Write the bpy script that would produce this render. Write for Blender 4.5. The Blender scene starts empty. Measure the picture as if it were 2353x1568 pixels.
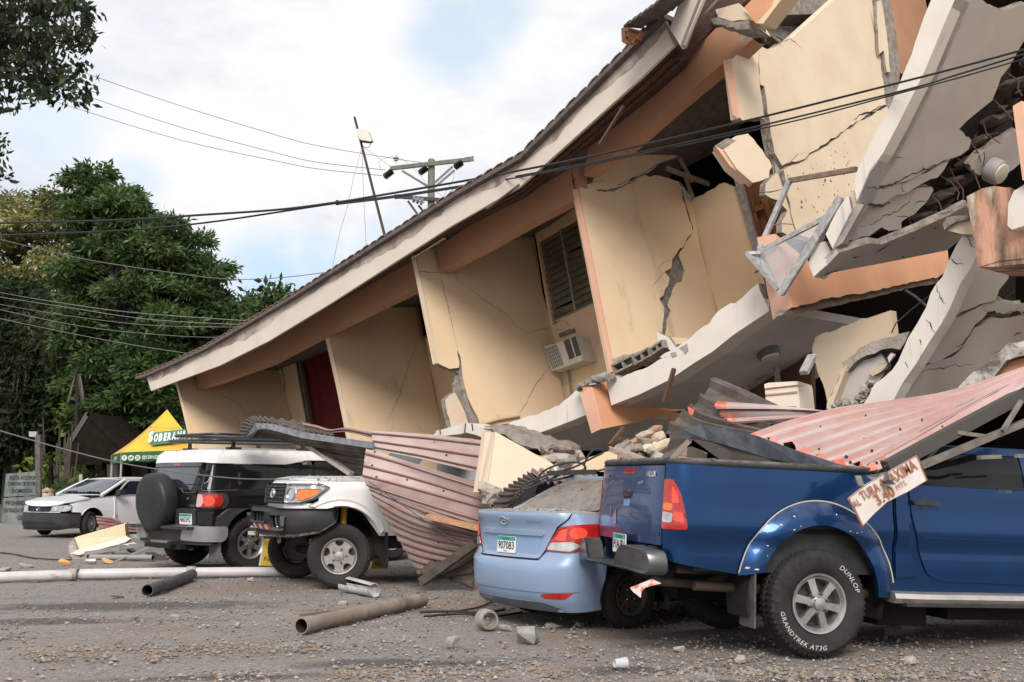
import bpy,bmesh,math,random
import numpy as np
from mathutils import Vector,Matrix,noise
from mathutils.geometry import delaunay_2d_cdt,tessellate_polygon
R = math.radians
SC = bpy.context.scene
COL = SC.collection

# ---------------------------------------------------------------- camera
FD,CX,CY = 2527.0,1176.5,784.0          # focal length and centre, in units of a 2353 px wide frame
CAMH,HORIZON = 1.37,1093.0
PITCH = math.atan((HORIZON - CY) / FD)
cam_d = bpy.data.cameras.new('camera')
cam_d.sensor_width = 36.0
cam_d.lens = 36.0 * FD / 2353.0
cam_d.clip_start,cam_d.clip_end = 0.1,2000.0
cam = bpy.data.objects.new('camera',cam_d)
COL.objects.link(cam)
cam.location = (0,0,CAMH)
cam.rotation_euler = (math.pi / 2 + PITCH,0,0)
SC.camera = cam
cam_d.dof.use_dof = False

# ---------------------------------------------------------------- world: bright broken cloud with pale blue gaps
SUN_EL,SUN_AZ = R(38),R(183)              # azimuth measured from +Y towards +X
W = bpy.data.worlds.new('World')
SC.world = W
W.use_nodes = True
nt = W.node_tree
nt.nodes.clear()
def wn(t,**k):
    n = nt.nodes.new(t)
    for a,v in k.items():
        setattr(n,a,v)
    return n
out = wn('ShaderNodeOutputWorld')
bg = wn('ShaderNodeBackground')
bg.inputs['Strength'].default_value = 0.1
sky = wn('ShaderNodeTexSky')
sky.sky_type = 'NISHITA'
sky.sun_disc = False
sky.sun_elevation,sky.sun_rotation = SUN_EL,SUN_AZ
sky.air_density,sky.dust_density = 1.0,1.5
tc = wn('ShaderNodeTexCoord')
mp = wn('ShaderNodeMapping')
mp.inputs['Scale'].default_value = (1,1,2.2)
nz = wn('ShaderNodeTexNoise')
nz.inputs['Scale'].default_value = 3.6
nz.inputs['Detail'].default_value = 7
nz.inputs['Roughness'].default_value = 0.6
nz2 = wn('ShaderNodeTexNoise')
nz2.inputs['Scale'].default_value = 5.5
nz2.inputs['Detail'].default_value = 6
L = nt.links.new
L(tc.outputs['Generated'],mp.inputs['Vector'])
L(mp.outputs['Vector'],nz.inputs['Vector'])
L(mp.outputs['Vector'],nz2.inputs['Vector'])
def ray(x,y):
    u,v = (x - CX) / FD,(CY - y) / FD
    c,s = math.cos(PITCH),math.sin(PITCH)
    return Vector((u,c - v * s,s + v * c))
gap = None                                   # a few gaps in the cloud, as directions in the sky
for (gx,gy,rx,am) in ((1045,95,.055,.72),(1140,30,.04,.6),(640,650,.055,1.0),(760,640,.05,.8),(330,440,.035,.5),(90,300,.06,.45),(900,560,.03,.4),
                         (-900,200,.14,.9),(2900,-700,.2,.9),(700,-1100,.16,.9),(-2500,400,.2,.8)):
    d = ray(gx,gy).normalized()
    vm = wn('ShaderNodeVectorMath',operation='DISTANCE')
    add = wn('ShaderNodeVectorMath',operation='MULTIPLY_ADD')
    sub = wn('ShaderNodeVectorMath',operation='SUBTRACT')
    L(nz2.outputs['Color'],sub.inputs[0]); sub.inputs[1].default_value = (.5,.5,.5)
    L(sub.outputs[0],add.inputs[0]); add.inputs[1].default_value = (.10,.10,.10)
    L(tc.outputs['Generated'],add.inputs[2])
    L(add.outputs[0],vm.inputs[0]); vm.inputs[1].default_value = d
    mr = wn('ShaderNodeMapRange')
    mr.interpolation_type = 'SMOOTHSTEP'
    mr.inputs['From Min'].default_value = rx * 1.25
    mr.inputs['From Max'].default_value = rx * .35
    mr.inputs['To Max'].default_value = am
    L(vm.outputs['Value'],mr.inputs['Value'])
    if gap is None:
        gap = mr.outputs['Result']
    else:
        mx = wn('ShaderNodeMath',operation='MAXIMUM')
        L(gap,mx.inputs[0]); L(mr.outputs['Result'],mx.inputs[1])
        gap = mx.outputs[0]
cr = wn('ShaderNodeValToRGB')                # light and shade inside the cloud sheet
cr.color_ramp.elements[0].position = .36
cr.color_ramp.elements[0].color = (5.0,5.45,6.3,1)
cr.color_ramp.elements[1].position = .56
cr.color_ramp.elements[1].color = (7.35,7.3,7.25,1)
L(nz.outputs['Fac'],cr.inputs['Fac'])
bl = wn('ShaderNodeMix',data_type='RGBA')   # thin haze over the blue
bl.inputs['Factor'].default_value = .72
L(sky.outputs['Color'],bl.inputs['A'])
bl.inputs['B'].default_value = (5.0,6.5,7.9,1)
mixs = wn('ShaderNodeMix',data_type='RGBA')
L(gap,mixs.inputs['Factor'])
L(cr.outputs['Color'],mixs.inputs['A'])
L(bl.outputs['Result'],mixs.inputs['B'])
L(mixs.outputs['Result'],bg.inputs['Color'])
L(bg.outputs['Background'],out.inputs['Surface'])

# ---------------------------------------------------------------- sun through thin cloud
sun_d = bpy.data.lights.new('sun','SUN')
sun_d.energy = 2.25
sun_d.angle = R(26)
sun_d.color = (1.0,.955,.90)
sun = bpy.data.objects.new('sun',sun_d)
COL.objects.link(sun)
sd = Vector((math.sin(SUN_AZ) * math.cos(SUN_EL),math.cos(SUN_AZ) * math.cos(SUN_EL),math.sin(SUN_EL)))
sun.rotation_euler = sd.to_track_quat('Z','Y').to_euler()
sun.location = (0,0,30)
VS = SC.view_settings
SC.display_settings.display_device = 'sRGB'
VS.view_transform,VS.look,VS.gamma,VS.use_curve_mapping = 'Standard','None',1.0,False
VS.exposure = 0.47
SC.cycles.max_bounces = 6
SC.cycles.transparent_max_bounces = 12
SC.cycles.use_denoising = True

# ---------------------------------------------------------------- picture to place
def at(x,y,Y):
    d = ray(x,y); t = Y / d.y
    return Vector((d.x * t,Y,CAMH + d.z * t))
def on(p,plane):
    d = ray(*p); o = Vector((0,0,CAMH))
    q,n = plane
    return o + d * ((q - o).dot(n) / d.dot(n))
def gnd(x,y,z=0.0):
    return on((x,y),(Vector((0,0,z)),Vector((0,0,1))))
CROP = {'1': (1500,0,2.2198),'2': (1300,300,2.2394),'3': (1900,300,2.2394),'4': (300,500,2.4128),'5': (1000,500,2.4125),
        '7': (800,250,3.92),'a': (0,900,2.614),'b': (340,1000,3.136),'c': (900,1000,2.8),'d': (1420,1080,2.903),
        'e': (1960,1050,2.39),'f': (1640,800,2.5576),'g': (1440,880,4.525),'h': (2050,380,4.1255),'i': (1560,0,4.706),
        'j': (1850,380,3.92),'k': (160,1280,8.404),'m': (0,1060,5.6),'n': (0,0,1.5686),'t': (270,1010,9.2217),'w': (620,1280,6.192),'y': (0,1400,1.6807)}
K = 2353 / 2560
def c(k,*pts):
    x0,y0,s = CROP[k]
    r = [((x0 + x / s) * K,(y0 + y / s) * K) for x,y in pts]
    return r if len(r) > 1 else r[0]

# ---------------------------------------------------------------- materials
MATS = {}
def M(name,col,rough=.6,metal=0.0,col2=None,scale=4.0,lo=.35,hi=.65,bump=0.0,bscale=60.0,coat=0.0,spec=.5,trans=0.0,stretch=(1,1,1),alpha=1.0,
      streak=None,streak_amt=.5,streak_scale=(6,6,.6),dust=None,dust_amt=0.0,detail=6,ior=1.45,rough2=None):
    if name in MATS:
        return MATS[name]
    m = bpy.data.materials.new(name)
    m.use_nodes = True
    t = m.node_tree
    b = t.nodes['Principled BSDF']
    b.inputs['Base Color'].default_value = (*col,1)
    b.inputs['Roughness'].default_value = rough
    b.inputs['Metallic'].default_value = metal
    b.inputs['Coat Weight'].default_value = coat
    b.inputs['Coat Roughness'].default_value = .04
    b.inputs['Specular IOR Level'].default_value = spec
    b.inputs['Transmission Weight'].default_value = trans
    b.inputs['IOR'].default_value = ior
    b.inputs['Alpha'].default_value = alpha
    l = t.links.new
    co = t.nodes.new('ShaderNodeTexCoord')
    mpn = t.nodes.new('ShaderNodeMapping')
    mpn.inputs['Scale'].default_value = stretch
    l(co.outputs['Object'],mpn.inputs['Vector'])
    def nzz(sc,vec=None,det=detail):
        n = t.nodes.new('ShaderNodeTexNoise')
        n.inputs['Scale'].default_value = sc
        n.inputs['Detail'].default_value = det
        n.inputs['Roughness'].default_value = .6
        l(vec or mpn.outputs['Vector'],n.inputs['Vector'])
        return n.outputs['Fac']
    def ramp(f,a,z):
        r = t.nodes.new('ShaderNodeMapRange')
        r.inputs['From Min'].default_value,r.inputs['From Max'].default_value = a,z
        l(f,r.inputs['Value'])
        return r.outputs['Result']
    cur = None
    def mix(fac,A,B):
        x = t.nodes.new('ShaderNodeMix'); x.data_type = 'RGBA'
        l(fac,x.inputs['Factor'])
        if hasattr(A,'is_output'): l(A,x.inputs['A'])
        else: x.inputs['A'].default_value = (*A,1)
        x.inputs['B'].default_value = (*B,1)
        return x.outputs['Result']
    cur = col
    if col2 is not None:
        cur = mix(ramp(nzz(scale),lo,hi),cur,col2)
    if streak is not None:
        m2 = t.nodes.new('ShaderNodeMapping'); m2.inputs['Scale'].default_value = streak_scale
        l(co.outputs['Object'],m2.inputs['Vector'])
        f = ramp(nzz(1.0,m2.outputs['Vector'],8),.62 - .25 * streak_amt,.80 - .12 * streak_amt)
        cur = mix(f,cur,streak)
    if dust is not None:                      # settled dust: on faces that look up
        g = t.nodes.new('ShaderNodeNewGeometry'); sx = t.nodes.new('ShaderNodeSeparateXYZ')
        l(g.outputs['Normal'],sx.inputs['Vector'])
        up = ramp(sx.outputs['Z'],.25,.95)
        mu = t.nodes.new('ShaderNodeMath'); mu.operation = 'MULTIPLY'
        l(up,mu.inputs[0]); l(ramp(nzz(9.0),.5 - .35 * dust_amt,.75 - .2 * dust_amt),mu.inputs[1])
        cur = mix(mu.outputs[0],cur,dust)
    if hasattr(cur,'is_output'):
        l(cur,b.inputs['Base Color'])
    if rough2 is not None:
        l_r = t.nodes.new('ShaderNodeMapRange')
        l_r.inputs['To Min'].default_value,l_r.inputs['To Max'].default_value = rough,rough2
        l(ramp(nzz(scale * 1.7),.35,.65),l_r.inputs['Value'])
        l(l_r.outputs['Result'],b.inputs['Roughness'])
    if bump > 0:
        bn = t.nodes.new('ShaderNodeBump')
        bn.inputs['Strength'].default_value = min(1,bump)
        bn.inputs['Distance'].default_value = .02 * max(1,bump)
        l(nzz(bscale),bn.inputs['Height'])
        l(bn.outputs['Normal'],b.inputs['Normal'])
    MATS[name] = m
    return m

def srgb(r,g,b,k=1.0):
    f = lambda v: ((v / 255 + .055) / 1.055) ** 2.4 if v > 10 else v / 255 / 12.92
    return (f(r) * k,f(g) * k,f(b) * k)

# ---------------------------------------------------------------- objects
TM = {}
def thing(name,label,cat,loc=(0,0,0),rot=(0,0,0),group=None):
    o = bpy.data.objects.new(name,None)
    o.empty_display_size = .2
    COL.objects.link(o)
    o.location,o.rotation_euler = loc,rot
    o['label'],o['category'] = label,cat
    if group: o['group'] = group
    from mathutils import Euler
    TM[o.name] = Matrix.Translation(Vector(loc)) @ Euler(rot).to_matrix().to_4x4()
    return o
def tag(o,label,cat,group=None):
    o['label'],o['category'] = label,cat
    if group: o['group'] = group
    return o
def kind(o,k):
    o['kind'] = k
    return o
def sub(name,parent,loc=(0,0,0),rot=(0,0,0)):
    """An Empty that is a part with pieces of its own."""
    from mathutils import Euler
    o = bpy.data.objects.new(name,None)
    o.empty_display_size = .1
    COL.objects.link(o)
    o.parent = parent
    o.location,o.rotation_euler = loc,rot
    TM[o.name] = TM[parent.name] @ Matrix.Translation(Vector(loc)) @ Euler(rot).to_matrix().to_4x4()
    return o
def link(name,me,parent=None):
    o = bpy.data.objects.new(name,me)
    COL.objects.link(o)
    if parent is not None:
        o.parent = parent
        TM[o.name] = TM[parent.name]
    else:
        TM[o.name] = Matrix.Identity(4)
    return o
def mesh(name,V,F,mat,parent=None,smooth=None,fm=None,world=False,base=True):
    """V, F to one mesh object. world=True: V is in world space, else in the parent's space."""
    V = [Vector(v) for v in V]
    loc = None
    if parent is not None:
        if world:
            iv = TM[parent.name].inverted()
            V = [iv @ v for v in V]
    elif base and V:
        lo = Vector((min(v.x for v in V),min(v.y for v in V),min(v.z for v in V)))
        hi = Vector((max(v.x for v in V),max(v.y for v in V),max(v.z for v in V)))
        loc = Vector(((lo.x + hi.x) / 2,(lo.y + hi.y) / 2,lo.z))
        V = [v - loc for v in V]
    me = bpy.data.meshes.new(name)
    me.from_pydata([tuple(v) for v in V],[],F)
    for m in (mat if isinstance(mat,(list,tuple)) else [mat]):
        me.materials.append(m)
    if fm is not None:
        me.polygons.foreach_set('material_index',np.array(fm,dtype=np.int32))
    if smooth is not None:
        me.polygons.foreach_set('use_smooth',np.ones(len(me.polygons),dtype=bool))
        me.update()
        me.set_sharp_from_angle(angle=R(smooth))
    me.update()
    o = link(name,me,parent)
    if loc is not None:
        o.location = loc
        TM[o.name] = Matrix.Translation(loc)
    return o
class MB:
    """Collects shapes into one mesh."""
    def __init__(s): s.V,s.F,s.m = [],[],[]
    def add(s,V,F,mi=0):
        n = len(s.V)
        s.V += [Vector(v) for v in V]
        s.F += [tuple(i + n for i in f) for f in F]
        s.m += [mi] * len(F)
        return s
    def box(s,x0,x1,y0,y1,z0,z1,mi=0,mat=None):
        V = [Vector((x,y,z)) for z in (z0,z1) for y in (y0,y1) for x in (x0,x1)]
        if mat is not None: V = [mat @ v for v in V]
        return s.add(V,[(0,2,3,1),(4,5,7,6),(0,1,5,4),(2,6,7,3),(0,4,6,2),(1,3,7,5)],mi)
    def bar(s,p,q,w,h,up=Vector((0,0,1)),mi=0):
        p,q = Vector(p),Vector(q)
        d = (q - p).normalized()
        a = d.cross(up)
        a = a.normalized() if a.length > 1e-5 else d.cross(Vector((1,0,0))).normalized()
        b = a.cross(d).normalized()
        V = [e + a * sx * w / 2 + b * sy * h / 2 for e in (p,q) for sx,sy in ((-1,-1),(1,-1),(1,1),(-1,1))]
        return s.add(V,[(0,3,2,1),(4,5,6,7),(0,1,5,4),(1,2,6,5),(2,3,7,6),(3,0,4,7)],mi)
    def tube(s,pts,r,n=8,cap=True,mi=0,inner=None):
        pts = [Vector(p) for p in pts]
        rs = r if isinstance(r,(list,tuple)) else [r] * len(pts)
        V,F = [],[]
        prev = None
        for i,p in enumerate(pts):
            d = (pts[min(i + 1,len(pts) - 1)] - pts[max(i - 1,0)]).normalized()
            if prev is None:
                a = d.cross(Vector((0,0,1)))
                a = a.normalized() if a.length > 1e-4 else Vector((1,0,0))
            else:
                a = (prev - d * prev.dot(d)).normalized()
            prev = a
            b = d.cross(a)
            V += [p + (a * math.cos(2 * math.pi * k / n) + b * math.sin(2 * math.pi * k / n)) * rs[i] for k in range(n)]
        for i in range(len(pts) - 1):
            for k in range(n):
                k2 = (k + 1) % n
                F.append((i * n + k,i * n + k2,(i + 1) * n + k2,(i + 1) * n + k))
        if cap:
            F.append(tuple(range(n - 1,-1,-1)))
            F.append(tuple(range((len(pts) - 1) * n,len(pts) * n)))
        return s.add(V,F,mi)
    def lathe(s,prof,n=32,o=(0,0,0),ax='y',mi=0,close=False):
        """prof: (radius, height) pairs around an axis."""
        o = Vector(o)
        V,F = [],[]
        for r,h in prof:
            for k in range(n):
                t = 2 * math.pi * k / n
                cxx,sxx = math.cos(t) * r,math.sin(t) * r
                V.append(o + (Vector((cxx,h,sxx)) if ax == 'y' else Vector((cxx,sxx,h)) if ax == 'z' else Vector((h,cxx,sxx))))
        for i in range(len(prof) - 1):
            for k in range(n):
                k2 = (k + 1) % n
                f = (i * n + k,i * n + k2,(i + 1) * n + k2,(i + 1) * n + k)
                F.append(f if ax != 'y' else f[::-1])
        return s.add(V,F,mi)
    def build(s,name,mat,parent=None,smooth=None,world=False):
        return mesh(name,s.V,s.F,mat,parent,smooth,s.m if isinstance(mat,(list,tuple)) else None,world)

RND = random.Random(7)
def dens(pts,d,closed=True):
    r = []
    n = len(pts)
    for i in range(n if closed else n - 1):
        a,b = pts[i],pts[(i + 1) % n]
        L_ = math.dist(a,b)
        k = max(1,int(math.ceil(L_ / d)))
        r += [tuple(a[j] + (b[j] - a[j]) * q / k for j in range(len(a))) for q in range(k)]
    if not closed: r.append(tuple(pts[-1]))
    return r
def fillet(pts,rad,n=5):
    """Rounds the corners of a closed 2-D outline; rad may be one number or one per corner."""
    r = []
    N = len(pts)
    for i in range(N):
        p,a,b = np.array(pts[i],float),np.array(pts[i - 1],float),np.array(pts[(i + 1) % N],float)
        rr = rad[i] if isinstance(rad,(list,tuple)) else rad
        da,db = np.linalg.norm(a - p),np.linalg.norm(b - p)
        k = min(rr,da * .45,db * .45)
        if k < 1e-4: r.append(tuple(p)); continue
        p0,p1 = p + (a - p) / da * k,p + (b - p) / db * k
        for q in range(n + 1):
            t = q / n
            r.append(tuple((1 - t) ** 2 * p0 + 2 * t * (1 - t) * p + t * t * p1))
    return r
def arc(cx,cz,rx,rz,a0,a1,n=16):
    return [(cx + rx * math.cos(R(a0 + (a1 - a0) * i / n)),cz + rz * math.sin(R(a0 + (a1 - a0) * i / n))) for i in range(n + 1)]
def inside(P,poly):
    x,y = P[:,0],P[:,1]
    r = np.zeros(len(P),bool)
    px,py = np.array(poly).T
    qx,qy = np.roll(px,-1),np.roll(py,-1)
    for a,b,e,f in zip(px,py,qx,qy):
        m = (b > y) != (f > y)
        with np.errstate(divide='ignore',invalid='ignore'):
            xi = (e - a) * (y - b) / (f - b) + a
        r ^= m & (x < xi)
    return r
def tri2d(outline,holes=(),res=.08):
    """Triangulates an outline with holes; returns points, triangles and the border loops."""
    loops = [dens(l,res) for l in [outline,*holes]]
    P,E,B = [],[],[]
    for l in loops:
        n0 = len(P)
        P += [tuple(map(float,p)) for p in l]
        E += [(n0 + i,n0 + (i + 1) % len(l)) for i in range(len(l))]
        B.append(list(range(n0,n0 + len(l))))
    A = np.array(P)
    lo,hi = A.min(0),A.max(0)
    gx,gy = np.meshgrid(np.arange(lo[0] + res / 2,hi[0],res),np.arange(lo[1] + res / 2,hi[1],res * .9))
    gx = gx + (np.arange(gx.shape[0]) % 2)[:,None] * res * .5
    G = np.stack([gx.ravel(),gy.ravel()],1)
    if len(G):
        k = inside(G,loops[0])
        for h in loops[1:]: k &= ~inside(G,h)
        G = G[k]
        if len(G):
            d = np.min(np.linalg.norm(G[:,None] - A[None],axis=2),axis=1)
            G = G[d > res * .55]
    allp = [Vector(p) for p in P] + [Vector(g) for g in G]
    v,e,f,ov,oe,of = delaunay_2d_cdt(allp,E,[],0,1e-7)
    V2 = np.array([tuple(p) for p in v])
    T = np.array([t for t in f if len(t) == 3])
    cen = V2[T].mean(1)
    k = inside(cen,loops[0])
    for h in loops[1:]: k &= ~inside(cen,h)
    T = T[k]
    mp_ = {}
    for i,o in enumerate(ov):
        for j in o: mp_[j] = i
    B = [[mp_[i] for i in l] for l in B]
    return V2,[tuple(t) for t in T],B
def patch(name,outline,fn,mat,parent,res=.08,depth=.012,holes=(),outdir=None,smooth=40,mirror=False,crown=0.0):
    """A sheet-metal like piece: 2-D outline (with holes) laid on the surface fn(u, v), with turned-in edges."""
    V2,T,B = tri2d(outline,holes,res)
    V = [Vector(fn(p[0],p[1])) for p in V2]
    N = [Vector() for _ in V]
    tot = Vector()
    for a,b,d in T:
        n = (V[b] - V[a]).cross(V[d] - V[a])
        N[a] += n; N[b] += n; N[d] += n
        tot += n
    od = Vector(outdir) if outdir is not None else None
    sgn = 1
    if od is not None and tot.dot(od) < 0: sgn = -1
    N = [(n.normalized() * sgn if n.length > 0 else Vector((0,0,1))) for n in N]
    F = [t if sgn > 0 else t[::-1] for t in T]
    if depth > 0:
        for l in B:
            n0 = len(V)
            V += [V[i] - N[i] * depth for i in l]
            m = len(l)
            for i in range(m):
                j = (i + 1) % m
                F.append((l[i],l[j],n0 + j,n0 + i))
                F.append((l[i],n0 + i,n0 + j,l[j])) if False else None
        F = [f for f in F if f]
    r = mesh(name,V,F,mat,parent,smooth)
    if mirror:
        V2m = [Vector((v.x,-v.y,v.z)) for v in V]
        r2 = mesh(name,V2m,[f[::-1] for f in F],mat,parent,smooth)
        return r,r2
    return r
def solid(name,pts,thick,mat,parent=None,jag=None,amp=.03,step=.12,seed=1,mid=2,world=True,edge=None,bulge=0.0):
    """A slab: flat outline (3-D points) given thickness along a vector. jag: indices of the broken edges ('all' for every one)."""
    rnd = random.Random(seed)
    pts = [Vector(p) for p in pts]
    n = len(pts)
    thick = Vector(thick)
    nor = Vector()
    for i in range(n): nor += pts[i].cross(pts[(i + 1) % n])
    nor.normalize()
    P,J = [],[]
    for i in range(n):
        a,b = pts[i],pts[(i + 1) % n]
        rough = jag == 'all' or (jag and i in jag)
        k = max(1,int((b - a).length / step)) if rough else 1
        side = nor.cross(b - a).normalized()
        for q in range(k):
            p = a.lerp(b,q / k)
            if rough and q > 0: p = p + side * rnd.uniform(-amp,amp) + (b - a).normalized() * rnd.uniform(-.25,.25) * (b - a).length / k
            P.append(p); J.append(rough)
    N = len(P)
    tr = tessellate_polygon([P])
    if nor.dot(thick) > 0: front_flip = True
    else: front_flip = False
    V = list(P)
    rings = [list(range(N))]
    M_ = mid if any(J) else 0
    for r in range(1,M_ + 1):
        t = r / (M_ + 1)
        ids = []
        for i in range(N):
            p = P[i] + thick * t
            if J[i] or J[i - 1]:
                p = p + Vector((rnd.uniform(-1,1),rnd.uniform(-1,1),rnd.uniform(-1,1))) * amp * .8
            ids.append(len(V)); V.append(p)
        rings.append(ids)
    rings.append(list(range(len(V),len(V) + N)))
    V += [p + thick for p in P]
    F,fm = [],[]
    for t in tr:
        a,b,d = t
        w = (P[b] - P[a]).cross(P[d] - P[a])
        f = (a,b,d) if w.dot(thick) < 0 else (a,d,b)
        F.append(f); fm.append(0)
        o = rings[-1]
        F.append((o[f[0]],o[f[2]],o[f[1]])); fm.append(0)
    ccw = nor.dot(thick) < 0
    for k in range(len(rings) - 1):
        A,Bq = rings[k],rings[k + 1]
        for i in range(N):
            j = (i + 1) % N
            f = (A[i],Bq[i],Bq[j],A[j])
            F.append(f if ccw else f[::-1])
            fm.append(1 if (J[i] or edge == 'all') else 0)
    mats = mat if isinstance(mat,(list,tuple)) else [mat,mat]
    return mesh(name,V,F,list(mats),parent,None,fm,world)
def ribbon(name,pts,width,off,mat,parent,jit=0.0,seed=3,taper=True,world=True,sub_=4):
    """A crack: a thin jagged strip a few millimetres off a surface (off: vector from the surface)."""
    rnd = random.Random(seed)
    pts = [Vector(p) for p in pts]
    q = []
    for i in range(len(pts) - 1):
        for k in range(sub_): q.append(pts[i].lerp(pts[i + 1],k / sub_))
    q.append(pts[-1])
    off = Vector(off)
    nn = off.normalized()
    V,F = [],[]
    m = len(q)
    for i,p in enumerate(q):
        d = (q[min(i + 1,m - 1)] - q[max(i - 1,0)])
        s = nn.cross(d).normalized()
        w = width * rnd.uniform(.45,1.25) * (min(1,.25 + 1.6 * min(i,m - 1 - i) / max(1,m - 1)) if taper else 1)
        p = p + s * rnd.uniform(-jit,jit) + off
        V += [p + s * w / 2,p - s * w / 2]
    for i in range(m - 1): F.append((2 * i,2 * i + 1,2 * i + 3,2 * i + 2))
    return mesh(name,V,F,mat,parent,None,None,world)
def chunk(name,center,size,mat,seed,parent=None,rot=None,n=22,box=.7,world=True):
    """A lump of broken masonry: the hull of scattered points."""
    rnd = random.Random(seed)
    bm = bmesh.new()
    rot = rot or (rnd.uniform(-.4,.4),rnd.uniform(-.4,.4),rnd.uniform(0,6.28))
    from mathutils import Euler
    Rm = Euler(rot).to_matrix()
    for i in range(n):
        v = Vector((rnd.uniform(-1,1),rnd.uniform(-1,1),rnd.uniform(-1,1)))
        m = max(abs(v.x),abs(v.y),abs(v.z))
        v = v.normalized() * (1 - box) + v / m * box * rnd.uniform(.75,1)
        bm.verts.new(Rm @ Vector((v.x * size[0] / 2,v.y * size[1] / 2,v.z * size[2] / 2)))
    r = bmesh.ops.convex_hull(bm,input=bm.verts)
    bmesh.ops.delete(bm,geom=[g for g in bm.verts if not g.link_faces],context='VERTS')
    bm.verts.ensure_lookup_table()
    bm.verts.index_update()
    V = [v.co.copy() for v in bm.verts]; F = [[v.index for v in f.verts] for f in bm.faces]
    bm.free()
    zmin = min(v.z for v in V)
    cc = Vector(center)
    V = [v + cc - Vector((0,0,zmin)) for v in V]
    return mesh(name,V,F,mat,parent,None,None,world)
_txt = {}
def text_geo(s,size=1.0,spacing=1.0,shear=0.0,bold=0.0):
    cu = bpy.data.curves.new('lettering','FONT')
    cu.body,cu.size,cu.space_character,cu.shear,cu.offset = s,size,spacing,shear,bold
    cu.align_x,cu.align_y = 'CENTER','CENTER'
    cu.resolution_u = 3
    cu.fill_mode = 'FRONT'
    o = bpy.data.objects.new('lettering',cu)
    COL.objects.link(o)
    dg = bpy.context.evaluated_depsgraph_get()
    me = bpy.data.meshes.new_from_object(o.evaluated_get(dg))
    V = [v.co.copy() for v in me.vertices]; F = [tuple(p.vertices) for p in me.polygons]
    bpy.data.objects.remove(o); bpy.data.curves.remove(cu); bpy.data.meshes.remove(me)
    return V,F
def lettering(name,s,mat,parent,fn,w,h,spacing=1.0,shear=0.0,bold=0.0,world=False):
    """Text scaled to w x h and laid on fn(u, v)."""
    V,F = text_geo(s,1.0,spacing,shear,bold)
    xs = [v.x for v in V]; ys = [v.y for v in V]
    kx,ky = w / max(1e-6,max(xs) - min(xs)),h / max(1e-6,max(ys) - min(ys))
    mx_,my_ = (max(xs) + min(xs)) / 2,(max(ys) + min(ys)) / 2
    return mesh(name,[fn((v.x - mx_) * kx,(v.y - my_) * ky) for v in V],F,mat,parent,None,None,world)
def plane3(p,q,d):
    p = Vector(p); return (p,(Vector(q) - p).cross(Vector(d)).normalized())
# ================================================================ ground
GRD = bpy.data.materials.new('worn_asphalt')
GRD.use_nodes = True
gt = GRD.node_tree
gb = gt.nodes['Principled BSDF']
gb.inputs['Roughness'].default_value = .92
gb.inputs['Specular IOR Level'].default_value = .25
gl = gt.links.new
gc = gt.nodes.new('ShaderNodeTexCoord')
def gnoise(sc,det=6,stretch=None):
    n = gt.nodes.new('ShaderNodeTexNoise'); n.inputs['Scale'].default_value = sc; n.inputs['Detail'].default_value = det; n.inputs['Roughness'].default_value = .62
    if stretch:
        m = gt.nodes.new('ShaderNodeMapping'); m.inputs['Scale'].default_value = stretch; m.inputs['Rotation'].default_value = (0,0,.12)
        gl(gc.outputs['Object'],m.inputs['Vector']); gl(m.outputs['Vector'],n.inputs['Vector'])
    else: gl(gc.outputs['Object'],n.inputs['Vector'])
    return n.outputs['Fac']
def gramp(f,a,z,o0=0,o1=1):
    r = gt.nodes.new('ShaderNodeMapRange'); r.inputs['From Min'].default_value,r.inputs['From Max'].default_value = a,z
    r.inputs['To Min'].default_value,r.inputs['To Max'].default_value = o0,o1
    gl(f,r.inputs['Value']); return r.outputs['Result']
def gmix(f,A,B):
    x = gt.nodes.new('ShaderNodeMix'); x.data_type = 'RGBA'
    gl(f,x.inputs['Factor'])
    for k,v in (('A',A),('B',B)):
        if hasattr(v,'is_output'): gl(v,x.inputs[k])
        else: x.inputs[k].default_value = (*v,1)
    return x.outputs['Result']
cg = gmix(gramp(gnoise(.35,5),.4,.62),(.27,.25,.238),(.325,.288,.258))
cg = gmix(gramp(gnoise(1.0,7,(.35,1.5,1)),.50,.66),cg,(.315,.255,.21))       # swept dirt
cg = gmix(gramp(gnoise(.7,7,(.30,1.3,1)),.60,.72),cg,(.135,.13,.13))        # bare dark asphalt
cg = gmix(gramp(gnoise(9,8),.50,.66),cg,(.335,.295,.262))
cg = gmix(gramp(gnoise(30,5),.50,.62),cg,(.19,.172,.16))
cg = gmix(gramp(gnoise(45,3),.58,.72),cg,(.125,.11,.105))
vor = gt.nodes.new('ShaderNodeTexVoronoi'); vor.inputs['Scale'].default_value = 55
gl(gc.outputs['Object'],vor.inputs['Vector'])
cg = gmix(gramp(vor.outputs['Distance'],.10,.22,.55,0),cg,(.40,.37,.34))
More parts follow.
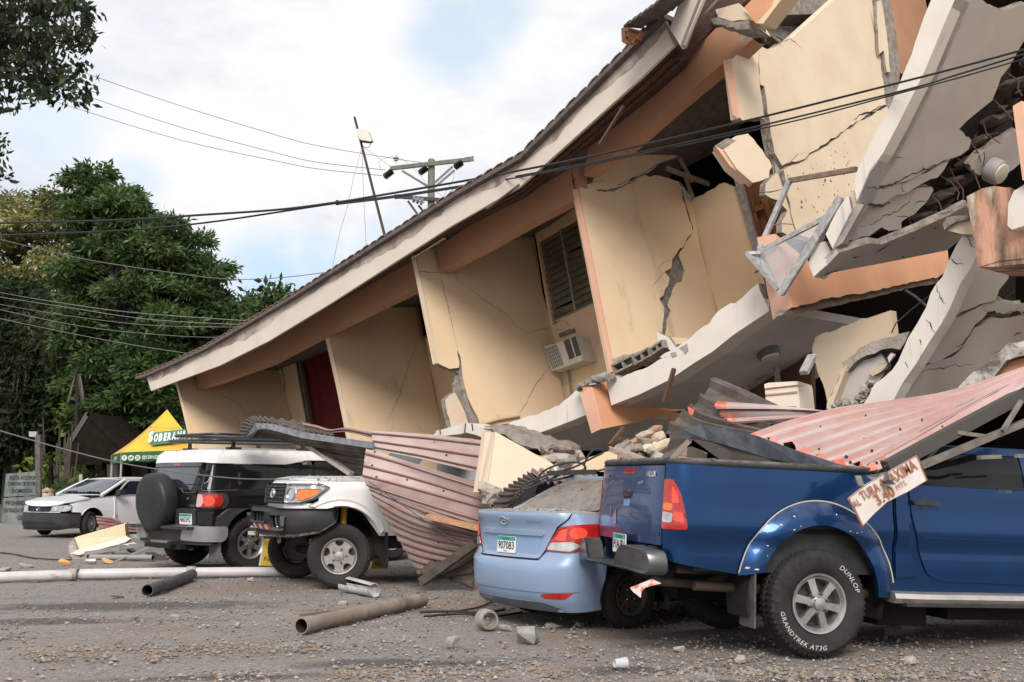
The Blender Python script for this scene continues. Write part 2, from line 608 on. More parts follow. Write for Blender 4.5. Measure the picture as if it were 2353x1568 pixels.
# oil-dark patches and trodden dirt where they lie on the yard
def patchmask(px,py,rx,ry,soft=.5):
    q = gnd(px,py)
    m = gt.nodes.new('ShaderNodeMapping'); m.vector_type = 'TEXTURE'
    m.inputs['Location'].default_value = (q.x,q.y,0); m.inputs['Scale'].default_value = (rx,ry,1); m.inputs['Rotation'].default_value = (0,0,.12)
    gl(gc.outputs['Object'],m.inputs['Vector'])
    ln = gt.nodes.new('ShaderNodeVectorMath'); ln.operation = 'LENGTH'; gl(m.outputs['Vector'],ln.inputs[0])
    ad = gt.nodes.new('ShaderNodeMath'); ad.operation = 'ADD'
    gl(ln.outputs['Value'],ad.inputs[0]); gl(gramp(gnoise(2.2,8),.2,.8,-.55,.55),ad.inputs[1])
    return gramp(ad.outputs[0],1.0 + soft * .2,1.0 - soft,0,.8)
for px,py,rx,ry in ((960,1521,.95,.22),(510,1552,1.0,.16),(280,1391,2.0,.5),(1500,1535,.8,.18),(1650,1480,.8,.3),(860,1400,.8,.3),(1900,1560,1.2,.1),(120,1425,1.0,.25)):
    cg = gmix(patchmask(px,py,rx,ry),cg,(.085,.08,.08))
for px,py,rx,ry in ((410,1494,1.7,.16),(40,1466,.5,.12),(1010,1543,1.1,.12),(340,1443,.9,.18),(620,1350,1.6,.5),(1000,1392,1.3,.8),(1350,1460,1.0,.3),(1700,1545,1.4,.12)):
    cg = gmix(patchmask(px,py,rx,ry),cg,(.27,.20,.155))
gl(cg,gb.inputs['Base Color'])
gbn = gt.nodes.new('ShaderNodeBump'); gbn.inputs['Strength'].default_value = 1.0; gbn.inputs['Distance'].default_value = .03
gl(gnoise(34,9),gbn.inputs['Height']); gl(gbn.outputs['Normal'],gb.inputs['Normal'])
# near sheet with fine relief, far sheet plain; one object
V,F = [],[]
xs = np.concatenate([[-400,-120,-50,-25],np.arange(-14,10.01,.12),[16,30,80,300]])
ys = np.concatenate([[-60,-15,0,3],np.arange(4.6,17.0,.10),np.arange(17.0,34,.4),[40,60,120,400]])
nx,ny = len(xs),len(ys)
for y in ys:
    for x in xs:
        z = 0.0
        if -14 < x < 10 and 4.5 < y < 33:
            z = .018 * noise.noise(Vector((x * 1.2,y * 2.2,0))) + .012 * noise.noise(Vector((x * 4,y * 6,3))) + .006 * noise.noise(Vector((x * 11,y * 13,7))) - .012
        V.append((x,y,z))
for j in range(ny - 1):
    for i in range(nx - 1): F.append((j * nx + i,j * nx + i + 1,(j + 1) * nx + i + 1,(j + 1) * nx + i))
g = mesh('ground',V,F,GRD,None,60,base=False)
kind(g,'structure')
# loose grit and pebbles, more of it near the wreckage
rg = np.random.default_rng(4)
ico_v = np.array([(0,0,1),(.9,0,.1),(.28,.85,.2),(-.72,.52,.1),(-.72,-.52,.2),(.28,-.85,.1),(0,0,-.6)])
ico_f = [(0,1,2),(0,2,3),(0,3,4),(0,4,5),(0,5,1),(6,2,1),(6,3,2),(6,4,3),(6,5,4),(6,1,5)]
def grit(name,n,area,smin,smax,mats,bias=None,seed=1):
    r = np.random.default_rng(seed)
    VV,FF,MI = [],[],[]
    k = 0
    while k < n:
        px,py = r.uniform(area[0],area[2]),r.uniform(area[1],area[3])
        p = gnd(px,py)
        if bias is not None and r.random() > bias(px,py): continue
        s = smin * (smax / smin) ** (r.random() ** 3.2)
        sc = r.uniform(.6,1.3,3) * s * np.array([1,1,.7])
        th = r.uniform(0,6.28)
        v = ico_v * r.uniform(.75,1.2,(7,1)) * sc
        x = v[:,0] * math.cos(th) - v[:,1] * math.sin(th) + p.x
        y = v[:,0] * math.sin(th) + v[:,1] * math.cos(th) + p.y
        b = len(VV)
        VV += list(zip(x,y,v[:,2] + s * .12 - .006))
        FF += [(a + b,q + b,d + b) for a,q,d in ico_f]
        MI += [int(r.integers(0,len(mats)))] * 10
        k += 1
    o = mesh(name,VV,FF,mats,None,None,MI,base=False)
    return kind(o,'stuff')
PB = [M('grit_brown',(.27,.215,.175),.95),M('grit_grey',(.27,.255,.24),.95),M('grit_pale',(.38,.35,.32),.95),M('grit_dark',(.13,.115,.105),.95),M('grit_tan',(.31,.235,.175),.95)]
def dens_b(px,py):
    d = .22 + .5 * (noise.noise(Vector((px * .0028,py * .02,0))) > .12) + (.5 if 1290 < py < 1440 and px > 300 else 0) + (.35 if py > 1490 and px > 1000 else 0)
    return d
grit('gravel',42000,(-40,1285,2390,1600),.003,.024,PB,dens_b,3)

def ridge(px,py):
    for x0,y0,x1,y1,w in ((55,1503,765,1484,8),(-40,1467,90,1464,5),(766,1545,1300,1541,7),(210,1446,480,1440,6),(300,1375,700,1350,14),(1500,1545,2300,1552,8),(1000,1440,1350,1470,16),(700,1395,1000,1380,12),(1620,1500,1800,1530,12)):
        if x0 <= px <= x1:
            t = (px - x0) / (x1 - x0)
            e = (py - (y0 + (y1 - y0) * t) + 12 * noise.noise(Vector((px * .012,0,0)))) / (w * 1.7)
            return math.exp(-e * e)
    return 0.0
grit('dirt_crumbs',6500,(-40,1330,2300,1570),.006,.034,[PB[0],M('grit_earth',(.21,.165,.13),.95),M('grit_earth',(.21,.165,.13),.95),PB[1]],ridge,8)
# ================================================================ collapsed building
Y_WALL = M('cream_plaster',(.81,.615,.41),.8,col2=(.765,.57,.365),scale=1.1,bump=.12,bscale=90,streak=(.45,.34,.24),streak_amt=.05,streak_scale=(1.5,1.5,.5))
Y_PALE = M('pale_cream_plaster',(.71,.575,.42),.8,col2=(.65,.515,.365),scale=1.6,bump=.12,bscale=90)
PEACH = M('peach_plaster',(.74,.37,.20),.8,col2=(.64,.31,.17),scale=1.3,bump=.12,bscale=80)
RINGB = M('shade_painted_peach',(.48,.255,.145),.8,col2=(.40,.21,.12),scale=1.3,bump=.12,bscale=80)  # peach plaster darkened: shade of eave and room put into the colour
PINK = M('pink_plaster',(.80,.47,.33),.8,col2=(.73,.41,.28),scale=2,bump=.1,bscale=80)
WHITE = M('white_render',(.80,.735,.655),.8,col2=(.73,.665,.585),scale=1.7,bump=.2,bscale=45,streak=(.42,.38,.33),streak_amt=.12)
GREY = M('grey_soffit_render',(.62,.57,.525),.85,col2=(.54,.495,.455),scale=1.2,bump=.15,bscale=50)
CONC = M('broken_concrete',(.36,.31,.265),.95,col2=(.20,.17,.145),scale=9,bump=1.2,bscale=38)
DUSTC = M('dusty_concrete',(.50,.44,.38),.95,col2=(.34,.29,.245),scale=6,bump=1.0,bscale=30)
FASC = M('fascia_board',(.70,.615,.525),.75,col2=(.63,.55,.465),scale=1.4,bump=.08,bscale=60)
FGRIME = M('fascia_mildew',(.25,.20,.17),.85,col2=(.60,.50,.43),scale=3.0,lo=.38,hi=.72,stretch=(1,1,2.5))
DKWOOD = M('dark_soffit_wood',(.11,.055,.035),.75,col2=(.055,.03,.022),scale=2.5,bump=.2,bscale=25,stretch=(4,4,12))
TILE = M('roof_tile',(.27,.145,.11),.8,col2=(.17,.105,.085),scale=6,bump=.3)
TILEG = M('roof_tile_underside',(.16,.13,.115),.9,col2=(.09,.075,.07),scale=6,bump=.3)
BLACK = M('unlit_black',(.006,.005,.0045),1.0,spec=0.0)  # the unlit inside put into a near-black colour
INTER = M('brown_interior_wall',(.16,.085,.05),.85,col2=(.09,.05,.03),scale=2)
CRK = M('crack',(.05,.04,.033),1.0,spec=0.0)
CRKT = M('hairline_crack',(.26,.17,.10),1.0,spec=0.0)
CRKG = M('soffit_crack',(.10,.085,.075),1.0,spec=0.0)
WOOD = M('raw_timber',(.46,.30,.19),.75,col2=(.33,.20,.12),scale=3,stretch=(3,3,14),bump=.2,bscale=30)
WOODP = M('weathered_timber',(.44,.36,.29),.8,col2=(.28,.22,.17),scale=3,stretch=(3,3,14),bump=.25,bscale=30)
WOODO = M('stained_timber',(.30,.12,.045),.7,col2=(.18,.07,.03),scale=3,bump=.2)
ALU = M('oxidised_aluminium',(.55,.54,.53),.45,.6,col2=(.34,.32,.30),scale=14,bump=.2,bscale=80,rough2=.7)
CURT = M('red_curtain',(.15,.008,.007),.7,col2=(.09,.006,.006),scale=5)
A_DIR = Vector((.6618,-.7497,0)); N_OUT = Vector((-.7497,-.6618,0))
T0 = Vector((2.43,16.0,0))
def pl(off): return (T0 + N_OUT * off,N_OUT)       # vertical plane parallel to the front; off = metres out of the wall-end line
PT,PM,PF = pl(0),pl(-.45),pl(.5)
BACK = -N_OUT
HB = thing('collapsed_building','cream and peach hotel building pancaked and leaning left with torn balconies','building',(T0.x,T0.y,0))
def O(plane,pts): return [on(p,plane) for p in pts]
def bsolid(name,plane,pts,thick,mat,**k): return solid(name,O(plane,pts),thick,mat,HB,**k)
def fin(tipL,tipR,off,face,thick=.17,jag=None,seed=1,end=PINK,mat=Y_WALL,mats=None):
    """A party wall standing out of the front: its end strip and its big side face."""
    P = pl(off)
    a,b = on(tipR[0],P),on(tipR[1],P)
    fp = plane3(a,b,BACK)
    solid('party_wall',O(fp,face),-A_DIR * thick,[mat,CONC],HB,jag=jag,seed=seed,amp=.035)
    if tipL:
        P2 = pl(off + .006)
        q = [on(p,P2) for p in (tipL[0],tipR[0],tipR[1],tipL[1])]
        solid('wall_end',q,N_OUT * .03,[end,end],HB)
    return fp
def bay(fp,corner):
    """Plane of the recessed back wall through the corner seen in the picture."""
    m = ((corner[0][0] + corner[1][0]) / 2,(corner[0][1] + corner[1][1]) / 2)
    return (on(m,fp),N_OUT)
def shift(P,d): return (P[0] + N_OUT * d,P[1])

# ---- roof edge: fascia board, tiles, soffit, roof plate
top = c('4',(158,1065),(300,1005),(500,915),(760,765),(1010,620)) + c('7',(840,1270),(1300,975),(1960,600)) + c('1',(200,268),(350,118))
bot = c('4',(188,1152),(340,1095),(600,1000),(900,850),(1270,625)) + c('7',(1280,1240),(1960,850)) + c('1',(230,430),(412,250))
bsolid('fascia',PF,top + bot[::-1],BACK * .05,[FASC,FASC])
def lerp2(a,b,t): return (a[0] + (b[0] - a[0]) * t,a[1] + (b[1] - a[1]) * t)
def along(line,t):
    d = [0]
    for i in range(len(line) - 1): d.append(d[-1] + math.dist(line[i],line[i + 1]))
    s = t * d[-1]
    for i in range(len(line) - 1):
        if s <= d[i + 1] + 1e-9: return lerp2(line[i],line[i + 1],(s - d[i]) / (d[i + 1] - d[i]))
    return line[-1]
# mildewed upper edge, a thin skin of its own shape
gr = []
NG = 90
lo_ = []
rr = random.Random(5)
for i in range(NG + 1):
    t = i / NG
    a,b = along(top,t),along(bot,t)
    w = .22 + .22 * (.5 + .5 * math.sin(t * 34 + 2 * math.sin(t * 9))) * rr.uniform(.7,1.2) + rr.uniform(-.05,.05)
    lo_.append(lerp2(a,b,min(.62,w)))
gv = []
P_ = shift(PF,.004)
for i in range(NG + 1): gv += [on(lerp2(along(top,i / NG),along(bot,i / NG),.004),P_),on(lo_[i],P_)]
FGR2 = M('fascia_mildew_edge',(.60,.50,.43),.8,col2=(.27,.21,.18),scale=2.0,lo=.36,hi=.6,stretch=(1,1,1.0))
mesh('mildew_stain',gv,[(2 * i,2 * i + 1,2 * i + 3,2 * i + 2) for i in range(NG)],FGR2,HB,world=True)
# eave plate behind the fascia, tile course on top
t3 = O(PF,top)
up = Vector((0,0,1))
et = c('4',(95,1082),(158,1062),(300,1000),(500,908),(760,757),(1010,610)) + c('7',(800,1270),(1300,955),(1960,575)) + c('1',(190,250),(345,95))
e3 = O(shift(PF,.12),et)
# dark battens under the tiles
pv = []
for p in e3: pv += [p,p + up * .075,p + BACK * 1.0 + up * .06,p + BACK * 1.0 - up * .02]
ff = []
for i in range(len(e3) - 1):
    for k in range(4): ff.append((4 * i + k,4 * i + (k + 1) % 4,4 * (i + 1) + (k + 1) % 4,4 * (i + 1) + k))
ff += [(0,1,2,3),tuple(range(len(pv) - 4,len(pv)))[::-1]]
mesh('eave_batten',pv,ff,TILEG,HB,world=True)
tile_me = None
d3 = [0]
for i in range(len(e3) - 1): d3.append(d3[-1] + (e3[i + 1] - e3[i]).length)
def e_at(s):
    for i in range(len(e3) - 1):
        if s <= d3[i + 1]: return e3[i].lerp(e3[i + 1],(s - d3[i]) / (d3[i + 1] - d3[i])),(e3[i + 1] - e3[i]).normalized()
    return e3[-1],(e3[-1] - e3[-2]).normalized()
tl = .27
n_t = int(d3[-1] / tl)
tb = MB()
seg = 5
for k in range(2):                          # one barrel tile, stepped up at its near end
    pass
prof = [(-tl * .55,0),(-tl * .4,.03),(0,.052),(tl * .4,.045),(tl * .52,.015)]
TV,TF = [],[]
for y in (0,.9):
    for (x,z) in prof: TV.append((x,y,z))
    for (x,z) in prof: TV.append((x,y,z - .018))
m5 = 5
for i in range(4):
    TF += [(i,i + 1,10 + i + 1,10 + i),(5 + i,15 + i,15 + i + 1,5 + i + 1),(i,5 + i,5 + i + 1,i + 1)]
TF += [(0,10,15,5),(4,9,19,14)]
tile_me = bpy.data.meshes.new('roof_tile')
tile_me.from_pydata(TV,[],TF); tile_me.materials.append(TILE); tile_me.update()
for i in range(n_t):
    p,d = e_at((i + .5) * tl)
    o = link('roof_tile',tile_me,HB)
    z = BACK.cross(d).normalized()
    if z.z < 0: z = -z
    y = z.cross(d).normalized()
    if y.dot(BACK) < 0: y = -y
    x = y.cross(z)
    Rm = Matrix((x,y,z)).transposed().to_4x4()
    o.matrix_local = TM[HB.name].inverted() @ Matrix.Translation(p + up * (.072 + rr.uniform(-.006,.008))) @ Rm @ Matrix.Rotation(rr.uniform(-.04,.04),4,'Z')
# roof plate going back
rp = []
for i_,p in enumerate(e3): rp += [p + BACK * .5 + up * .12,p + BACK * (8.5 if i_ < len(e3) - 2 else 4.0) + up * (.12 + (8 if i_ < len(e3) - 2 else 3.5) * .72 * (p.z - CAMH) / math.hypot(p.x,p.y))]
mesh('roof_plate',rp,[(2 * i,2 * i + 2,2 * i + 3,2 * i + 1) for i in range(len(e3) - 1)],TILEG,HB,world=True)
# wooden soffit under the eave
botd = dens(bot,40,closed=False)
b3 = O(shift(PF,-.05),botd)
inn = []
for i,p in enumerate(botd):
    t = i / (len(botd) - 1)
    k = max(0,(t - .30) / .7)
    inn.append((p[0] + 34 * k - 4,p[1] + 50 * k - 8 * (1 - k)))
i3 = O(shift(PM,.05),inn)
sv = []
for p,q in zip(b3,i3): sv += [p + up * .02,q,p + up * .05,q + up * .03]
nb = len(b3)
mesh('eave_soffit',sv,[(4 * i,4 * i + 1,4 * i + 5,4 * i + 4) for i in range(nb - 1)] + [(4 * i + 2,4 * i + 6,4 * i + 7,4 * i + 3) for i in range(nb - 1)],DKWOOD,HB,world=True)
for off in (.3,.6):                        # two soffit boards along the eave
    w3 = [p.lerp(q,off) for p,q in zip(b3,i3)]
    bb = MB()
    for i in range(len(w3) - 1): bb.bar(w3[i] - up * .0,w3[i + 1] - up * .0,.06,.05)
    bb.build('soffit_board',DKWOOD,HB,world=True)
mb = MB()                                     # a strip that has sprung loose
for k_,p,q_ in (('5',(80,355),(270,235)),('7',(1640,1070),(1960,830)),('1',(0,800),(130,590))):
    q = O(PF,c(k_,p,q_)); mb = MB(); mb.bar(q[0],q[1],.05,.02); mb.build('loose_soffit_strip',M('brown_strip',(.16,.11,.08),.8),HB,world=True)
# ---- ring beam under the eave
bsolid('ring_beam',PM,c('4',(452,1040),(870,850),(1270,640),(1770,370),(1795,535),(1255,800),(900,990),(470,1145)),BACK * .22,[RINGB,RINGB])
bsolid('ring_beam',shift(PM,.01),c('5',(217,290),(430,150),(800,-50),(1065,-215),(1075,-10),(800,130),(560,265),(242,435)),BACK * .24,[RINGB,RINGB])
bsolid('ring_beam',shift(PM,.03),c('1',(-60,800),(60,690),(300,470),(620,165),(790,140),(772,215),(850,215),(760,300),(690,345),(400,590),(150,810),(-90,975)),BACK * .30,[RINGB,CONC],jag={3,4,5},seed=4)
ribbon('crack',O(shift(PM,.03),c('2',(285,290),(300,330),(298,355),(312,390))),.035,N_OUT * .006,CRK,HB,.01)
# ---- bay 1
f1 = fin(c('4',(338,1096),(450,1530)),c('4',(352,1096),(464,1530)),0,c('4',(352,1090),(450,1030),(925,830),(1000,1200),(1035,1345),(1065,1500),(1060,1640),(480,1640)),end=Y_WALL)
k1 = bay(f1,c('4',(930,930),(1035,1345)))
bsolid('back_wall',k1,c('4',(900,790),(1045,830),(1050,930),(1120,1330),(1130,1700),(1060,1700),(1030,1345),(1000,1200)),BACK * .15,[Y_WALL,Y_WALL])
ribbon('crack',O(k1,c('4',(976,950),(978,1010),(990,1080),(997,1160))),.055,N_OUT * .006,CRK,HB,.012,5)
ribbon('crack',O(k1,c('4',(1022,1290),(1032,1340))),.03,N_OUT * .006,CRK,HB,.012,6)
def wall_crack(fp,pts,w=.012,seed=3,mat=None,jit=.012):
    nn = fp[1] if fp[1].dot(Vector((0,-1,0))) > 0 else -fp[1]
    return ribbon('crack',O(fp,pts),w,nn * .005,mat or CRKT,HB,jit,seed)
wall_crack(f1,c('4',(575,1150),(620,1180),(680,1210),(723,1235),(750,1285),(775,1320)),.016)
wall_crack(f1,c('4',(688,1295),(712,1330),(728,1370)),.01)
# doorway with a red curtain
mb = MB()
for p,q_ in (((1058,905),(1135,1340)),((1075,905),(1152,1345))):
    a,b = O(shift(k1,.03),c('4',p,q_)); mb.bar(a,b,.07,.10,N_OUT)
a,b = O(shift(k1,.03),c('4',(1045,920),(1290,790))); mb.bar(a,b,.08,.10,N_OUT)
mb.build('door_frame',M('weathered_door_frame',(.20,.155,.125),.8,col2=(.10,.08,.07),scale=4),HB,world=True)
cl0,cl1 = O(shift(k1,-.10),c('4',(1085,870),(1175,1480))),O(shift(k1,-.10),c('4',(1420,700),(1470,1480)))
NV,V,F = 56,[],[]
for j in range(13):
    for i in range(NV + 1):
        a,b = cl0[0].lerp(cl0[1],j / 12),cl1[0].lerp(cl1[1],j / 12)
        p = a.lerp(b,i / NV)
        V.append(p + N_OUT * (.045 * math.sin(i * 1.05 + .5 * math.sin(j * .4)) * (.5 + .5 * j / 12) + .02 * math.sin(i * 2.3 + 1)))
for j in range(12):
    for i in range(NV): F.append((j * (NV + 1) + i,j * (NV + 1) + i + 1,(j + 1) * (NV + 1) + i + 1,(j + 1) * (NV + 1) + i))
mesh('curtain',V,F,CURT,HB,60,world=True)
# ---- bay 2
f2 = fin(c('4',(1238,806),(1390,1480)),c('4',(1262,800),(1410,1480)),-.72,c('4',(1262,790),(1785,500),(1795,590),(1855,930),(1935,1400),(1990,1980),(1500,1980)),end=Y_PALE)
k2 = bay(f2,c('4',(1795,590),(1935,1400)))
bsolid('back_wall',k2,c('4',(1770,470),(1900,420),(2075,800),(2130,1480),(1950,1500),(1935,1400),(1855,930),(1795,590)),BACK * .15,[Y_WALL,Y_WALL])
wall_crack(f2,c('4',(1797,840),(1778,900),(1735,1010),(1710,1100),(1690,1170),(1655,1250),(1635,1295),(1605,1360)),.014,9)
wall_crack(f2,c('4',(1645,1300),(1648,1345),(1645,1395)),.008,10)
q = O(shift(k2,.01),c('4',(1795,612),(1815,600),(1868,815),(1832,828)))
win = solid('small_window',q,BACK * .05,[BLACK,BLACK],HB)
mb = MB()
a,b = O(shift(k2,.02),c('4',(1790,615),(1830,832))); mb.bar(a,b,.06,.06,N_OUT)
a,b = O(shift(k2,.02),c('4',(1830,832),(1870,815))); mb.bar(a,b,.05,.06,N_OUT)
mb.build('window_frame',M('brown_frame',(.24,.17,.11),.7),win,world=True)
# ---- bay 3: broken wall, louvred window
f3 = fin(c('5',(75,352),(216,988)),c('5',(99,348),(232,985)),0,
         c('5',(99,330),(215,290),(790,30),(812,240),(860,560),(915,770),(985,1190),(985,1240),(800,1330),(486,1372),(470,1310),(440,1260),(412,1200),(395,1140),(380,1080),(370,985),(345,905),(356,1012),(300,1020),(256,1000),(232,988)),
         jag=set(range(9,20)),seed=11,end=Y_PALE)
bsolid('broken_wall_core',(f3[0] - A_DIR * .07,f3[1]),c('5',(345,900),(375,985),(385,1080),(415,1200),(445,1260),(478,1310),(495,1372),(405,1360),(385,1270),(335,1170),(328,1110),(355,1050),(300,1022),(256,1004),(258,998),(350,1008)),-A_DIR * .08,[CONC,CONC],jag='all',amp=.02,step=.07,seed=12)
solid('party_wall',O((f3[0] + A_DIR * .01,f3[1]),c('5',(272,1205),(330,1160),(365,1225),(388,1275),(412,1345),(308,1372))),-A_DIR * .12,[Y_PALE,CONC],HB,jag={0,1,2,3,5},seed=13,amp=.02)
k3 = bay(f3,c('5',(812,240),(985,1190)))
wl = c('5',(832,248),(1068,110),(1178,622),(920,742))       # window opening
bw = c('5',(790,20),(1010,-100),(1120,60),(1200,500),(1310,1020),(1330,1240),(985,1290),(985,1190),(905,760))
wi = [on(p,k3) for p in bw]
# wall below, beside and above the opening
bsolid('back_wall',k3,[bw[8]] + [wl[3],wl[2]] + c('5',(1200,500),(1320,1020),(1340,1240),(985,1290),(985,1190)),BACK * .16,[Y_WALL,Y_WALL],seed=2)
bsolid('back_wall',k3,c('5',(780,-20),(1040,-150),(1068,110),(832,248),(920,742),(905,765)),BACK * .16,[Y_WALL,Y_WALL])
win = thing_w = sub('window',HB)
mb = MB()
w3 = O(shift(k3,-.05),wl)
for a,b in ((0,1),(2,3),(0,3),(1,2)): mb.bar(w3[a],w3[b],.05,.06,N_OUT)
ma,mbm = w3[0].lerp(w3[1],.60),w3[3].lerp(w3[2],.57)
mb.bar(ma,mbm,.05,.08,N_OUT)
mb.build('frame',ALU,win,world=True)
LOUV = M('dusty_louvre_glass',(.26,.235,.165),.5,col2=(.17,.16,.12),scale=2.2,bump=.05,spec=.18)
NL = 13
for side in (0,1):
    L0,L1 = (w3[0],w3[3]) if side == 0 else (ma,mbm)
    R0,R1 = (ma,mbm) if side == 0 else (w3[1],w3[2])
    for k in range(NL):
        t0,t1 = k / NL,(k + 1.12) / NL
        sk = .35 if (side == 1 and k in (4,5)) or (side == 0 and k == 11) else 0
        tilt = N_OUT * .05
        V = [L0.lerp(L1,t0) - tilt,R0.lerp(R1,t0 + sk * .1) - tilt,R0.lerp(R1,t1 + sk * .1) + tilt * .3,L0.lerp(L1,t1) + tilt * .3]
        solid('louvre',V,BACK * .006,[LOUV,LOUV],win)
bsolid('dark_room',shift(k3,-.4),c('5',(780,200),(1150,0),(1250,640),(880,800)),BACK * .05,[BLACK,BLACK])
wall_crack(f3,c('5',(100,432),(170,436),(240,438)),.014,21,CRK)
wall_crack(f3,c('5',(240,438),(250,480),(262,540),(275,590),(285,630),(300,690),(315,760),(325,820),(345,900)),.018,22)
wall_crack(f3,c('5',(330,460),(370,505),(450,560),(500,600),(580,650),(640,690),(690,750),(750,795),(765,812)),.014,23)
wall_crack(f3,c('5',(765,812),(830,788),(905,770)),.014,24)
wall_crack(f3,c('5',(430,345),(510,328),(570,280),(650,240),(740,234),(800,238)),.018,25,CRK)
wall_crack(f3,c('5',(285,436),(390,437)),.01,27,CRK)
wall_crack(f3,c('5',(905,1000),(860,1060),(830,1100),(790,1160),(770,1210),(740,1260),(712,1300)),.015,26)
wall_crack(k3,c('5',(918,752),(940,740),(970,728)),.05,28,CRK)
wall_crack(k3,c('5',(970,728),(1000,735),(1015,752),(1028,762)),.012,29,CRK)
wall_crack(k3,c('5',(1010,698),(1040,682),(1062,680)),.012,30)
wall_crack(k3,c('5',(930,782),(990,782)),.01,31)
# ---- bay 4: split wall
f4 = fin(c('2',(300,392),(508,1420)),c('2',(328,388),(528,1410)),-.45,
         c('2',(328,370),(450,345),(560,368),(660,320),(750,310),(890,345),(905,400),(935,520),(962,590),(955,645),(925,690),(880,745),(853,780),(848,830),(810,850),(838,888),(828,930),(780,1000),(808,1050),(800,1140),(795,1195),(770,1245),(760,1330),(540,1440)),
         jag=set(range(1,20)),seed=31,thick=.18)
f4b = (f4[0] - A_DIR * .05,f4[1])
bsolid('party_wall',f4b,c('2',(898,350),(960,430),(1010,720),(1106,1070),(1120,1200),(830,1290),(812,1200),(830,1100),(843,1070),(825,1040),(850,960),(878,912),(905,905),(920,845),(905,800),(888,762),(955,652),(970,600),(945,520)),-A_DIR * .12,[Y_WALL,CONC],jag=set(range(4,19)),seed=33,amp=.02)
bsolid('broken_wall_core',(f4[0] - A_DIR * .10,f4[1]),c('2',(880,340),(985,600),(930,760),(940,850),(850,1000),(860,1080),(820,1220),(780,1220),(760,1000),(800,840),(850,740)),-A_DIR * .03,[CONC,CONC],seed=3)
wall_crack(f4,c('2',(745,935),(770,890),(810,852)),.01,34)
wall_crack(f4,c('2',(765,850),(800,800),(850,783)),.008,35)
k4 = bay((f4b[0],f4b[1]),c('2',(985,600),(1105,1070)))
bsolid('back_wall',k4,c('2',(950,455),(1050,400),(1145,350),(1190,372),(1222,372),(1345,920),(1345,1100),(1110,1200),(1105,1070),(1010,720)),BACK * .15,[Y_WALL,CONC],jag={0,1,2,3},seed=36,amp=.02)
# beam soffit wall above the split with a sagging crack
bsolid('upper_wall',(f4[0] - A_DIR * .02,f4[1]),c('2',(380,400),(420,320),(860,60),(880,150),(870,215),(800,235),(720,295),(600,345),(500,372),(430,350)),-A_DIR * .15,[Y_WALL,CONC],jag={4,5,6,7,8},seed=37)
wall_crack(f4,c('2',(430,394),(480,400),(540,385),(610,355),(650,322)),.03,38,CRK)
# door frame and dark stained door behind
mb = MB()
a,b = O(shift(k4,.04),c('2',(1205,275),(1330,735))); mb.bar(a,b,.13,.06,N_OUT)
mb.build('door_frame',ALU,HB,world=True)
bsolid('stained_door',shift(k4,-.25),c('2',(1215,240),(1420,160),(1480,640),(1340,740)),BACK * .06,[WOODO,WOODO])
mb = MB()
for p,q_ in (((1245,260),(1350,690)),((1300,510),(1375,480)),((1355,410),(1440,640))):
    a,b = O(shift(k4,-.15),c('2',p,q_)); mb.bar(a,b,.10,.05,N_OUT)
mb.build('door_rail',WOODO,HB,world=True)
# black sheet as the unlit hole, with splintered timber
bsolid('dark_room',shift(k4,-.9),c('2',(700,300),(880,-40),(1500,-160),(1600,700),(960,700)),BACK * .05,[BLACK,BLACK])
for p,q_,w,m in (((820,272),(1058,360),.09,WOODP),((895,215),(965,350),.07,WOODP),((925,320),(970,440),.07,WOODP),((960,445),(1110,372),.05,BLACK),((1060,180),(1105,330),.2,INTER),((950,190),(1100,175),.16,INTER)):
    a,b = O((f4[0] + (A_DIR * .05 if m is WOODP else -A_DIR * .5),f4[1]),c('2',p,q_))
    mb = MB(); mb.bar(a,b,w,.04,A_DIR); mb.build('splintered_batten',m,HB,world=True)
# ---- bay 5: the upper wall, cracked through
P5 = pl(-.3)
a5,b5 = O(P5,c('1',(735,330),(778,655)))
f5 = plane3(a5,b5,BACK)
solid('party_wall',O(f5,c('1',(735,330),(850,215),(885,255),(878,345),(886,470),(912,660),(790,668),(778,655))),-A_DIR * .17,[Y_PALE,CONC],HB,jag={0,1,5,6},seed=41,amp=.02)
solid('wall_end',O(pl(-.28),c('1',(690,340),(735,328),(778,655),(768,660),(742,636))),N_OUT * .03,[PINK,PINK],HB)
f5b = (f5[0] - A_DIR * .05,f5[1])
solid('party_wall',O(f5b,c('1',(887,255),(930,275),(990,250),(1060,215),(1330,-30),(1500,-30),(1530,100),(1558,350),(1590,580),(1420,675),(1250,800),(1160,850),(1010,920),(970,850),(945,720),(925,560),(912,480),(890,470),(882,350))),-A_DIR * .17,[Y_PALE,CONC],HB,jag=set(range(0,18)) - {3,4,5},seed=42,amp=.02)
f5c = (f5[0] - A_DIR * .02,f5[1])
solid('party_wall',O(f5c,c('1',(1020,945),(1100,908),(1250,815),(1420,690),(1592,592),(1640,700),(1600,1000),(1450,1280),(1190,1330),(1095,1300),(1060,1180))),-A_DIR * .17,[Y_PALE,CONC],HB,jag={0,1,2,3,9,10},seed=43,amp=.02)
solid('broken_wall_core',O((f5[0] - A_DIR * .12,f5[1]),c('1',(882,462),(925,480),(945,640),(975,790),(1030,890),(1300,740),(1600,560),(1600,640),(1300,830),(1060,960),(1110,1310),(1070,1310),(1000,1050),(930,760),(895,560))),-A_DIR * .05,[DUSTC,CONC],HB,jag='all',seed=44,amp=.02)
solid('party_wall',O((f5[0] - A_DIR * .04,f5[1]),c('1',(920,1020),(985,960),(1030,1090),(1085,1290),(1060,1310),(1010,1290),(1010,1230),(1040,1170),(980,1110),(915,1080))),-A_DIR * .10,[Y_PALE,CONC],HB,jag='all',seed=45,amp=.015)
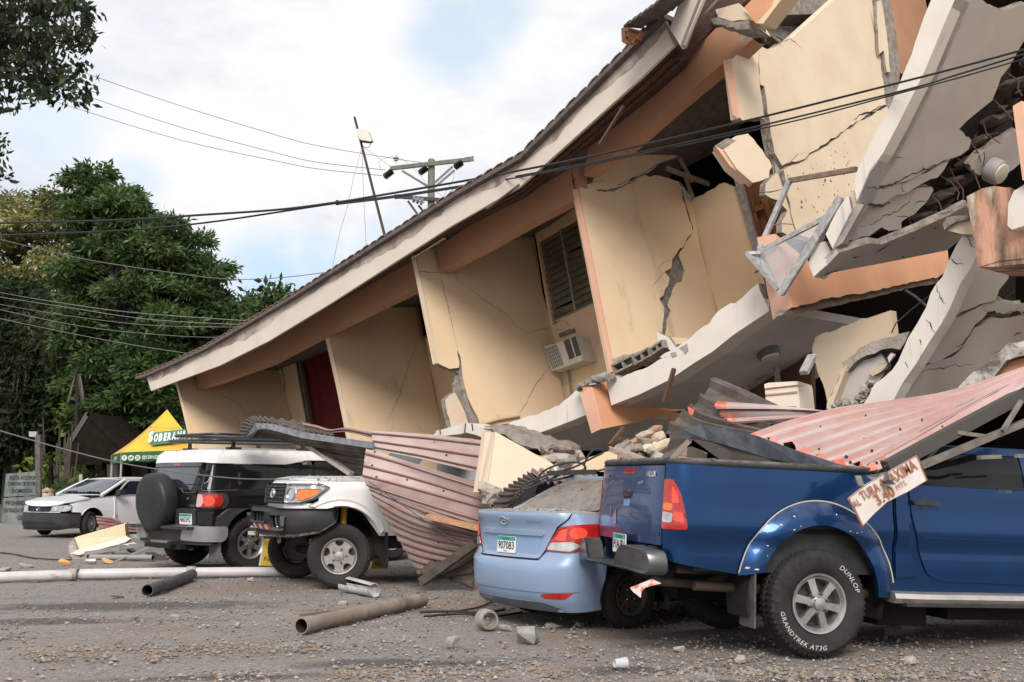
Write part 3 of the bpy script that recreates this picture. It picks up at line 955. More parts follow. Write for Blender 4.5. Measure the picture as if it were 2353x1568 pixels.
solid('render_flake',O((f5[0] + A_DIR * .01,f5[1]),c('1',(1062,895),(1100,858),(1165,848),(1140,880),(1080,900))),-A_DIR * .02,[Y_PALE,CONC],HB,jag='all',seed=46,amp=.01)
rs = random.Random(9)
mb = MB()
for i in range(95):                          # pock marks on the lower wall piece
    x,y = rs.uniform(1040,1440),rs.uniform(770,1200)
    if y < 960 - (x - 1020) * .62 + 30: continue
    p = on(c('1',(x,y)),(f5c[0] + A_DIR * .003,f5c[1]))
    r_ = rs.uniform(.006,.02) * (1.6 if rs.random() < .15 else 1)
    u_ = BACK; v_ = up
    mb.add([p + (u_ * math.cos(k * 1.047) * r_ * rs.uniform(.7,1.2) + v_ * math.sin(k * 1.047) * r_ * rs.uniform(.7,1.3)) for k in range(6)],[(0,1,2,3,4,5)])
kind(mb.build('pock_marks',M('pock',(.20,.12,.07),1),HB,world=True),'stuff')
wall_crack(f5b,c('1',(1500,60),(1515,140),(1540,260),(1550,330)),.015,47,CRK)
wall_crack(f5b,c('1',(1040,200),(1080,235),(1118,270)),.012,48)
wall_crack(f5b,c('1',(1405,670),(1440,640),(1500,620),(1560,590)),.03,49,CRK)
# column right of it: bare concrete, peach face
solid('column',O((f5[0] - A_DIR * .03 ,f5[1]),c('1',(1535,-40),(1590,-40),(1625,60),(1660,330),(1668,560),(1600,640),(1590,560),(1565,350))),-A_DIR * .2,[CONC,CONC],HB,jag={2,3,5,6},seed=50,amp=.03)
solid('column_face',O((f5[0] + A_DIR * .03,f5[1]),c('1',(1535,10),(1560,0),(1592,180),(1612,400),(1592,400),(1575,280),(1550,300),(1540,150))),-A_DIR * .05,[Y_PALE,CONC],HB,jag='all',seed=51,amp=.015)
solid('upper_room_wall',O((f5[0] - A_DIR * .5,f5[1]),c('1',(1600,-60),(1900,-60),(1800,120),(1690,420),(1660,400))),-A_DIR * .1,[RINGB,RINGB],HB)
solid('rear_wall',O((f5[0] - A_DIR * 1.2,f5[1]),c('1',(860,260),(1000,90),(1280,-40),(1420,-40),(1100,260))),-A_DIR * .1,[INTER,INTER],HB)
solid('bare_beam',O((f5[0] - A_DIR * .6,f5[1]),c('1',(900,120),(1060,-40),(1350,-40),(1300,20),(1140,170),(1020,250),(960,210))),-A_DIR * .2,[CONC,CONC],HB,jag='all',seed=52,amp=.03)
# rebar between the beam and the broken wall
mb = MB()
for p,q_ in (((840,140),(848,215)),((905,140),(918,232)),((880,150),(885,200)),((980,205),(1010,225))):
    a,b = O(f5,c('1',p,q_)); mb = MB(); mb.tube([a,a.lerp(b,.5) + Vector((.02,0,0)),b],.012,6); mb.build('rebar',M('rust',(.12,.07,.05),.9),HB,world=True)
# beam stump and the eave end at the top
PU = pl(.25)
bsolid('beam_stump',PU,c('1',(640,55),(770,18),(800,60),(830,108),(735,118),(655,95)),BACK * .5 - up * .12,[Y_PALE,CONC],jag={3,4,5},seed=53,amp=.02)
bsolid('broken_wall_core',shift(PU,.01),c('1',(612,105),(655,96),(735,118),(830,110),(822,160),(760,165),(690,140),(630,135)),BACK * .4,[CONC,CONC],jag='all',seed=54,amp=.02,step=.08)
bsolid('peach_lintel',shift(PU,.05),c('1',(800,42),(880,-40),(985,-40),(950,40),(865,132)),BACK * .1 ,[PEACH,PEACH])
bsolid('peach_lintel',shift(PU,.05),c('1',(950,40),(985,-40),(1035,-40),(905,132),(868,130)),BACK * .3,[Y_WALL,Y_WALL])
bsolid('fascia',shift(PF,.10),c('1',(388,160),(462,-60),(600,-60),(455,270)),BACK * .05,[FASC,FASC])
mb = MB()
a,b = O(shift(PF,.06),c('1',(462,265),(590,-60))); mb.bar(a,b,.05,.10,N_OUT)
a,b = O(shift(PF,-.1),c('1',(505,165),(690,-40))); mb.bar(a,b,.04,.03,N_OUT)
a,b = O(shift(PF,.0),c('1',(355,105),(425,250))); mb.bar(a,b,.03,.05,N_OUT)
mb.build('fascia_batten',M('grey_batten',(.24,.20,.18),.8),HB,world=True)
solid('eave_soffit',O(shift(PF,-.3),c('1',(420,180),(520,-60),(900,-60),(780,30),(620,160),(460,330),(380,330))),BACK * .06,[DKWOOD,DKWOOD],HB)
# upper roof lip with its tiles seen from below
ut = c('1',(130,152),(250,70),(330,10),(400,-50))
lo2 = c('1',(230,160),(345,100),(430,40),(520,-50))
for i in range(9):
    a,b = along(ut,i / 9),along(ut,(i + 1.08) / 9)
    d_,e_ = along(lo2,i / 9),along(lo2,(i + 1.0) / 9)
    A_,B_,D_,E_ = on(a,shift(PF,.75)),on(b,shift(PF,.75)),on(e_,shift(PF,.1)),on(d_,shift(PF,.1))
    solid('roof_tile',[A_ - up * .012 * (i % 2),B_ + up * .02,D_ + up * .02,E_ - up * .01 * (i % 2)],up * .03,[TILEG,TILE],HB)
mb = MB()
for p,q_,w in (((138,158),(140,232),.07),((140,232),(180,235),.06),((150,165),(230,185),.06),((160,185),(225,205),.10),((170,215),(200,235),.07)):
    a,b = O(shift(PF,.5),c('1',p,q_)); mb.bar(a,b,w,.08,N_OUT)
mb.build('rafter_end',WOODO,HB,world=True)

# ---- balcony slabs
def slab(edge_top,edge_bot,off,back_len,drop=0.0,mat=WHITE,soff=GREY,jag=True,seed=60,thick=.04):
    """White slab edge facing out, and the soffit behind it."""
    P = pl(off)
    e = edge_top + edge_bot[::-1]
    nt_ = len(edge_top)
    solid('slab_edge',O(P,e),BACK * .35,[mat,CONC],HB,jag=set(range(nt_ - 1)) if jag else None,seed=seed,amp=.022,step=.10)
    b3_ = O(shift(P,-.005),edge_bot)
    V,F = [],[]
    for p in b3_: V += [p,p + BACK * back_len + up * drop,p + up * .12,p + BACK * back_len + up * (drop + .12)]
    for i in range(len(b3_) - 1):
        for k,l in ((0,1),(1,3),(3,2),(2,0)): F.append((4 * i + k,4 * i + l,4 * i + 4 + l,4 * i + 4 + k))
    F += [(0,2,3,1),tuple(len(V) - 4 + k for k in (0,1,3,2))]
    mesh('floor_slab',V,F,soff,HB,world=True)
s_bot = c('g',(400,605),(720,480),(1050,320),(1330,130),(1540,0)) + c('2',(1200,1200),(1395,1070))
s_top = c('g',(345,350),(400,262),(510,295),(680,215),(880,130),(1060,40)) + c('2',(780,1330),(850,1290),(960,1215),(1060,1140),(1110,1070),(1240,1000),(1290,950),(1335,915),(1365,1000))
slab(s_top,s_bot,.08,3.2)
P6 = pl(.10)
for q_,w,s_ in (([(400,605),(520,590),(640,540)],.03,1),([(630,520),(720,505),(800,485)],.06,2),([(1000,380),(1300,350),(1560,300)],.03,3),([(1620,260),(1800,190),(2000,150),(2200,110)],.10,4),([(1870,95),(1920,70),(1955,40)],.04,5)):
    pq = [on(p,plane3(on(s_bot[0],pl(.08)),on(s_bot[-1],pl(.08)),BACK)) for p in c('g',*q_)]
    ribbon('crack',pq,w,Vector((0,-.2,-1)) * .02,CRK,HB,.02,s_)
# left, lower stretch of slab
slab(c('5',(600,1372),(700,1330),(800,1300),(960,1240),(1060,1150),(1110,1170),(1130,1220)),c('5',(560,1500),(800,1420),(950,1365),(1122,1298)),.06,3.0,seed=61)
slab(c('c',(515,242),(560,212),(735,162),(790,168),(930,222),(945,245)),c('c',(530,262),(640,246),(700,240),(740,228),(810,245),(915,288)),.45,1.2,seed=62,jag=False)
mb = MB()
for p,q_ in (((738,165),(733,228)),((783,168),(790,215)),((560,212),(562,242))):
    a,b = O(pl(.455),c('c',p,q_)); mb = MB(); mb.bar(a,b,.02,.01,N_OUT); mb.build('slab_joint',CRK,HB,world=True)
# hollow block broken along the slab's edge
solid('broken_slab_edge',O(pl(.5),c('c',(860,182),(960,180),(1080,205),(1200,260),(1330,290),(1385,320),(1380,375),(1290,370),(1120,310),(1040,265),(940,222))),BACK * .5,[DUSTC,CONC],HB,jag='all',seed=63,amp=.03,step=.09)
# rubble along the balcony floors: hollow blocks
def block(px,size,seed,plane,rotz=None,name='hollow_block'):
    p = on(px,plane)
    rb = random.Random(seed)
    m = MB()
    L_,H_,D_ = size
    ang = math.atan2(A_DIR.y,A_DIR.x) + (rotz if rotz is not None else rb.uniform(-.2,.2))
    T_ = Matrix.Translation(p) @ Matrix.Rotation(ang,4,'Z') @ Matrix.Rotation(-.33 + rb.uniform(-.05,.05),4,'Y')
    t = .03
    m.box(0,L_,0,D_,0,t,mat=T_); m.box(0,L_,0,D_,H_ - t,H_,mat=T_)
    for x in (0,L_ / 2 - t / 2,L_ - t): m.box(x,x + t,.002,D_ - .002,t,H_ - t,mat=T_)
    m.box(0.001,L_ - .001,D_ - .05,D_ - .003,t,H_ - t,mat=T_)
    return m.build(name,CONC,HB,world=True)
for i,(px,s_) in enumerate([((525,1425),(.42,.16,.3)),((640,1375),(.36,.15,.3)),((735,1320),(.30,.13,.3))]):
    block(c('2',px),s_,70 + i,pl(-.05))
solid('broken_slab_edge',O(pl(-.2),c('2',(515,1340),(640,1305),(800,1248),(828,1260),(835,1300),(700,1335),(560,1380),(520,1400))),BACK * .4,[DUSTC,CONC],HB,jag='all',seed=75,amp=.02,step=.1)
solid('render_flake',O(pl(-.1),c('2',(768,1180),(790,1200),(830,1215),(875,1280),(850,1300),(820,1270),(770,1240))),BACK * .06,[WHITE,CONC],HB,jag='all',seed=76,amp=.01)
solid('render_flake',O(pl(-.2),c('2',(845,1215),(945,1222),(920,1250),(870,1260))),BACK * .06,[Y_WALL,CONC],HB,jag='all',seed=77,amp=.01)
for i,q_ in enumerate((((845,1310),(870,1300),(878,1320),(855,1330)),((890,1278),(935,1255),(942,1290),(925,1312),(912,1290)))):
    solid('bare_patch',O(pl(.083),c('2',*q_)),N_OUT * .006,[M('bare_concrete',(.36,.35,.34),.9),CONC],HB,jag='all',seed=80 + i,amp=.008,step=.05)
# ---- downstand beams at the wall lines
def beam(tip,off,face,seed=1,jag=None):
    P = pl(off)
    t3_ = O(P,tip)
    solid('wall_end',t3_,N_OUT * .03,[PINK,PINK],HB)
    bp = plane3(t3_[1],t3_[2],BACK)
    solid('beam',O(bp,face),-A_DIR * .22,[PEACH,CONC],HB,jag=jag,seed=seed,amp=.012,step=.10)
    return bp
b1 = beam(c('g',(60,470),(185,400),(305,870),(190,925)),.30,c('g',(185,398),(340,340),(405,600),(980,440),(1540,340),(1700,290),(1850,280),(1900,380),(1400,600),(1060,690),(680,795),(305,870)),71,{8,9})
b2 = beam(c('3',(-10,660),(90,640),(185,1050),(80,1120)),.30,c('3',(90,640),(270,790),(300,880),(700,800),(1050,718),(1060,830),(1000,880),(800,920),(600,965),(380,1000),(185,1050)),72,{6,7,8,9})
solid('beam_core',O((b2[0] - A_DIR * .05,b2[1]),c('3',(120,1095),(185,1040),(600,955),(1000,870),(1000,910),(850,940),(430,1040))),-A_DIR * .15,[M('torn_beam_core',(.17,.11,.075),.95,col2=(.10,.065,.045),scale=8,bump=.8,bscale=30),CONC],HB,jag='all',seed=73,amp=.012)
ribbon('crack',O((b2[0] + A_DIR * .01,b2[1]),c('j',(130,1195),(160,1175),(190,1160))),.03,A_DIR * .006,CRK,HB,.01,74)
# torn bits on top of beam 1
for i in range(12):
    x = 30 + i * 30
    chunk('broken_slab_edge',on(c('g',(x + 10,430 - i * 11)),pl(.22)) - up * .03,(rr.uniform(.12,.3),rr.uniform(.1,.2),rr.uniform(.04,.16)),CONC if i % 3 else M('grey_flake',(.33,.34,.34),.9),300 + i,HB)
# ---- the fallen upper slabs on the right: steep white edge, grey soffit
def fallen(edge_l,edge_r,off,soffit,seed=1,mat=WHITE):
    P = pl(off)
    solid('slab_edge',O(P,edge_l + edge_r[::-1]),BACK * .22,[mat,CONC],HB,jag=set(range(len(edge_l) - 1)),seed=seed,amp=.02)
    r3 = O(P,edge_r)
    sp = plane3(r3[0],r3[-1],BACK)
    return sp
cl_ = c('1',(1850,-30),(1800,90),(1765,190),(1700,370),(1640,520),(1580,650),(1520,760),(1450,900),(1410,1020),(1420,1100))
cr_ = c('1',(1980,-30),(1920,110),(1870,230),(1800,400),(1730,540),(1650,700),(1570,850),(1500,950),(1440,1090),(1428,1120))
sp1 = fallen(cl_,cr_,.55,None,81)
LIP = M('lip_concrete',(.44,.41,.38),.85,col2=(.33,.30,.28),scale=6,bump=.4,bscale=40)
def lipset(edge,sp,w0,w1,seed=5):
    """Grey drip lip beside the white edge."""
    e3_ = O(sp,edge)
    V,F = [],[]
    for p in e3_: V += [p + BACK * w0 - up * .015,p + BACK * w1 - up * .015,p + BACK * w0 + up * .02,p + BACK * w1 + up * .02]
    for i in range(len(e3_) - 1):
        for k,l in ((0,1),(1,3),(3,2),(2,0)): F.append((4 * i + k,4 * i + l,4 * i + 4 + l,4 * i + 4 + k))
    mesh('drip_lip',V,F,LIP,HB,world=True)
lipset(cr_,sp1,0.0,.30)
nd = sp1[1] if sp1[1].z < 0 else -sp1[1]       # points out of the soffit, down and towards the camera
def sof(pts,jag,seed,mat=GREY,off=0.0,th=.10):
    return solid('soffit_panel',[p - nd * off for p in O(sp1,pts)],-nd * th,[mat,CONC],HB,jag=jag,seed=seed,amp=.03,step=.12)
sof(c('1',(2030,-30),(2120,0),(2250,60),(2380,20),(2380,190),(2320,290),(2300,330),(2230,430),(2180,560),(2080,640),(1995,720),(2065,780),(2050,830),(1960,880),(1870,920),(1700,1010),(1600,1030),(1520,1035),(1580,880),(1750,540),(1880,270)),set(range(0,14)),82,off=.01)
sof(c('1',(1520,1045),(1600,1042),(1700,1020),(1870,930),(1950,885),(1915,950),(1880,990),(1800,1020),(1720,1070),(1650,1085),(1560,1140),(1470,1125)),set(range(0,11)),83,off=.02)
sof(c('1',(1440,1135),(1560,1145),(1640,1090),(1760,1060),(1860,1045),(1868,1065),(1830,1130),(1760,1200),(1690,1240),(1690,1280),(1620,1290),(1580,1270),(1510,1320),(1400,1340),(1340,1350)),set(range(1,13)),84,off=.05)
# lower end pieces of the same slab
solid('slab_edge',O(pl(.6),c('1',(1380,1085),(1395,1170),(1290,1380),(1252,1300),(1310,1180))),BACK * .25,[WHITE,CONC],HB,jag={4,0},seed=85,amp=.02)
solid('slab_edge',O(pl(.52),c('1',(1365,1080),(1410,1060),(1440,1120),(1395,1185),(1385,1120))),BACK * .25,[Y_PALE,CONC],HB,jag='all',seed=89,amp=.01)
solid('drip_lip',O(pl(.55),c('1',(1425,1130),(1465,1135),(1345,1350),(1295,1382))),BACK * .12,[LIP,LIP],HB)
# dark torn hollow behind the soffit
solid('torn_slab_core',[p - nd * .35 for p in O(sp1,c('1',(1300,1400),(1400,1320),(1700,1220),(1800,1000),(1950,850),(2050,700),(2250,400),(2400,100),(2420,900),(2000,1180),(1560,1400)))],-nd * .05,[M('torn_core',(.065,.05,.04),1.0,col2=(.030,.024,.02),scale=5,bump=1.5,bscale=14),CONC],HB,seed=86)
rk = random.Random(88)
TORN = M('torn_core_lump',(.12,.095,.075),1.0,col2=(.05,.04,.033),scale=7,bump=1.0,bscale=25)
for i in range(46):                          # ragged lumps hanging in the tear
    t = i / 45
    px = along([(1340,1375),(1600,1300),(1850,1090),(2010,900),(2130,720),(2260,480),(2340,300)],t)
    px = (px[0] + rk.uniform(-10,70),px[1] + rk.uniform(0,60))
    p = on(c('1',px),(sp1[0] - nd * rk.uniform(.15,.33),sp1[1]))
    s_ = rk.uniform(.10,.42)
    chunk('torn_lump',p - up * .1,(s_ * rk.uniform(.8,2),s_,s_ * rk.uniform(.25,.5)),TORN,500 + i,HB,rot=(rk.uniform(-.3,.3),rk.uniform(-.5,-.1),rk.uniform(-.3,.6)),box=.5)
for q_,w,s_ in (([(1465,1035),(1530,1040),(1600,1025),(1640,1005),(1720,960),(1840,920),(1950,880)],.035,1),([(1440,1128),(1540,1138),(1600,1125)],.05,2),([(1400,1255),(1500,1240),(1560,1200),(1640,1165),(1710,1120),(1710,1090),(1740,1060)],.018,3),([(1710,1160),(1760,1110),(1840,1105)],.018,4),([(1660,1020),(1665,1045),(1690,1065)],.015,5),([(1640,1190),(1700,1200),(1745,1205)],.025,7),([(1600,860),(1650,870),(1690,880)],.01,8),([(1770,900),(1790,935),(1830,940)],.012,9)):
    ribbon('crack',[p + nd * .0 for p in O(sp1,c('1',*q_))],w,nd * .03,CRKG,HB,.02,s_)
# second, lower fallen slab
dl_ = c('3',(1165,600),(1100,700),(1060,780),(1020,880),(985,920),(930,1050),(880,1140),(830,1220),(740,1400),(640,1480),(560,1620))
dr_ = c('3',(1215,620),(1212,760),(1180,830),(1120,920),(1060,1060),(1010,1150),(950,1240),(870,1370),(800,1470),(720,1620),(690,1650))
sp2 = fallen(dl_,dr_,.75,None,91)
nd2 = sp2[1] if sp2[1].z < 0 else -sp2[1]
lip2 = O(sp2,dr_)
lipset(dr_,sp2,0.0,.10)
def sof2(pts,jag,seed,off=0.0):
    return solid('soffit_panel',[p - nd2 * off for p in O(sp2,pts)],-nd2 * .1,[GREY,CONC],HB,jag=jag,seed=seed,amp=.03,step=.12)
sof2(c('3',(1235,790),(1330,800),(1400,840),(1390,890),(1340,950),(1320,1010),(1200,1050),(1120,1080),(1090,1100),(1150,950)),set(range(0,8)),92)
sof2(c('3',(1095,1110),(1210,1060),(1330,1020),(1500,1030),(1500,1080),(1400,1085),(1280,1080),(1250,1120),(1210,1150),(1180,1200),(1120,1290),(1050,1330),(900,1390),(1000,1230)),set(range(0,12)),93,.015)
sof2(c('3',(895,1400),(1050,1345),(1130,1300),(1190,1210),(1215,1170),(1290,1130),(1500,1100),(1500,1650),(720,1650)),set(range(0,6)),94,.03)
solid('torn_slab_core',[p - nd2 * .30 for p in O(sp2,c('3',(1250,780),(1550,700),(1550,1700),(800,1700),(1000,1300)))],-nd2 * .05,[MATS['torn_core'],CONC],HB,seed=95)
for q_,w,s_ in (([(880,1408),(960,1385),(1080,1370),(1190,1360)],.015,1),([(1060,1280),(1110,1255),(1150,1215),(1190,1170)],.02,2),([(1230,1050),(1290,1075),(1370,1080),(1450,1040)],.015,3),([(1120,1300),(1130,1260),(1165,1230)],.012,4),([(1280,1310),(1330,1290),(1365,1235)],.012,5),([(930,1530),(1010,1520),(1060,1500)],.012,6),([(1410,1195),(1435,1188),(1455,1185)],.05,7)):
    ribbon('crack',O(sp2,c('3',*q_)),w,nd2 * .03,CRKG,HB,.02,s_)
for q_,s_ in (([(1160,645),(1180,690),(1200,720)],1),([(1065,770),(1090,800),(1140,810)],2),([(985,920),(1010,990),(1035,1030)],3),([(930,1110),(960,1150),(980,1200)],4),([(890,1230),(905,1260)],5),([(815,1350),(825,1390)],6)):
    ribbon('crack',O(pl(.75),c('3',*q_)),.014,N_OUT * .006,CRKG,HB,.012,s_)
# first-floor slab between: flat soffit running back over the peach beam
s3b = c('3',(300,880),(330,850),(460,740))
s3t = c('3',(270,800),(310,690),(365,680),(400,740))
fp3 = pl(.5)
solid('slab_edge',O(fp3,s3t + s3b[::-1]),BACK * .25,[WHITE,CONC],HB,jag={0,1,2},seed=96,amp=.012)
e0,e1 = O(fp3,[s3b[0],s3b[-1]])
sp3 = plane3(e0,e1,BACK)
n3 = sp3[1] if sp3[1].z < 0 else -sp3[1]
solid('soffit_panel',O(sp3,c('3',(322,872),(440,745),(520,720),(620,690),(680,700),(820,640),(1000,560),(1160,480),(1200,600),(1050,730),(700,800))),-n3 * .1,[GREY,CONC],HB,jag={1,2,3,4,5,6},seed=97,amp=.02)
for q_,s_ in (([(330,875),(400,850),(460,825)],1),([(640,745),(680,720),(730,690)],2),([(510,770),(560,760)],3),([(830,670),(860,655)],4),([(965,610),(995,600)],5)):
    ribbon('crack',O(sp3,c('3',*q_)),.03,n3 * .012,CRKG,HB,.015,s_)
# weathered peach block at right
PW = pl(1.3)
MOULD = M('mouldy_peach',(.62,.33,.22),.85,col2=(.12,.085,.06),scale=2.6,lo=.42,hi=.62,stretch=(1.6,1.6,.5),streak=(.70,.58,.45),streak_amt=.4,streak_scale=(9,9,2),bump=.3,bscale=30)
solid('mouldy_column',O(PW,c('3',(1155,430),(1240,385),(1310,370),(1375,378),(1400,620),(1480,620),(1480,775),(1340,790),(1222,825))),BACK * .35,[MOULD,CONC],HB,jag={0,1,2},seed=98,amp=.02)
solid('mouldy_column',O(shift(PW,-.01),c('3',(1222,825),(1340,790),(1520,770),(1520,800),(1330,822))),BACK * .8,[MOULD,MOULD],HB)
solid('broken_panel',O(shift(PW,.12),c('3',(1390,470),(1420,400),(1500,350),(1520,580),(1408,615),(1385,590))),BACK * .15,[WHITE,CONC],HB,jag={0,1,4,5},seed=99,amp=.015)
solid('broken_panel',O(shift(PW,-.25),c('3',(1035,585),(1060,550),(1110,540),(1180,538),(1190,640),(1130,640),(1050,620))),BACK * .4,[Y_PALE,CONC],HB,jag={0,1,5,6},seed=101,amp=.02)
solid('broken_wall_core',O(shift(PW,-.24),c('3',(1035,585),(1060,550),(1110,540),(1180,538),(1180,560),(1110,575),(1060,605),(1045,622))),N_OUT * .05,[CONC,CONC],HB,jag='all',seed=102,amp=.012,step=.08)
solid('wall_end',O(shift(PW,.2),c('1',(2290,590),(2340,560),(2400,1000),(2345,1000))),BACK * .2,[PINK,PINK],HB)
solid('party_wall',O(shift(PW,.19),c('1',(2330,590),(2420,560),(2420,1000),(2360,1000))),BACK * .2,[Y_PALE,CONC],HB)
# ceiling lamp panel hanging at right
lp = plane3(on(c('1',(2060,940)),pl(.3)),on(c('1',(2060,940)),pl(.3)) + A_DIR + up * .5,BACK + up * .1)
solid('soffit_panel',O(sp1,c('1',(2055,915),(2110,850),(2320,720),(2340,900),(2250,970),(2100,972),(2060,945))),-nd * .1,[GREY,CONC],HB,jag='all',seed=103,amp=.02)
# ---- ground-floor interior shell: keeps the inside dark
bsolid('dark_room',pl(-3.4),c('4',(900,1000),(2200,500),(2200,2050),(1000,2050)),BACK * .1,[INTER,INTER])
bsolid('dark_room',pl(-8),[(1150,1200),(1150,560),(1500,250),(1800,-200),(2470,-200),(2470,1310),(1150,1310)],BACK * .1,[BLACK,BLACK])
bsolid('lower_wall',pl(-2.0),c('f',(380,420),(540,370),(760,290),(990,190),(1000,600),(700,640),(560,640)),BACK * .1,[INTER,INTER])
bsolid('lower_wall',pl(-1.9),c('f',(545,380),(700,310),(960,200),(940,180),(740,260),(530,350)),BACK * .1,[Y_WALL,Y_WALL])
mb = MB()
for p,q_ in (((770,300),(780,400)),((580,420),(590,560)),((580,395),(770,315)),((935,320),(1000,225))):
    a,b = O(pl(-1.75),c('f',p,q_)); mb = MB(); mb.bar(a,b,.07,.05,N_OUT); mb.build('window_frame',ALU,HB,world=True)
solid('back_wall',O(pl(-.9),c('g',(1040,725),(1085,715),(1100,1000),(1060,1000))),BACK * .1,[PEACH,PEACH],HB)
# big tilted wall leaves inside the gap
def leaf(pts,off,mat,jag,seed,th=.14,dirv=None):
    P = pl(off)
    return solid('fallen_wall_panel',O(P,pts),(dirv or BACK) * th,[mat,CONC],HB,jag=jag,seed=seed,amp=.025,step=.09)
leaf(c('f',(1020,110),(1080,80),(1350,-10),(1500,-60),(1520,120),(1400,200),(1210,290),(1180,340),(1120,480),(1090,570),(1080,450),(1030,320),(1000,220),(1000,170)),-.7,Y_PALE,{0,1,9,10,11,12,13},110)
leaf(c('f',(1190,270),(1300,180),(1420,130),(1620,75),(1560,190),(1440,190),(1400,215),(1300,250),(1225,330),(1200,310)),-.1,DUSTC,'all',111,.35)
leaf(c('f',(1210,310),(1290,270),(1440,215),(1480,290),(1420,400),(1330,520),(1240,570),(1110,590)),-.2,GREY,{0,1,2,3,4,5},112,.10)
leaf(c('f',(1090,560),(1180,330),(1215,290),(1210,330),(1110,590)),-.06,Y_PALE,{0,1},113,.2)
leaf(c('f',(1365,320),(1440,285),(1480,280),(1460,310),(1385,360),(1370,345)),-.12,Y_PALE,'all',114,.05)
leaf(c('f',(1500,215),(1525,220),(1490,275),(1480,240)),-.1,WHITE,'all',115,.03)
# rough concrete lying on the slab at the far right
solid('broken_slab_edge',O(pl(1.2),c('f',(1890,480),(1960,400),(2040,320),(2180,220),(2250,150),(2400,120),(2400,220),(2240,260),(2130,400),(2030,450),(1990,480))),BACK * .3,[M('whitened_concrete',(.62,.58,.53),.9,col2=(.17,.14,.12),scale=3.5,lo=.45,hi=.6,bump=1.0,bscale=20),CONC],HB,jag='all',seed=116,amp=.03,step=.1)
solid('fallen_wall_panel',O(pl(1.1),c('f',(2130,410),(2240,270),(2400,230),(2400,400))),BACK * .1,[PEACH,CONC],HB)
rk = random.Random(12)
for i in range(16):
    px = along([(1150,575),(1250,550),(1320,500),(1400,420),(1330,480)],rk.random())
    chunk('rubble_lump',on(c('f',(px[0] + rk.uniform(-15,15),px[1] + rk.uniform(-5,15))),pl(.3)),(rk.uniform(.08,.22),rk.uniform(.08,.2),rk.uniform(.05,.14)),DUSTC,700 + i,HB)
# bent reinforcement and stray cables in the tears
RUSTY = M('rust',(.12,.07,.05),.9)
rk = random.Random(55)
for i,(x,y) in enumerate(((2080,760),(2010,900),(1905,985),(1830,1075),(1720,1230),(2190,560),(2280,420),(1600,1300),(2130,690),(1950,950))):
    p = on(c('1',(x,y)),(sp1[0] - nd * .12,sp1[1]))
    q = [p]
    for k in range(3): q.append(q[-1] + Vector((rk.uniform(-.05,.16),rk.uniform(-.05,.05),-rk.uniform(.05,.16))))
    m = MB(); m.tube([q[0].lerp(q[1],-.5)] + q,.009,6); m.build('rebar',RUSTY,HB,50,True)
for i,(k_,pts,off,w) in enumerate((('3',((735,1195),(760,1140),(850,1060),(950,985)),.2,.008),('3',((815,955),(870,990),(940,1050)),-.6,.02),('2',((430,392),(520,398),(620,350),(760,250),(880,205)),-.2,.012),('2',((860,340),(900,380),(960,440)),-.4,.012),('1',((150,560),(60,650),(-30,740)),.1,.01),('3',((0,405),(60,405),(100,395)),.2,.006))):
    P = [on(q,pl(off)) for q in c(k_,*pts)]
    m = MB(); m.tube(P,w,6); m.build('stray_cable',M('stray_cable',(.05,.045,.04),.7),HB,50,True)
# the building goes on beyond the picture
bsolid('back_wall',pl(-2.2),[(2440,-300),(3000,-420),(3000,1330),(2440,1300)],BACK * .2,[Y_PALE,Y_PALE])
bsolid('slab_edge',pl(.4),[(2420,640),(3000,560),(3000,690),(2420,770)],BACK * 2.5,[WHITE,GREY])
bsolid('party_wall',pl(.3),[(2640,-300),(2680,-300),(2690,620),(2650,625)],BACK * 2.4,[Y_PALE,PINK])
# ================================================================ vehicles
TYRE = M('tyre_rubber',(.016,.0155,.015),.85,col2=(.034,.031,.028),scale=5,bump=.25,bscale=60)
RIM = M('alloy_rim',(.56,.55,.54),.32,.9,col2=(.42,.40,.38),scale=9,rough2=.5)
RIMD = M('dark_wheel_metal',(.10,.095,.09),.6,.6)  # dark metal of brake drums, nuts and steel hub caps
BLKP = M('black_plastic',(.022,.023,.025),.55,col2=(.045,.045,.045),scale=5,bump=.15,bscale=200,dust=(.25,.21,.18),dust_amt=.35)
GREYP = M('grey_plastic',(.07,.072,.075),.6,col2=(.10,.10,.10),scale=5,bump=.1,bscale=200)
UNDER = M('underbody',(.012,.011,.010),.9)
GLASS = M('tinted_glass',(.008,.009,.011),.05,col2=(.014,.014,.014),scale=2,spec=.4)
RUB = M('rubber_seal',(.015,.015,.015),.7)
REDL = M('red_lens',(.52,.022,.015),.10,col2=(.30,.008,.006),scale=7,coat=1.0,spec=.6)
REDB = M('red_lens_bright',(.85,.07,.03),.12,coat=1.0)
AMB = M('amber_lens',(.80,.23,.03),.12,col2=(.65,.14,.02),scale=12,coat=1.0)
CLR = M('clear_lens',(.62,.62,.63),.10,.35,col2=(.30,.30,.32),scale=9,coat=1.0)
CHR = M('chrome',(.75,.75,.75),.12,1.0)
PLATE = M('plate_white',(.78,.78,.76),.5)
PGREEN = M('plate_green',(.03,.38,.27),.5)
INK = M('ink_black',(.015,.015,.015),.7)
SEAM = M('panel_gap',(.006,.006,.007),.9)

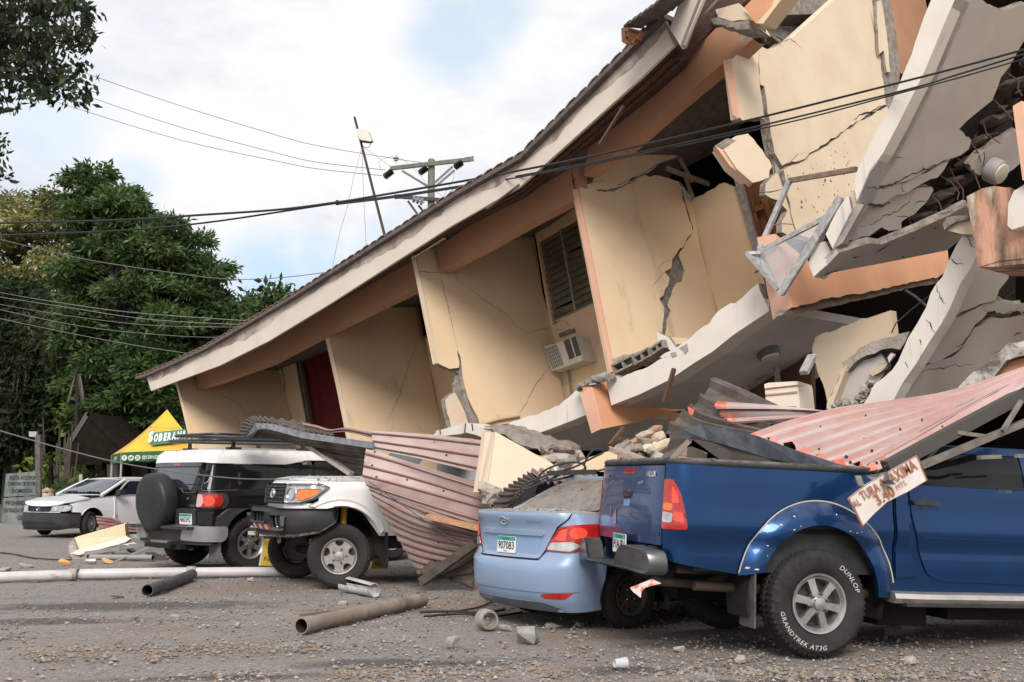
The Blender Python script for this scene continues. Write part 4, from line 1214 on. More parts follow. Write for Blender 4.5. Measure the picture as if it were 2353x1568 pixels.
class Shell:
    """Body surface: plan outline (half, from the centre of one end round the corner and along the side), with inward profiles over height."""
    def __init__(s,x0,dirx,plan,endp,sidep):
        pts = [Vector((x0 + dirx * p[0],p[1])) for p in plan]
        q = []
        n = len(pts)
        for i in range(n - 1):
            a,b,d,e = pts[max(i - 1,0)],pts[i],pts[i + 1],pts[min(i + 2,n - 1)]
            if i == 0: a = Vector((b.x * 2 - d.x if False else d.x,-d.y))
            for k in range(12):
                t = k / 12
                q.append(.5 * (2 * b + (d - a) * t + (2 * a - 5 * b + 4 * d - e) * t * t + (3 * b - a - 3 * d + e) * t ** 3))
        q.append(pts[-1])
        s.q = q
        s.d = [0]
        for i in range(len(q) - 1): s.d.append(s.d[-1] + (q[i + 1] - q[i]).length)
        s.da = np.array(s.d); s.xa = np.array([v.x for v in q]); s.ya = np.array([v.y for v in q])
        s.dirx = dirx
        s.endz,s.endo = zip(*endp); s.sidez,s.sideo = zip(*sidep)
    def s_at(s,x):                           # arc length where the side reaches x
        side = np.where(s.ya > s.ya.max() * .45)[0]
        xs = s.xa[side] * s.dirx
        return float(np.interp(x * s.dirx,xs,s.da[side]))
    def __call__(s,u,z,off=0.0):
        sg = -1 if u >= 0 else 1              # positive u: right-hand side (y < 0)
        u = abs(u)
        x,y = np.interp(u,s.da,s.xa),np.interp(u,s.da,s.ya)
        e = .03
        dx,dy = np.interp(u + e,s.da,s.xa) - np.interp(max(0,u - e),s.da,s.xa),np.interp(u + e,s.da,s.ya) - np.interp(max(0,u - e),s.da,s.ya)
        if u < e: dx = 0.0
        l = math.hypot(dx,dy) or 1
        nx,ny = -dy / l * s.dirx,dx / l * s.dirx           # outward
        w = ny * ny
        o = np.interp(z,s.endz,s.endo) * (1 - w) + np.interp(z,s.sidez,s.sideo) * w
        x += nx * (off - o); y += ny * (off - o)
        return (float(x),float(sg * y),float(z))
    def at(s,off): return lambda u,z: s(u,z,off)
def strip(name,sh,pts,w,off,mat,parent,closed=False,lift=0.0):
    """A thin line along the body (gap, moulding): pts in (s, z)."""
    q = dens(pts,.04,closed)
    V,F = [],[]
    n = len(q)
    for i in range(n):
        a,b = np.array(q[i - 1 if closed else max(i - 1,0)]),np.array(q[(i + 1) % n if closed else min(i + 1,n - 1)])
        d = b - a; d = d / (np.linalg.norm(d) or 1)
        nn = np.array((-d[1],d[0])) * w / 2
        p = np.array(q[i])
        V += [sh(*(p + nn),off),sh(*(p - nn),off)]
    for i in range(n if closed else n - 1):
        j = (i + 1) % n
        F.append((2 * i,2 * i + 1,2 * j + 1,2 * j))
    return mesh(name,V,F,mat,parent,60)
def both(name,sh,outline,off,mat,parent,res=.07,depth=.012,holes=(),mirror=True,smooth=40):
    a = patch(name,outline,sh.at(off),mat,parent,res,depth,holes,None,smooth)
    fix(a,sh)
    if mirror:
        m = [(-x,z) for x,z in outline]
        b = patch(name,m,sh.at(off),mat,parent,res,depth,[[(-x,z) for x,z in h] for h in holes],None,smooth)
        fix(b,sh)
    return a
def fix(o,sh=None):
    return o
def wheel(name,parent,loc,R_,w,rr_,mat_rim,holes,yaw=0.0,side=-1,dish=.05,lugs=56,hub=.055,nuts=5,text=None,steel=False,barrel=True,rot=0.0,ndepth=.035,nutr=.075,squash=1.0):
    """One wheel: tyre, rim with its spokes, hub cap, nuts. side -1: outer face towards -y."""
    e = sub(name,parent,loc,(0,rot,yaw))
    h = w / 2
    prof = [(rr_ * .98,-h * .62),(rr_ + .012,-h * .80),(rr_ + (R_ - rr_) * .35,-h * 1.0),(rr_ + (R_ - rr_) * .72,-h * .99),(R_ - .032,-h * .90),(R_ - .008,-h * .76),(R_,-h * .45),(R_,-h * .12),
            (R_ - .012,-h * .08),(R_ - .012,h * .08),(R_,h * .12),(R_,h * .45),(R_ - .008,h * .76),(R_ - .032,h * .90),(rr_ + (R_ - rr_) * .72,h * .99),(rr_ + (R_ - rr_) * .35,h),(rr_ + .012,h * .80),(rr_ * .98,h * .62)]
    n = lugs * 3
    V,F = [],[]
    for i,(r,y) in enumerate(prof):
        for k in range(n):
            t = 2 * math.pi * k / n
            q = r
            ph = (k + (i % 2)) % 3
            if 4 <= i <= 13 and ph == 0: q = r - .013 * (1.0 if i not in (8,9) else .3)
            if i in (4,13) and (k // 3) % 2 == 0: q -= .008
            V.append((q * math.cos(t),y,q * math.sin(t)))
    for i in range(len(prof) - 1):
        for k in range(n):
            k2 = (k + 1) % n
            F.append((i * n + k,(i + 1) * n + k,(i + 1) * n + k2,i * n + k2))
    if squash < 1: V = [(x,y,z if z > -R_ * squash else -R_ * squash + (z + R_ * squash) * .15) for x,y,z in V]
    mesh('tyre',V,F,TYRE,e,32)
    m = MB()
    ro = rr_ + .006
    yo = side * h * .80
    m.lathe([(ro,yo),(ro - .004,yo + side * .010),(ro - .016,yo + side * .008),(rr_ - .026,yo - side * .012),(rr_ - .045,yo - side * .05),(rr_ - .05,-yo * .9)],64)
    m.build('rim',mat_rim,e,40)
    mb2 = MB(); mb2.lathe([(rr_ - .05,yo - side * .11),(.02,yo - side * .10)],40); mb2.build('brake_drum',RIMD,e,40)
    def fn(u,v):
        r = math.hypot(u,v) / rr_
        y = yo + side * (-dish * (1 - r) * 1.0 + .012 * math.cos(r * math.pi)) + (-side * .004)
        return (u,y,v)
    circ = [(math.cos(t * 2 * math.pi / 72) * (rr_ - .024),math.sin(t * 2 * math.pi / 72) * (rr_ - .024)) for t in range(72)]
    patch('spokes',circ,fn,mat_rim,e,.025,ndepth,holes,(0,side,0),35)
    yc = fn(0,0)[1]
    m = MB(); m.lathe([(hub,yc - side * .02),(hub,yc + side * .022),(hub * .92,yc + side * .030),(hub * .55,yc + side * .034),(.001,yc + side * .036)],28)
    m.build('hub_cap',mat_rim if not steel else RIMD,e,30)
    m = MB()
    for k in range(nuts):
        t = 2 * math.pi * (k + .5) / nuts
        m.lathe([(.013,-.01),(.013,.022),(.008,.026),(.0005,.026)] if side > 0 else [(.013,.01),(.013,-.022),(.008,-.026),(.0005,-.026)],6,(math.cos(t) * nutr,fn(math.cos(t) * nutr,math.sin(t) * nutr)[1],math.sin(t) * nutr))
    m.build('wheel_nuts',RIMD if not steel else CHR,e,30)
    if text:
        for (s_,a_mid,size,flip) in text:
            V,F = text_geo(s_,1.0,1.12,.18,.006)
            xs = [v.x for v in V]; x0,x1 = min(xs),max(xs)
            ys = [v.y for v in V]; y0,y1 = min(ys),max(ys)
            rm = rr_ + (R_ - rr_) * .56
            k = size / (y1 - y0)
            V3 = []
            for v in V:
                arcl = (v.x - (x0 + x1) / 2) * k * 1.12
                rad = rm + ((v.y - (y0 + y1) / 2) * k) * (1 if not flip else -1)
                a = R(a_mid) - (arcl / rm) * (1 if not flip else -1)
                a = a if side < 0 else math.pi - a
                V3.append((rad * math.cos(a),side * (h * 1.0 + .002),rad * math.sin(a)))
            mesh('lettering',V3,F,M('tyre_lettering',(.50,.49,.47),.7),e)
    return e
def trap_holes(n,r0,r1,a0,a1,rot=0.0,rad=.02):
    """n openings between spokes: half-angles a0 (inner) and a1 (outer) in degrees."""
    hs = []
    for k in range(n):
        t = 360 * k / n + rot
        inner = [(r0 * math.cos(R(t + a)),r0 * math.sin(R(t + a))) for a in (-a0,a0)]
        outer = [(r1 * math.cos(R(t + a)),r1 * math.sin(R(t + a))) for a in (a1,a1 * .33,-a1 * .33,-a1)]
        hs.append(fillet([inner[0],inner[1],*outer],rad,3))
    return hs
def plate(parent,fn,number,small_top='PANAMA',label=None,h=.15,w=.305,year='2021'):
    p = patch('number_plate',fillet([(-w / 2,-h / 2),(w / 2,-h / 2),(w / 2,h / 2),(-w / 2,h / 2)],.01,2),lambda u,v: fn(u,v,.008),PLATE,parent,.06,.006)
    if small_top:
        patch('plate_band',[(-w / 2 + .004,h / 2 - .040),(w / 2 - .004,h / 2 - .040),(w / 2 - .004,h / 2 - .003),(-w / 2 + .004,h / 2 - .003)],lambda u,v: fn(u,v,.0095),PGREEN,p,.06,0)
        lettering('plate_lettering',small_top,INK,p,lambda u,v: fn(u,v + h / 2 - .022,.011),w * .42,.020)
    lettering('plate_lettering',number,INK,p,lambda u,v: fn(u,v - .008,.011),w * .86,h * .48,1.0,0,.012)
    if year: lettering('plate_lettering',year,INK,p,lambda u,v: fn(u,v - h / 2 + .016,.011),w * .2,.014)
    return p
def core(parent,boxes):
    m = MB()
    for b in boxes: m.box(*b)
    return m.build('underbody',UNDER,parent)

# ---------------------------------------------------------------- blue pickup
BLUE = M('blue_metallic_paint',(.005,.046,.150),.28,.65,col2=(.005,.039,.125),scale=2,coat=.5,spec=.4,dust=(.22,.20,.18),dust_amt=.25)
yaw = R(14)
TK = thing('pickup_truck','metallic blue double cab pickup parked at right under fallen red roof sheets','pickup',(2.32 - .935 * math.sin(yaw),8.49 + .935 * math.cos(yaw),0),(0,R(2.3),yaw))
plan = [(0,0),(.004,.35),(.012,.62),(.035,.76),(.10,.845),(.20,.875),(.40,.882),(.9,.885),(1.6,.885),(2.6,.885),(3.6,.885),(4.6,.87),(5.0,.84)]
tkp = [(.45,.05),(.62,.02),(.78,.0),(1.0,.0),(1.2,.012),(1.42,.028),(1.7,.22),(1.8,.30)]
tks = [(.40,.045),(.55,.03),(.70,.022),(.84,.028),(.90,.0),(.97,-.006),(1.10,.012),(1.30,.016),(1.43,.03),(1.66,.13),(1.74,.2)]
SH = Shell(-1.24,1,plan,tkp,tks)
sx = SH.s_at
s_ax = sx(0)
arch_i = lambda rx,rz,a0,a1,n=20: [(s_ax + x,z) for x,z in arc(0,.44,rx,rz,a0,a1,n)]
both('bed_side',SH,[(.74,1.415),(.74,1.297),(.82,1.297),(.855,1.275),(.89,1.21),(.928,1.07),(.95,.93),(.74,.93),(.74,.70),(1.02,.655),(s_ax - .60,.60)] + arch_i(.56,.58,165,15) + [(s_ax + .60,.50),(sx(.655),.50),(sx(.655),1.40),(1.3,1.405)],0,BLUE,TK,.06)
both('tail_light',SH,fillet([(.735,1.295),(.83,1.30),(.892,1.21),(.93,1.07),(.952,.945),(.94,.925),(.735,.925)],[.01,.06,.05,.03,.02,.02,.02]),.006,REDL,TK,.03,.03)
def on_r(sh,off): return lambda u,v: sh(u,v,off)
for pts,m_,nm in ((fillet([(.745,1.07),(.83,1.06),(.835,1.115),(.745,1.125)],.02),AMB,'indicator_lens'),(fillet([(.745,.975),(.835,.975),(.84,1.045),(.745,1.055)],.02),CLR,'reverse_lens'),(fillet([(.825,1.12),(.885,1.12),(.87,1.19),(.825,1.25)],.02),REDB,'lens_facet'),(fillet([(.845,.99),(.925,.975),(.91,1.05),(.845,1.06)],.02),REDB,'lens_facet')):
    patch(nm,pts,SH.at(.009),m_,TK,.03,.006)
# flare
def flare(u,v):
    ang = math.atan2((v - .44) / .735,(u - s_ax) / .665)
    r = math.hypot((v - .44) / .735,(u - s_ax) / .665)
    ri = .76
    t = max(0,min(1,(1 - r) / (1 - ri)))
    o = .012 + .062 * math.sin(min(1,t * 1.15) * math.pi / 2)
    return SH(u,max(v,.46),o)
fl = [(s_ax + x,z) for x,z in arc(0,.44,.665,.735,166,-2,40)] + [(s_ax + .50,.44)] + [(s_ax + x,z) for x,z in arc(0,.44,.50,.555,4,160,36)]
fl[0] = (s_ax - .655,.60)
patch('wheel_flare',fl,flare,BLUE,TK,.04,.05)
patch('wheel_flare',[(-x,z) for x,z in fl],lambda u,v: (lambda p: (p[0],-p[1],p[2]))(flare(-u,v)),BLUE,TK,.05,.04)
strip('flare_seal',SH,[(s_ax + x,z) for x,z in arc(0,.44,.668,.738,166,10,40)],.010,.018,M('pale_sealant',(.50,.42,.34),.7),TK)
rk = random.Random(3)
sc_pts = []
for i in range(11):
    a = rk.uniform(20,165); r = rk.uniform(.78,.92)
    u,v = s_ax + .665 * r * math.cos(R(a)),.44 + .735 * r * math.sin(R(a))
    w_,h_ = rk.uniform(.003,.012),rk.uniform(.003,.007)
    sc_pts.append((u,v,w_,h_))
m = MB()
for u,v,w_,h_ in sc_pts:
    q = [flare(u + a * w_,v + b * h_) for a,b in ((-1,-.6),(.2,-1),(1,.2),(.1,1),(-.8,.5))]
    m.add([Vector(p) + Vector((0,-.003,0)) for p in q],[(0,1,2,3,4)])
m.add([Vector(flare(u,v)) + Vector((0,-.004,0)) for u,v in ((s_ax - .61,.655),(s_ax - .52,.645),(s_ax - .51,.655),(s_ax - .60,.668))],[(0,1,2,3)])
kind(m.build('paint_chips',M('chip_primer',(.60,.55,.50),.8),TK),'stuff')
# tailgate
both('tailgate',SH,fillet([(-.725,.80),(.725,.80),(.725,1.40),(-.725,1.40)],[.02,.02,.03,.03]),.0,M('blue_paint_tailgate',(.005,.045,.15),.30,.5,coat=.45),TK,.06,mirror=False)
both('tailgate_crease',SH,[(-.70,.87),(.70,.87),(.70,.90),(-.70,.90)],.004,MATS['blue_paint_tailgate'],TK,.08,.004,mirror=False)
both('rear_sill',SH,[(-.74,.60),(.74,.60),(.74,.785),(-.74,.785)],-.03,BLUE,TK,.1,mirror=False)
patch('handle_recess',fillet([(-.075,1.135),(.085,1.135),(.085,1.195),(-.075,1.195)],.015),SH.at(.004),BLKP,TK,.04,.004)
patch('tailgate_handle',fillet([(-.06,1.150),(.07,1.150),(.07,1.205),(-.06,1.205)],.012),SH.at(.022),BLKP,TK,.04,.02)
patch('key_plate',fillet([(-.065,1.075),(.07,1.075),(.07,1.132),(-.065,1.132)],.012),SH.at(.004),M('pale_blue_reflector',(.18,.34,.62),.25,.3),TK,.04,.004)
patch('brake_light',[(-.12,1.34),(.13,1.34),(.13,1.382),(-.12,1.382)],SH.at(.008),REDL,TK,.04,.012)
lettering('badge','SR5',CHR,TK,lambda u,v: SH(u - .56,v + 1.315,.008),.12,.030,1,.2,.02)
lettering('badge','HILUX',CHR,TK,lambda u,v: SH(u + .50,v + 1.335,.008),.19,.042,1,.1,.02)
patch('pink_mark',[(-.29,1.0),(-.25,1.045),(-.235,1.0),(-.22,.95),(-.235,.90),(-.255,.93),(-.275,.885),(-.30,.93)],SH.at(.004),M('pink_scuff',(.42,.20,.27),.6),TK,.03,0)
for p_,w_ in ((((-.60,1.10),(-.56,1.19),(-.50,1.25),(-.36,1.28)),.012),(((.22,1.26),(.34,1.275)),.022),(((.46,1.18),(.48,1.22)),.012),(((-.40,.97),(-.38,1.06)),.03)):
    strip('scuff',SH,list(p_),w_,.003,M('grey_scuff',(.16,.20,.30),.6),TK)
strip('panel_gap',SH,[(.730,.80),(.730,1.41)],.011,.002,SEAM,TK)
strip('panel_gap',SH,[(-.730,.80),(-.730,1.41)],.011,.002,SEAM,TK)
# bed rail caps
def rail(pts,name):
    m = MB(); m.tube(pts,.032,8); return m.build(name,BLKP,TK,50)
for sg in (1,-1):
    rail([Vector(SH(sg * u,1.428,-.025)) for u in np.linspace(.72,sx(.655),14)],'rail_cap')
rail([Vector(SH(u,1.432,-.02)) for u in np.linspace(-.74,.74,9)],'tailgate_cap')
m = MB(); m.box(-1.05,.64,-.80,.80,.92,.96); m.box(.60,.64,-.84,.84,.9,1.42); m.box(-.98,.62,-.80,-.77,.62,1.40); m.box(-.98,.62,.77,.80,.62,1.40); m.box(-1.19,-1.15,-.72,.72,.8,1.39)
m.build('bed_liner',BLKP,TK)
strip('fuel_flap',SH,[(s_ax - .42 + .085 * math.cos(t),1.04 + .085 * math.sin(t)) for t in np.linspace(0,6.28,20)],.006,.002,SEAM,TK) if False else None
# cab
du0,du1 = sx(.80),sx(1.93)
both('cab_side',SH,[(sx(.675),.50),(sx(4.0),.47),(sx(4.0),1.34),(sx(.675),1.36)],-.012,BLUE,TK,.15)
dz = [(du0,1.34),(du1 - .01,1.325),(du1 - .01,.57),(du0 + .30,.585),(du0 + .16,.63),(du0 + .10,.80),(du0 + .03,1.05)]
both('rear_door',SH,fillet(dz,[.02,.02,.03,.12,.08,.1,.1]),.002,BLUE,TK,.045,.02)
both('front_door',SH,fillet([(du1 + .01,1.325),(sx(3.02),1.31),(sx(3.05),.60),(du1 + .01,.57)],.04),.002,BLUE,TK,.1,.02)
both('front_fender',SH,[(sx(3.07),1.30),(sx(4.1),1.18),(sx(4.1),.75)] + [(sx(3.05) + x,z) for x,z in arc(0,.5,.48,.45,10,170,10)],.002,BLUE,TK,.15,.02)
both('cab_pillar',SH,[(sx(.685),1.35),(du0 - .012,1.35),(du0 - .012,.9),(du0 + .08,.62),(sx(.685),.60)],.004,BLUE,TK,.08,.015)
# door handle: dish and grip
hs_,hz = du0 + .135,1.195
patch('handle_dish',[(hs_ + .055 * math.cos(t),hz + .055 * math.sin(t)) for t in np.linspace(0,2 * math.pi,20)[:-1]],SH.at(.005),M('dish_blue',(.006,.03,.10),.35,.3,coat=.6),TK,.03,.003)
hd = patch('door_handle',fillet([(hs_ - .115,hz - .018),(hs_ + .115,hz - .022),(hs_ + .115,hz + .012),(hs_ - .115,hz + .020)],.014),SH.at(.045),BLKP,TK,.03,.035)
strip('belt_moulding',SH,[(du0,1.345),(sx(3.0),1.325)],.022,.012,RUB,TK)
strip('door_crease',SH,[(du0 + .1,.925),(du1 - .02,.915)],.02,.006,BLUE,TK)
both('side_window',SH,fillet([(du0 + .05,1.355),(du1 - .05,1.34),(du1 - .05,1.60),(du0 + .22,1.60)],.03),-.01,GLASS,TK,.1,.008)
both('side_window',SH,fillet([(du1 + .05,1.335),(sx(2.95),1.32),(sx(2.5),1.60),(du1 + .05,1.60)],.03),-.01,GLASS,TK,.1,.008)
both('door_pillar',SH,[(du1 - .055,1.33),(du1 + .055,1.33),(du1 + .045,1.64),(du1 - .045,1.64)],.0,BLUE,TK,.1,.02)
both('roof_rail',SH,[(du0 + .1,1.60),(sx(2.5),1.60),(sx(2.45),1.655),(du0 + .14,1.655)],.0,BLUE,TK,.1,.02)
both('rear_pillar',SH,[(du0 - .08,1.35),(du0 + .05,1.345),(du0 + .22,1.63),(du0 + .10,1.64)],.0,BLUE,TK,.08,.02)
m = MB(); m.box(.95,2.4,-.74,.74,1.62,1.665); m.build('roof',BLUE,TK)
m = MB(); m.add([(.70,-.78,1.36),(.70,.78,1.36),(.98,.68,1.63),(.98,-.68,1.63)],[(0,1,2,3)]); m.build('rear_screen',GLASS,TK)
m = MB(); m.add([(3.0,-.76,1.30),(3.0,.76,1.30),(2.38,.68,1.63),(2.38,-.68,1.63)],[(0,1,2,3)]); m.build('windscreen',GLASS,TK)
m = MB(); m.add([(2.95,-.80,1.28),(2.95,.80,1.28),(3.9,.78,1.16),(3.9,-.78,1.16)],[(0,1,2,3)]); m.box(3.88,3.95,-.8,.8,.55,1.15)
m.build('bonnet',BLUE,TK)
# side step
m = MB()
stp = [(-.09,0),(-.07,.035),(.0,.05),(.06,.035),(.07,0),(.05,-.035),(-.05,-.04)]
xs_ = np.linspace(.62,2.9,10)
V = [Vector((x,-.93 + y - (0 if .75 < x else -.05),.46 + z)) for x in xs_ for y,z in stp]
F = [(i * 7 + k,i * 7 + (k + 1) % 7,(i + 1) * 7 + (k + 1) % 7,(i + 1) * 7 + k) for i in range(9) for k in range(7)] + [tuple(range(7)),tuple(range(63,70))]
m.add(V,F); m.build('side_step',M('step_aluminium',(.60,.55,.50),.35,.7,col2=(.45,.40,.36),scale=6),TK,40)
m = MB(); m.box(.70,2.9,-.99,-.84,.40,.425); m.build('step_end_cap',BLKP,TK)
# bumper: raised horns either side of a dropped tread
bo = [(-.84,.585),(.84,.585),(.86,.67),(.83,.765),(.50,.79),(.42,.76),(.34,.625),(-.34,.625),(-.42,.76),(-.50,.79),(-.83,.765),(-.86,.67)]
bo = fillet(bo,[.05,.05,.03,.06,.03,.03,.03,.03,.03,.03,.06,.03],3)
BUMP = M('bumper_dark_chrome',(.13,.13,.135),.25,.75,col2=(.09,.09,.09),scale=4,rough2=.4,dust=(.22,.18,.15),dust_amt=.3)
V,F = [],[]
nb_ = len(bo)
for k,(x,sc_) in enumerate(((-1.30,1.0),(-1.42,1.0),(-1.445,.985),(-1.455,.96))):
    for y,z in bo:
        V.append((x + .09 * (abs(y) / .86) ** 4,y * sc_,.70 + (z - .70) * sc_ ** 1.5))
for k in range(3):
    for i in range(nb_): F.append((k * nb_ + i,k * nb_ + (i + 1) % nb_,(k + 1) * nb_ + (i + 1) % nb_,(k + 1) * nb_ + i))
cap = tessellate_polygon([[Vector((y,z,0)) for y,z in bo]])
F += [tuple(i + 3 * nb_ for i in t) for t in cap] + [tuple(t) for t in cap]
mesh('rear_bumper',V,F,BUMP,TK,35)
pf = lambda u,v,o: (-1.29 - o,-.02 - u,.775 + v)
plate(TK,pf,'P/A/B1','PANAMA',year=None)
both('plate_recess',SH,[(-.40,.62),(.40,.62),(.40,.79),(-.40,.79)],-.02,UNDER,TK,.1,.004,mirror=False)
# wheels, guards, chassis
W6 = trap_holes(6,.085,.190,12,21,30,.014)
RW = .405
wheel('wheel',TK,(0,-.80,.405),RW,.27,.222,RIM,W6,rot=R(12),nuts=6,text=[('DUNLOP',50,.036,False),('GRANDTREK AT3G',247,.034,True)],hub=.048,dish=.02)
wheel('wheel',TK,(0,.80,.405),RW,.27,.222,RIM,W6,side=1,nuts=6)
wheel('wheel',TK,(3.085,-.80,.60),RW,.27,.222,RIM,W6,nuts=6)
wheel('wheel',TK,(3.085,.80,.60),RW,.27,.222,RIM,W6,side=1,nuts=6)
patch('mud_flap',fillet([(-.80,.20),(-.80,.66),(-.55,.66),(-.56,.20)],.04),lambda u,v: (-.47 - .04 * math.sin((v - .2) * 3),u * 1.0 - .18,v),BLKP,TK,.08,.012) if False else None
m = MB(); m.box(-.545,-.53,-.925,-.68,.22,.62); m.build('mud_flap',M('dusty_rubber',(.06,.055,.05),.85,col2=(.12,.105,.095),scale=8),TK)
def wells(parent,ell,ys,centers,a0,a1,mat=UNDER,n=20):
    for sg in (-1,1):
        for cx_ in centers:
            m = MB()
            pts_ = arc(cx_,*ell,a0,a1,n)
            m.add([(x,sg * y,z) for x,z in pts_ for y in ys],[(2 * i,2 * i + 1,2 * i + 3,2 * i + 2) for i in range(n)] )
            m.F.append(tuple(2 * i + 1 for i in range(n + 1))); m.m.append(0)
            m.build('wheel_well',mat,parent)
wells(TK,(.44,.58,.60),(.86,.50),(0,),195,-15)
core(TK,[(-1.1,-.55,-.78,.78,.60,.92),(.60,2.6,-.80,.80,.47,1.33),(-1.0,3.9,-.45,.45,.48,.90),(.72,2.9,-.70,.70,1.3,1.34)])
m = MB(); m.tube([(-.02,-.75,.405),(-.02,.75,.405)],.05,10); m.lathe([(.02,-.16),(.15,-.1),(.17,0),(.15,.1),(.02,.16)],20,(0,0,.405)); m.build('axle',UNDER,TK,40)
m = MB(); m.tube([(-1.2,-.55,.52),(-.8,-.5,.50),(-.4,-.45,.62)],.035,10); m.tube([(-.9,-.62,.50),(.9,-.62,.45)],.04,8); m.build('exhaust',M('rusty_exhaust',(.10,.075,.055),.8,.3),TK,50)
m = MB(); m.box(.75,1.2,-.5,-.2,.20,.46); m.box(1.4,2.2,-.5,.4,.25,.5); m.build('gearbox_guard',UNDER,TK)

# ---------------------------------------------------------------- pale blue saloon
PALE = M('pale_blue_paint',(.30,.405,.575),.32,.30,col2=(.275,.375,.54),scale=1.6,coat=.5,dust=(.40,.37,.34),dust_amt=.30)
yaw = R(35)
ax_off = Vector((math.cos(yaw),math.sin(yaw),0)) * .86
AC = thing('saloon_car','pale blue saloon car with rubble on its boot left of the blue pickup','car',(-.08 + ax_off.x,10.36 + ax_off.y,0),(0,0,yaw))
plan = [(0,0),(.010,.22),(.035,.42),(.085,.60),(.18,.73),(.34,.80),(.55,.835),(.9,.85),(1.6,.85),(2.6,.85),(3.4,.83),(4.0,.74),(4.3,.4)]
acp = [(.15,.15),(.20,.07),(.26,.015),(.33,-.01),(.42,-.02),(.50,-.02),(.585,-.015),(.625,.02),(.64,.045),(.70,.055),(.82,.06),(.90,.055),(.93,.045),(.985,.02),(1.03,.015),(1.045,.04)]
acs = [(.15,.07),(.25,.03),(.4,.01),(.55,.0),(.75,.0),(.92,.03),(1.05,.07),(1.35,.24)]
SA = Shell(-.86,1,plan,acp,acs)
sx = SA.s_at
ax0 = sx(0)
for sg in (1,-1): patch('lamp_bed',[(sg * a,b) for a,b in ((.42,.61),(.80,.62),(1.0,.70),(1.1,.90),(.95,1.03),(.62,1.03))],SA.at(-.012),PALE,AC,.06,0)
both('rear_bumper',SA,[(-1.6,.16) if False else (-(ax0 - .345),.18),(-.95,.165),(-.5,.16),(.5,.16),(.95,.165),(ax0 - .345,.18)] + [(ax0 + x,z) for x,z in arc(0,.30,.36,.36,200,155,8)][::-1][::-1] + [(ax0 - .30,.66),(1.0,.665),(.86,.685),(.55,.69),(.49,.615),(-.49,.615),(-.55,.69),(-.86,.685),(-1.0,.665),(-(ax0 - .30),.66)] + [(-(ax0 + x),z) for x,z in arc(0,.30,.36,.36,155,200,8)],0,PALE,AC,.05,mirror=False)
both('bumper_lip',SA,fillet([(-.55,.185),(.55,.185),(.66,.245),(.60,.275),(-.60,.275),(-.66,.245)],.03),.002,M('pale_blue_shadow_paint',(.24,.34,.50),.4,.2),AC,.05,.008,mirror=False) if False else None
strip('bumper_groove',SA,[(-.9,.345),(-.5,.335),(.5,.335),(.9,.345)],.012,.001,M('pale_blue_groove',(.12,.18,.28),.5),AC)
both('bumper_valance',SA,fillet([(-.60,.162),(.60,.162),(.70,.20),(.52,.25),(-.52,.25),(-.70,.20)],.04),.004,M('grey_valance',(.17,.20,.25),.6,col2=(.12,.13,.16),scale=5),AC,.05,.006,mirror=False)
both('quarter_panel',SA,[(.80,.72),(1.02,.675),(ax0 - .30,.67)] + [(ax0 + x,z) for x,z in arc(0,.30,.36,.37,100,20,12)][::1] + [(ax0 + .40,.30),(sx(.55),.30),(sx(.55),1.0),(sx(-.1),1.01),(.95,1.03),(.835,1.03),(.795,.98),(.69,.915),(.90,.925),(1.05,.90)],-.001,PALE,AC,.06)
lid = fillet([(-.46,.63),(.46,.63),(.52,.70),(.665,.91),(.78,.985),(.82,1.035),(-.82,1.035),(-.78,.985),(-.665,.91),(-.52,.70)],[.06,.06,.05,.03,.03,.02,.02,.03,.03,.05])
both('boot_lid',SA,lid,.004,PALE,AC,.04,.02,mirror=False)
strip('panel_gap',SA,[(.825,1.03),(.785,.98),(.672,.91),(.528,.70),(.465,.625),(-.465,.625),(-.528,.70),(-.672,.91),(-.785,.98),(-.825,1.03)],.012,.006,SEAM,AC)
# plate recess in the lid
both('plate_recess',SA,fillet([(-.40,.67),(.44,.67),(.50,.835),(-.46,.835)],.03),.0055,M('pale_blue_recess',(.25,.37,.57),.35,.3,coat=.4),AC,.05,.003,mirror=False)
strip('plate_lip',SA,[(-.47,.842),(.52,.842)],.022,.028,PALE,AC)
both('plate_garnish',SA,[(-.45,.845),(.51,.845),(.50,.875),(-.44,.875)],.026,PALE,AC,.05,.025,mirror=False)
plate(AC,lambda u,v,o: SA(u - .02,v + .735,.006 + o),'907083')
# lamps
tl_ = fillet([(.535,.705),(.82,.69),(1.06,.80),(1.18,.89),(1.22,.935),(1.02,.94),(.80,.93),(.682,.90)],[.02,.05,.04,.02,.01,.03,.03,.03])
both('tail_light',SA,tl_,.012,REDL,AC,.03,.03)
for sgn in (1,-1):
    patch('reverse_lens',[(sgn * a,b) for a,b in fillet([(.555,.714),(.80,.70),(.90,.75),(.82,.785),(.60,.775)],.025)],SA.at(.016),CLR,AC,.03,.01)
    patch('lens_facet',[(sgn * (.88 + .085 * math.cos(t)),.86 + .052 * math.sin(t)) for t in np.linspace(0,2 * math.pi,22)[:-1]],SA.at(.017),REDB,AC,.025,.01)
    patch('lens_facet',[(sgn * a,b) for a,b in fillet([(.64,.80),(.76,.79),(.78,.905),(.70,.885)],.02)],SA.at(.016),REDB,AC,.025,.006)
    patch('bumper_reflector',[(sgn * a,b) for a,b in fillet([(.50,.315),(.56,.285),(.75,.285),(.83,.345),(.60,.335)],.02)],SA.at(.006),REDL,AC,.03,.012)
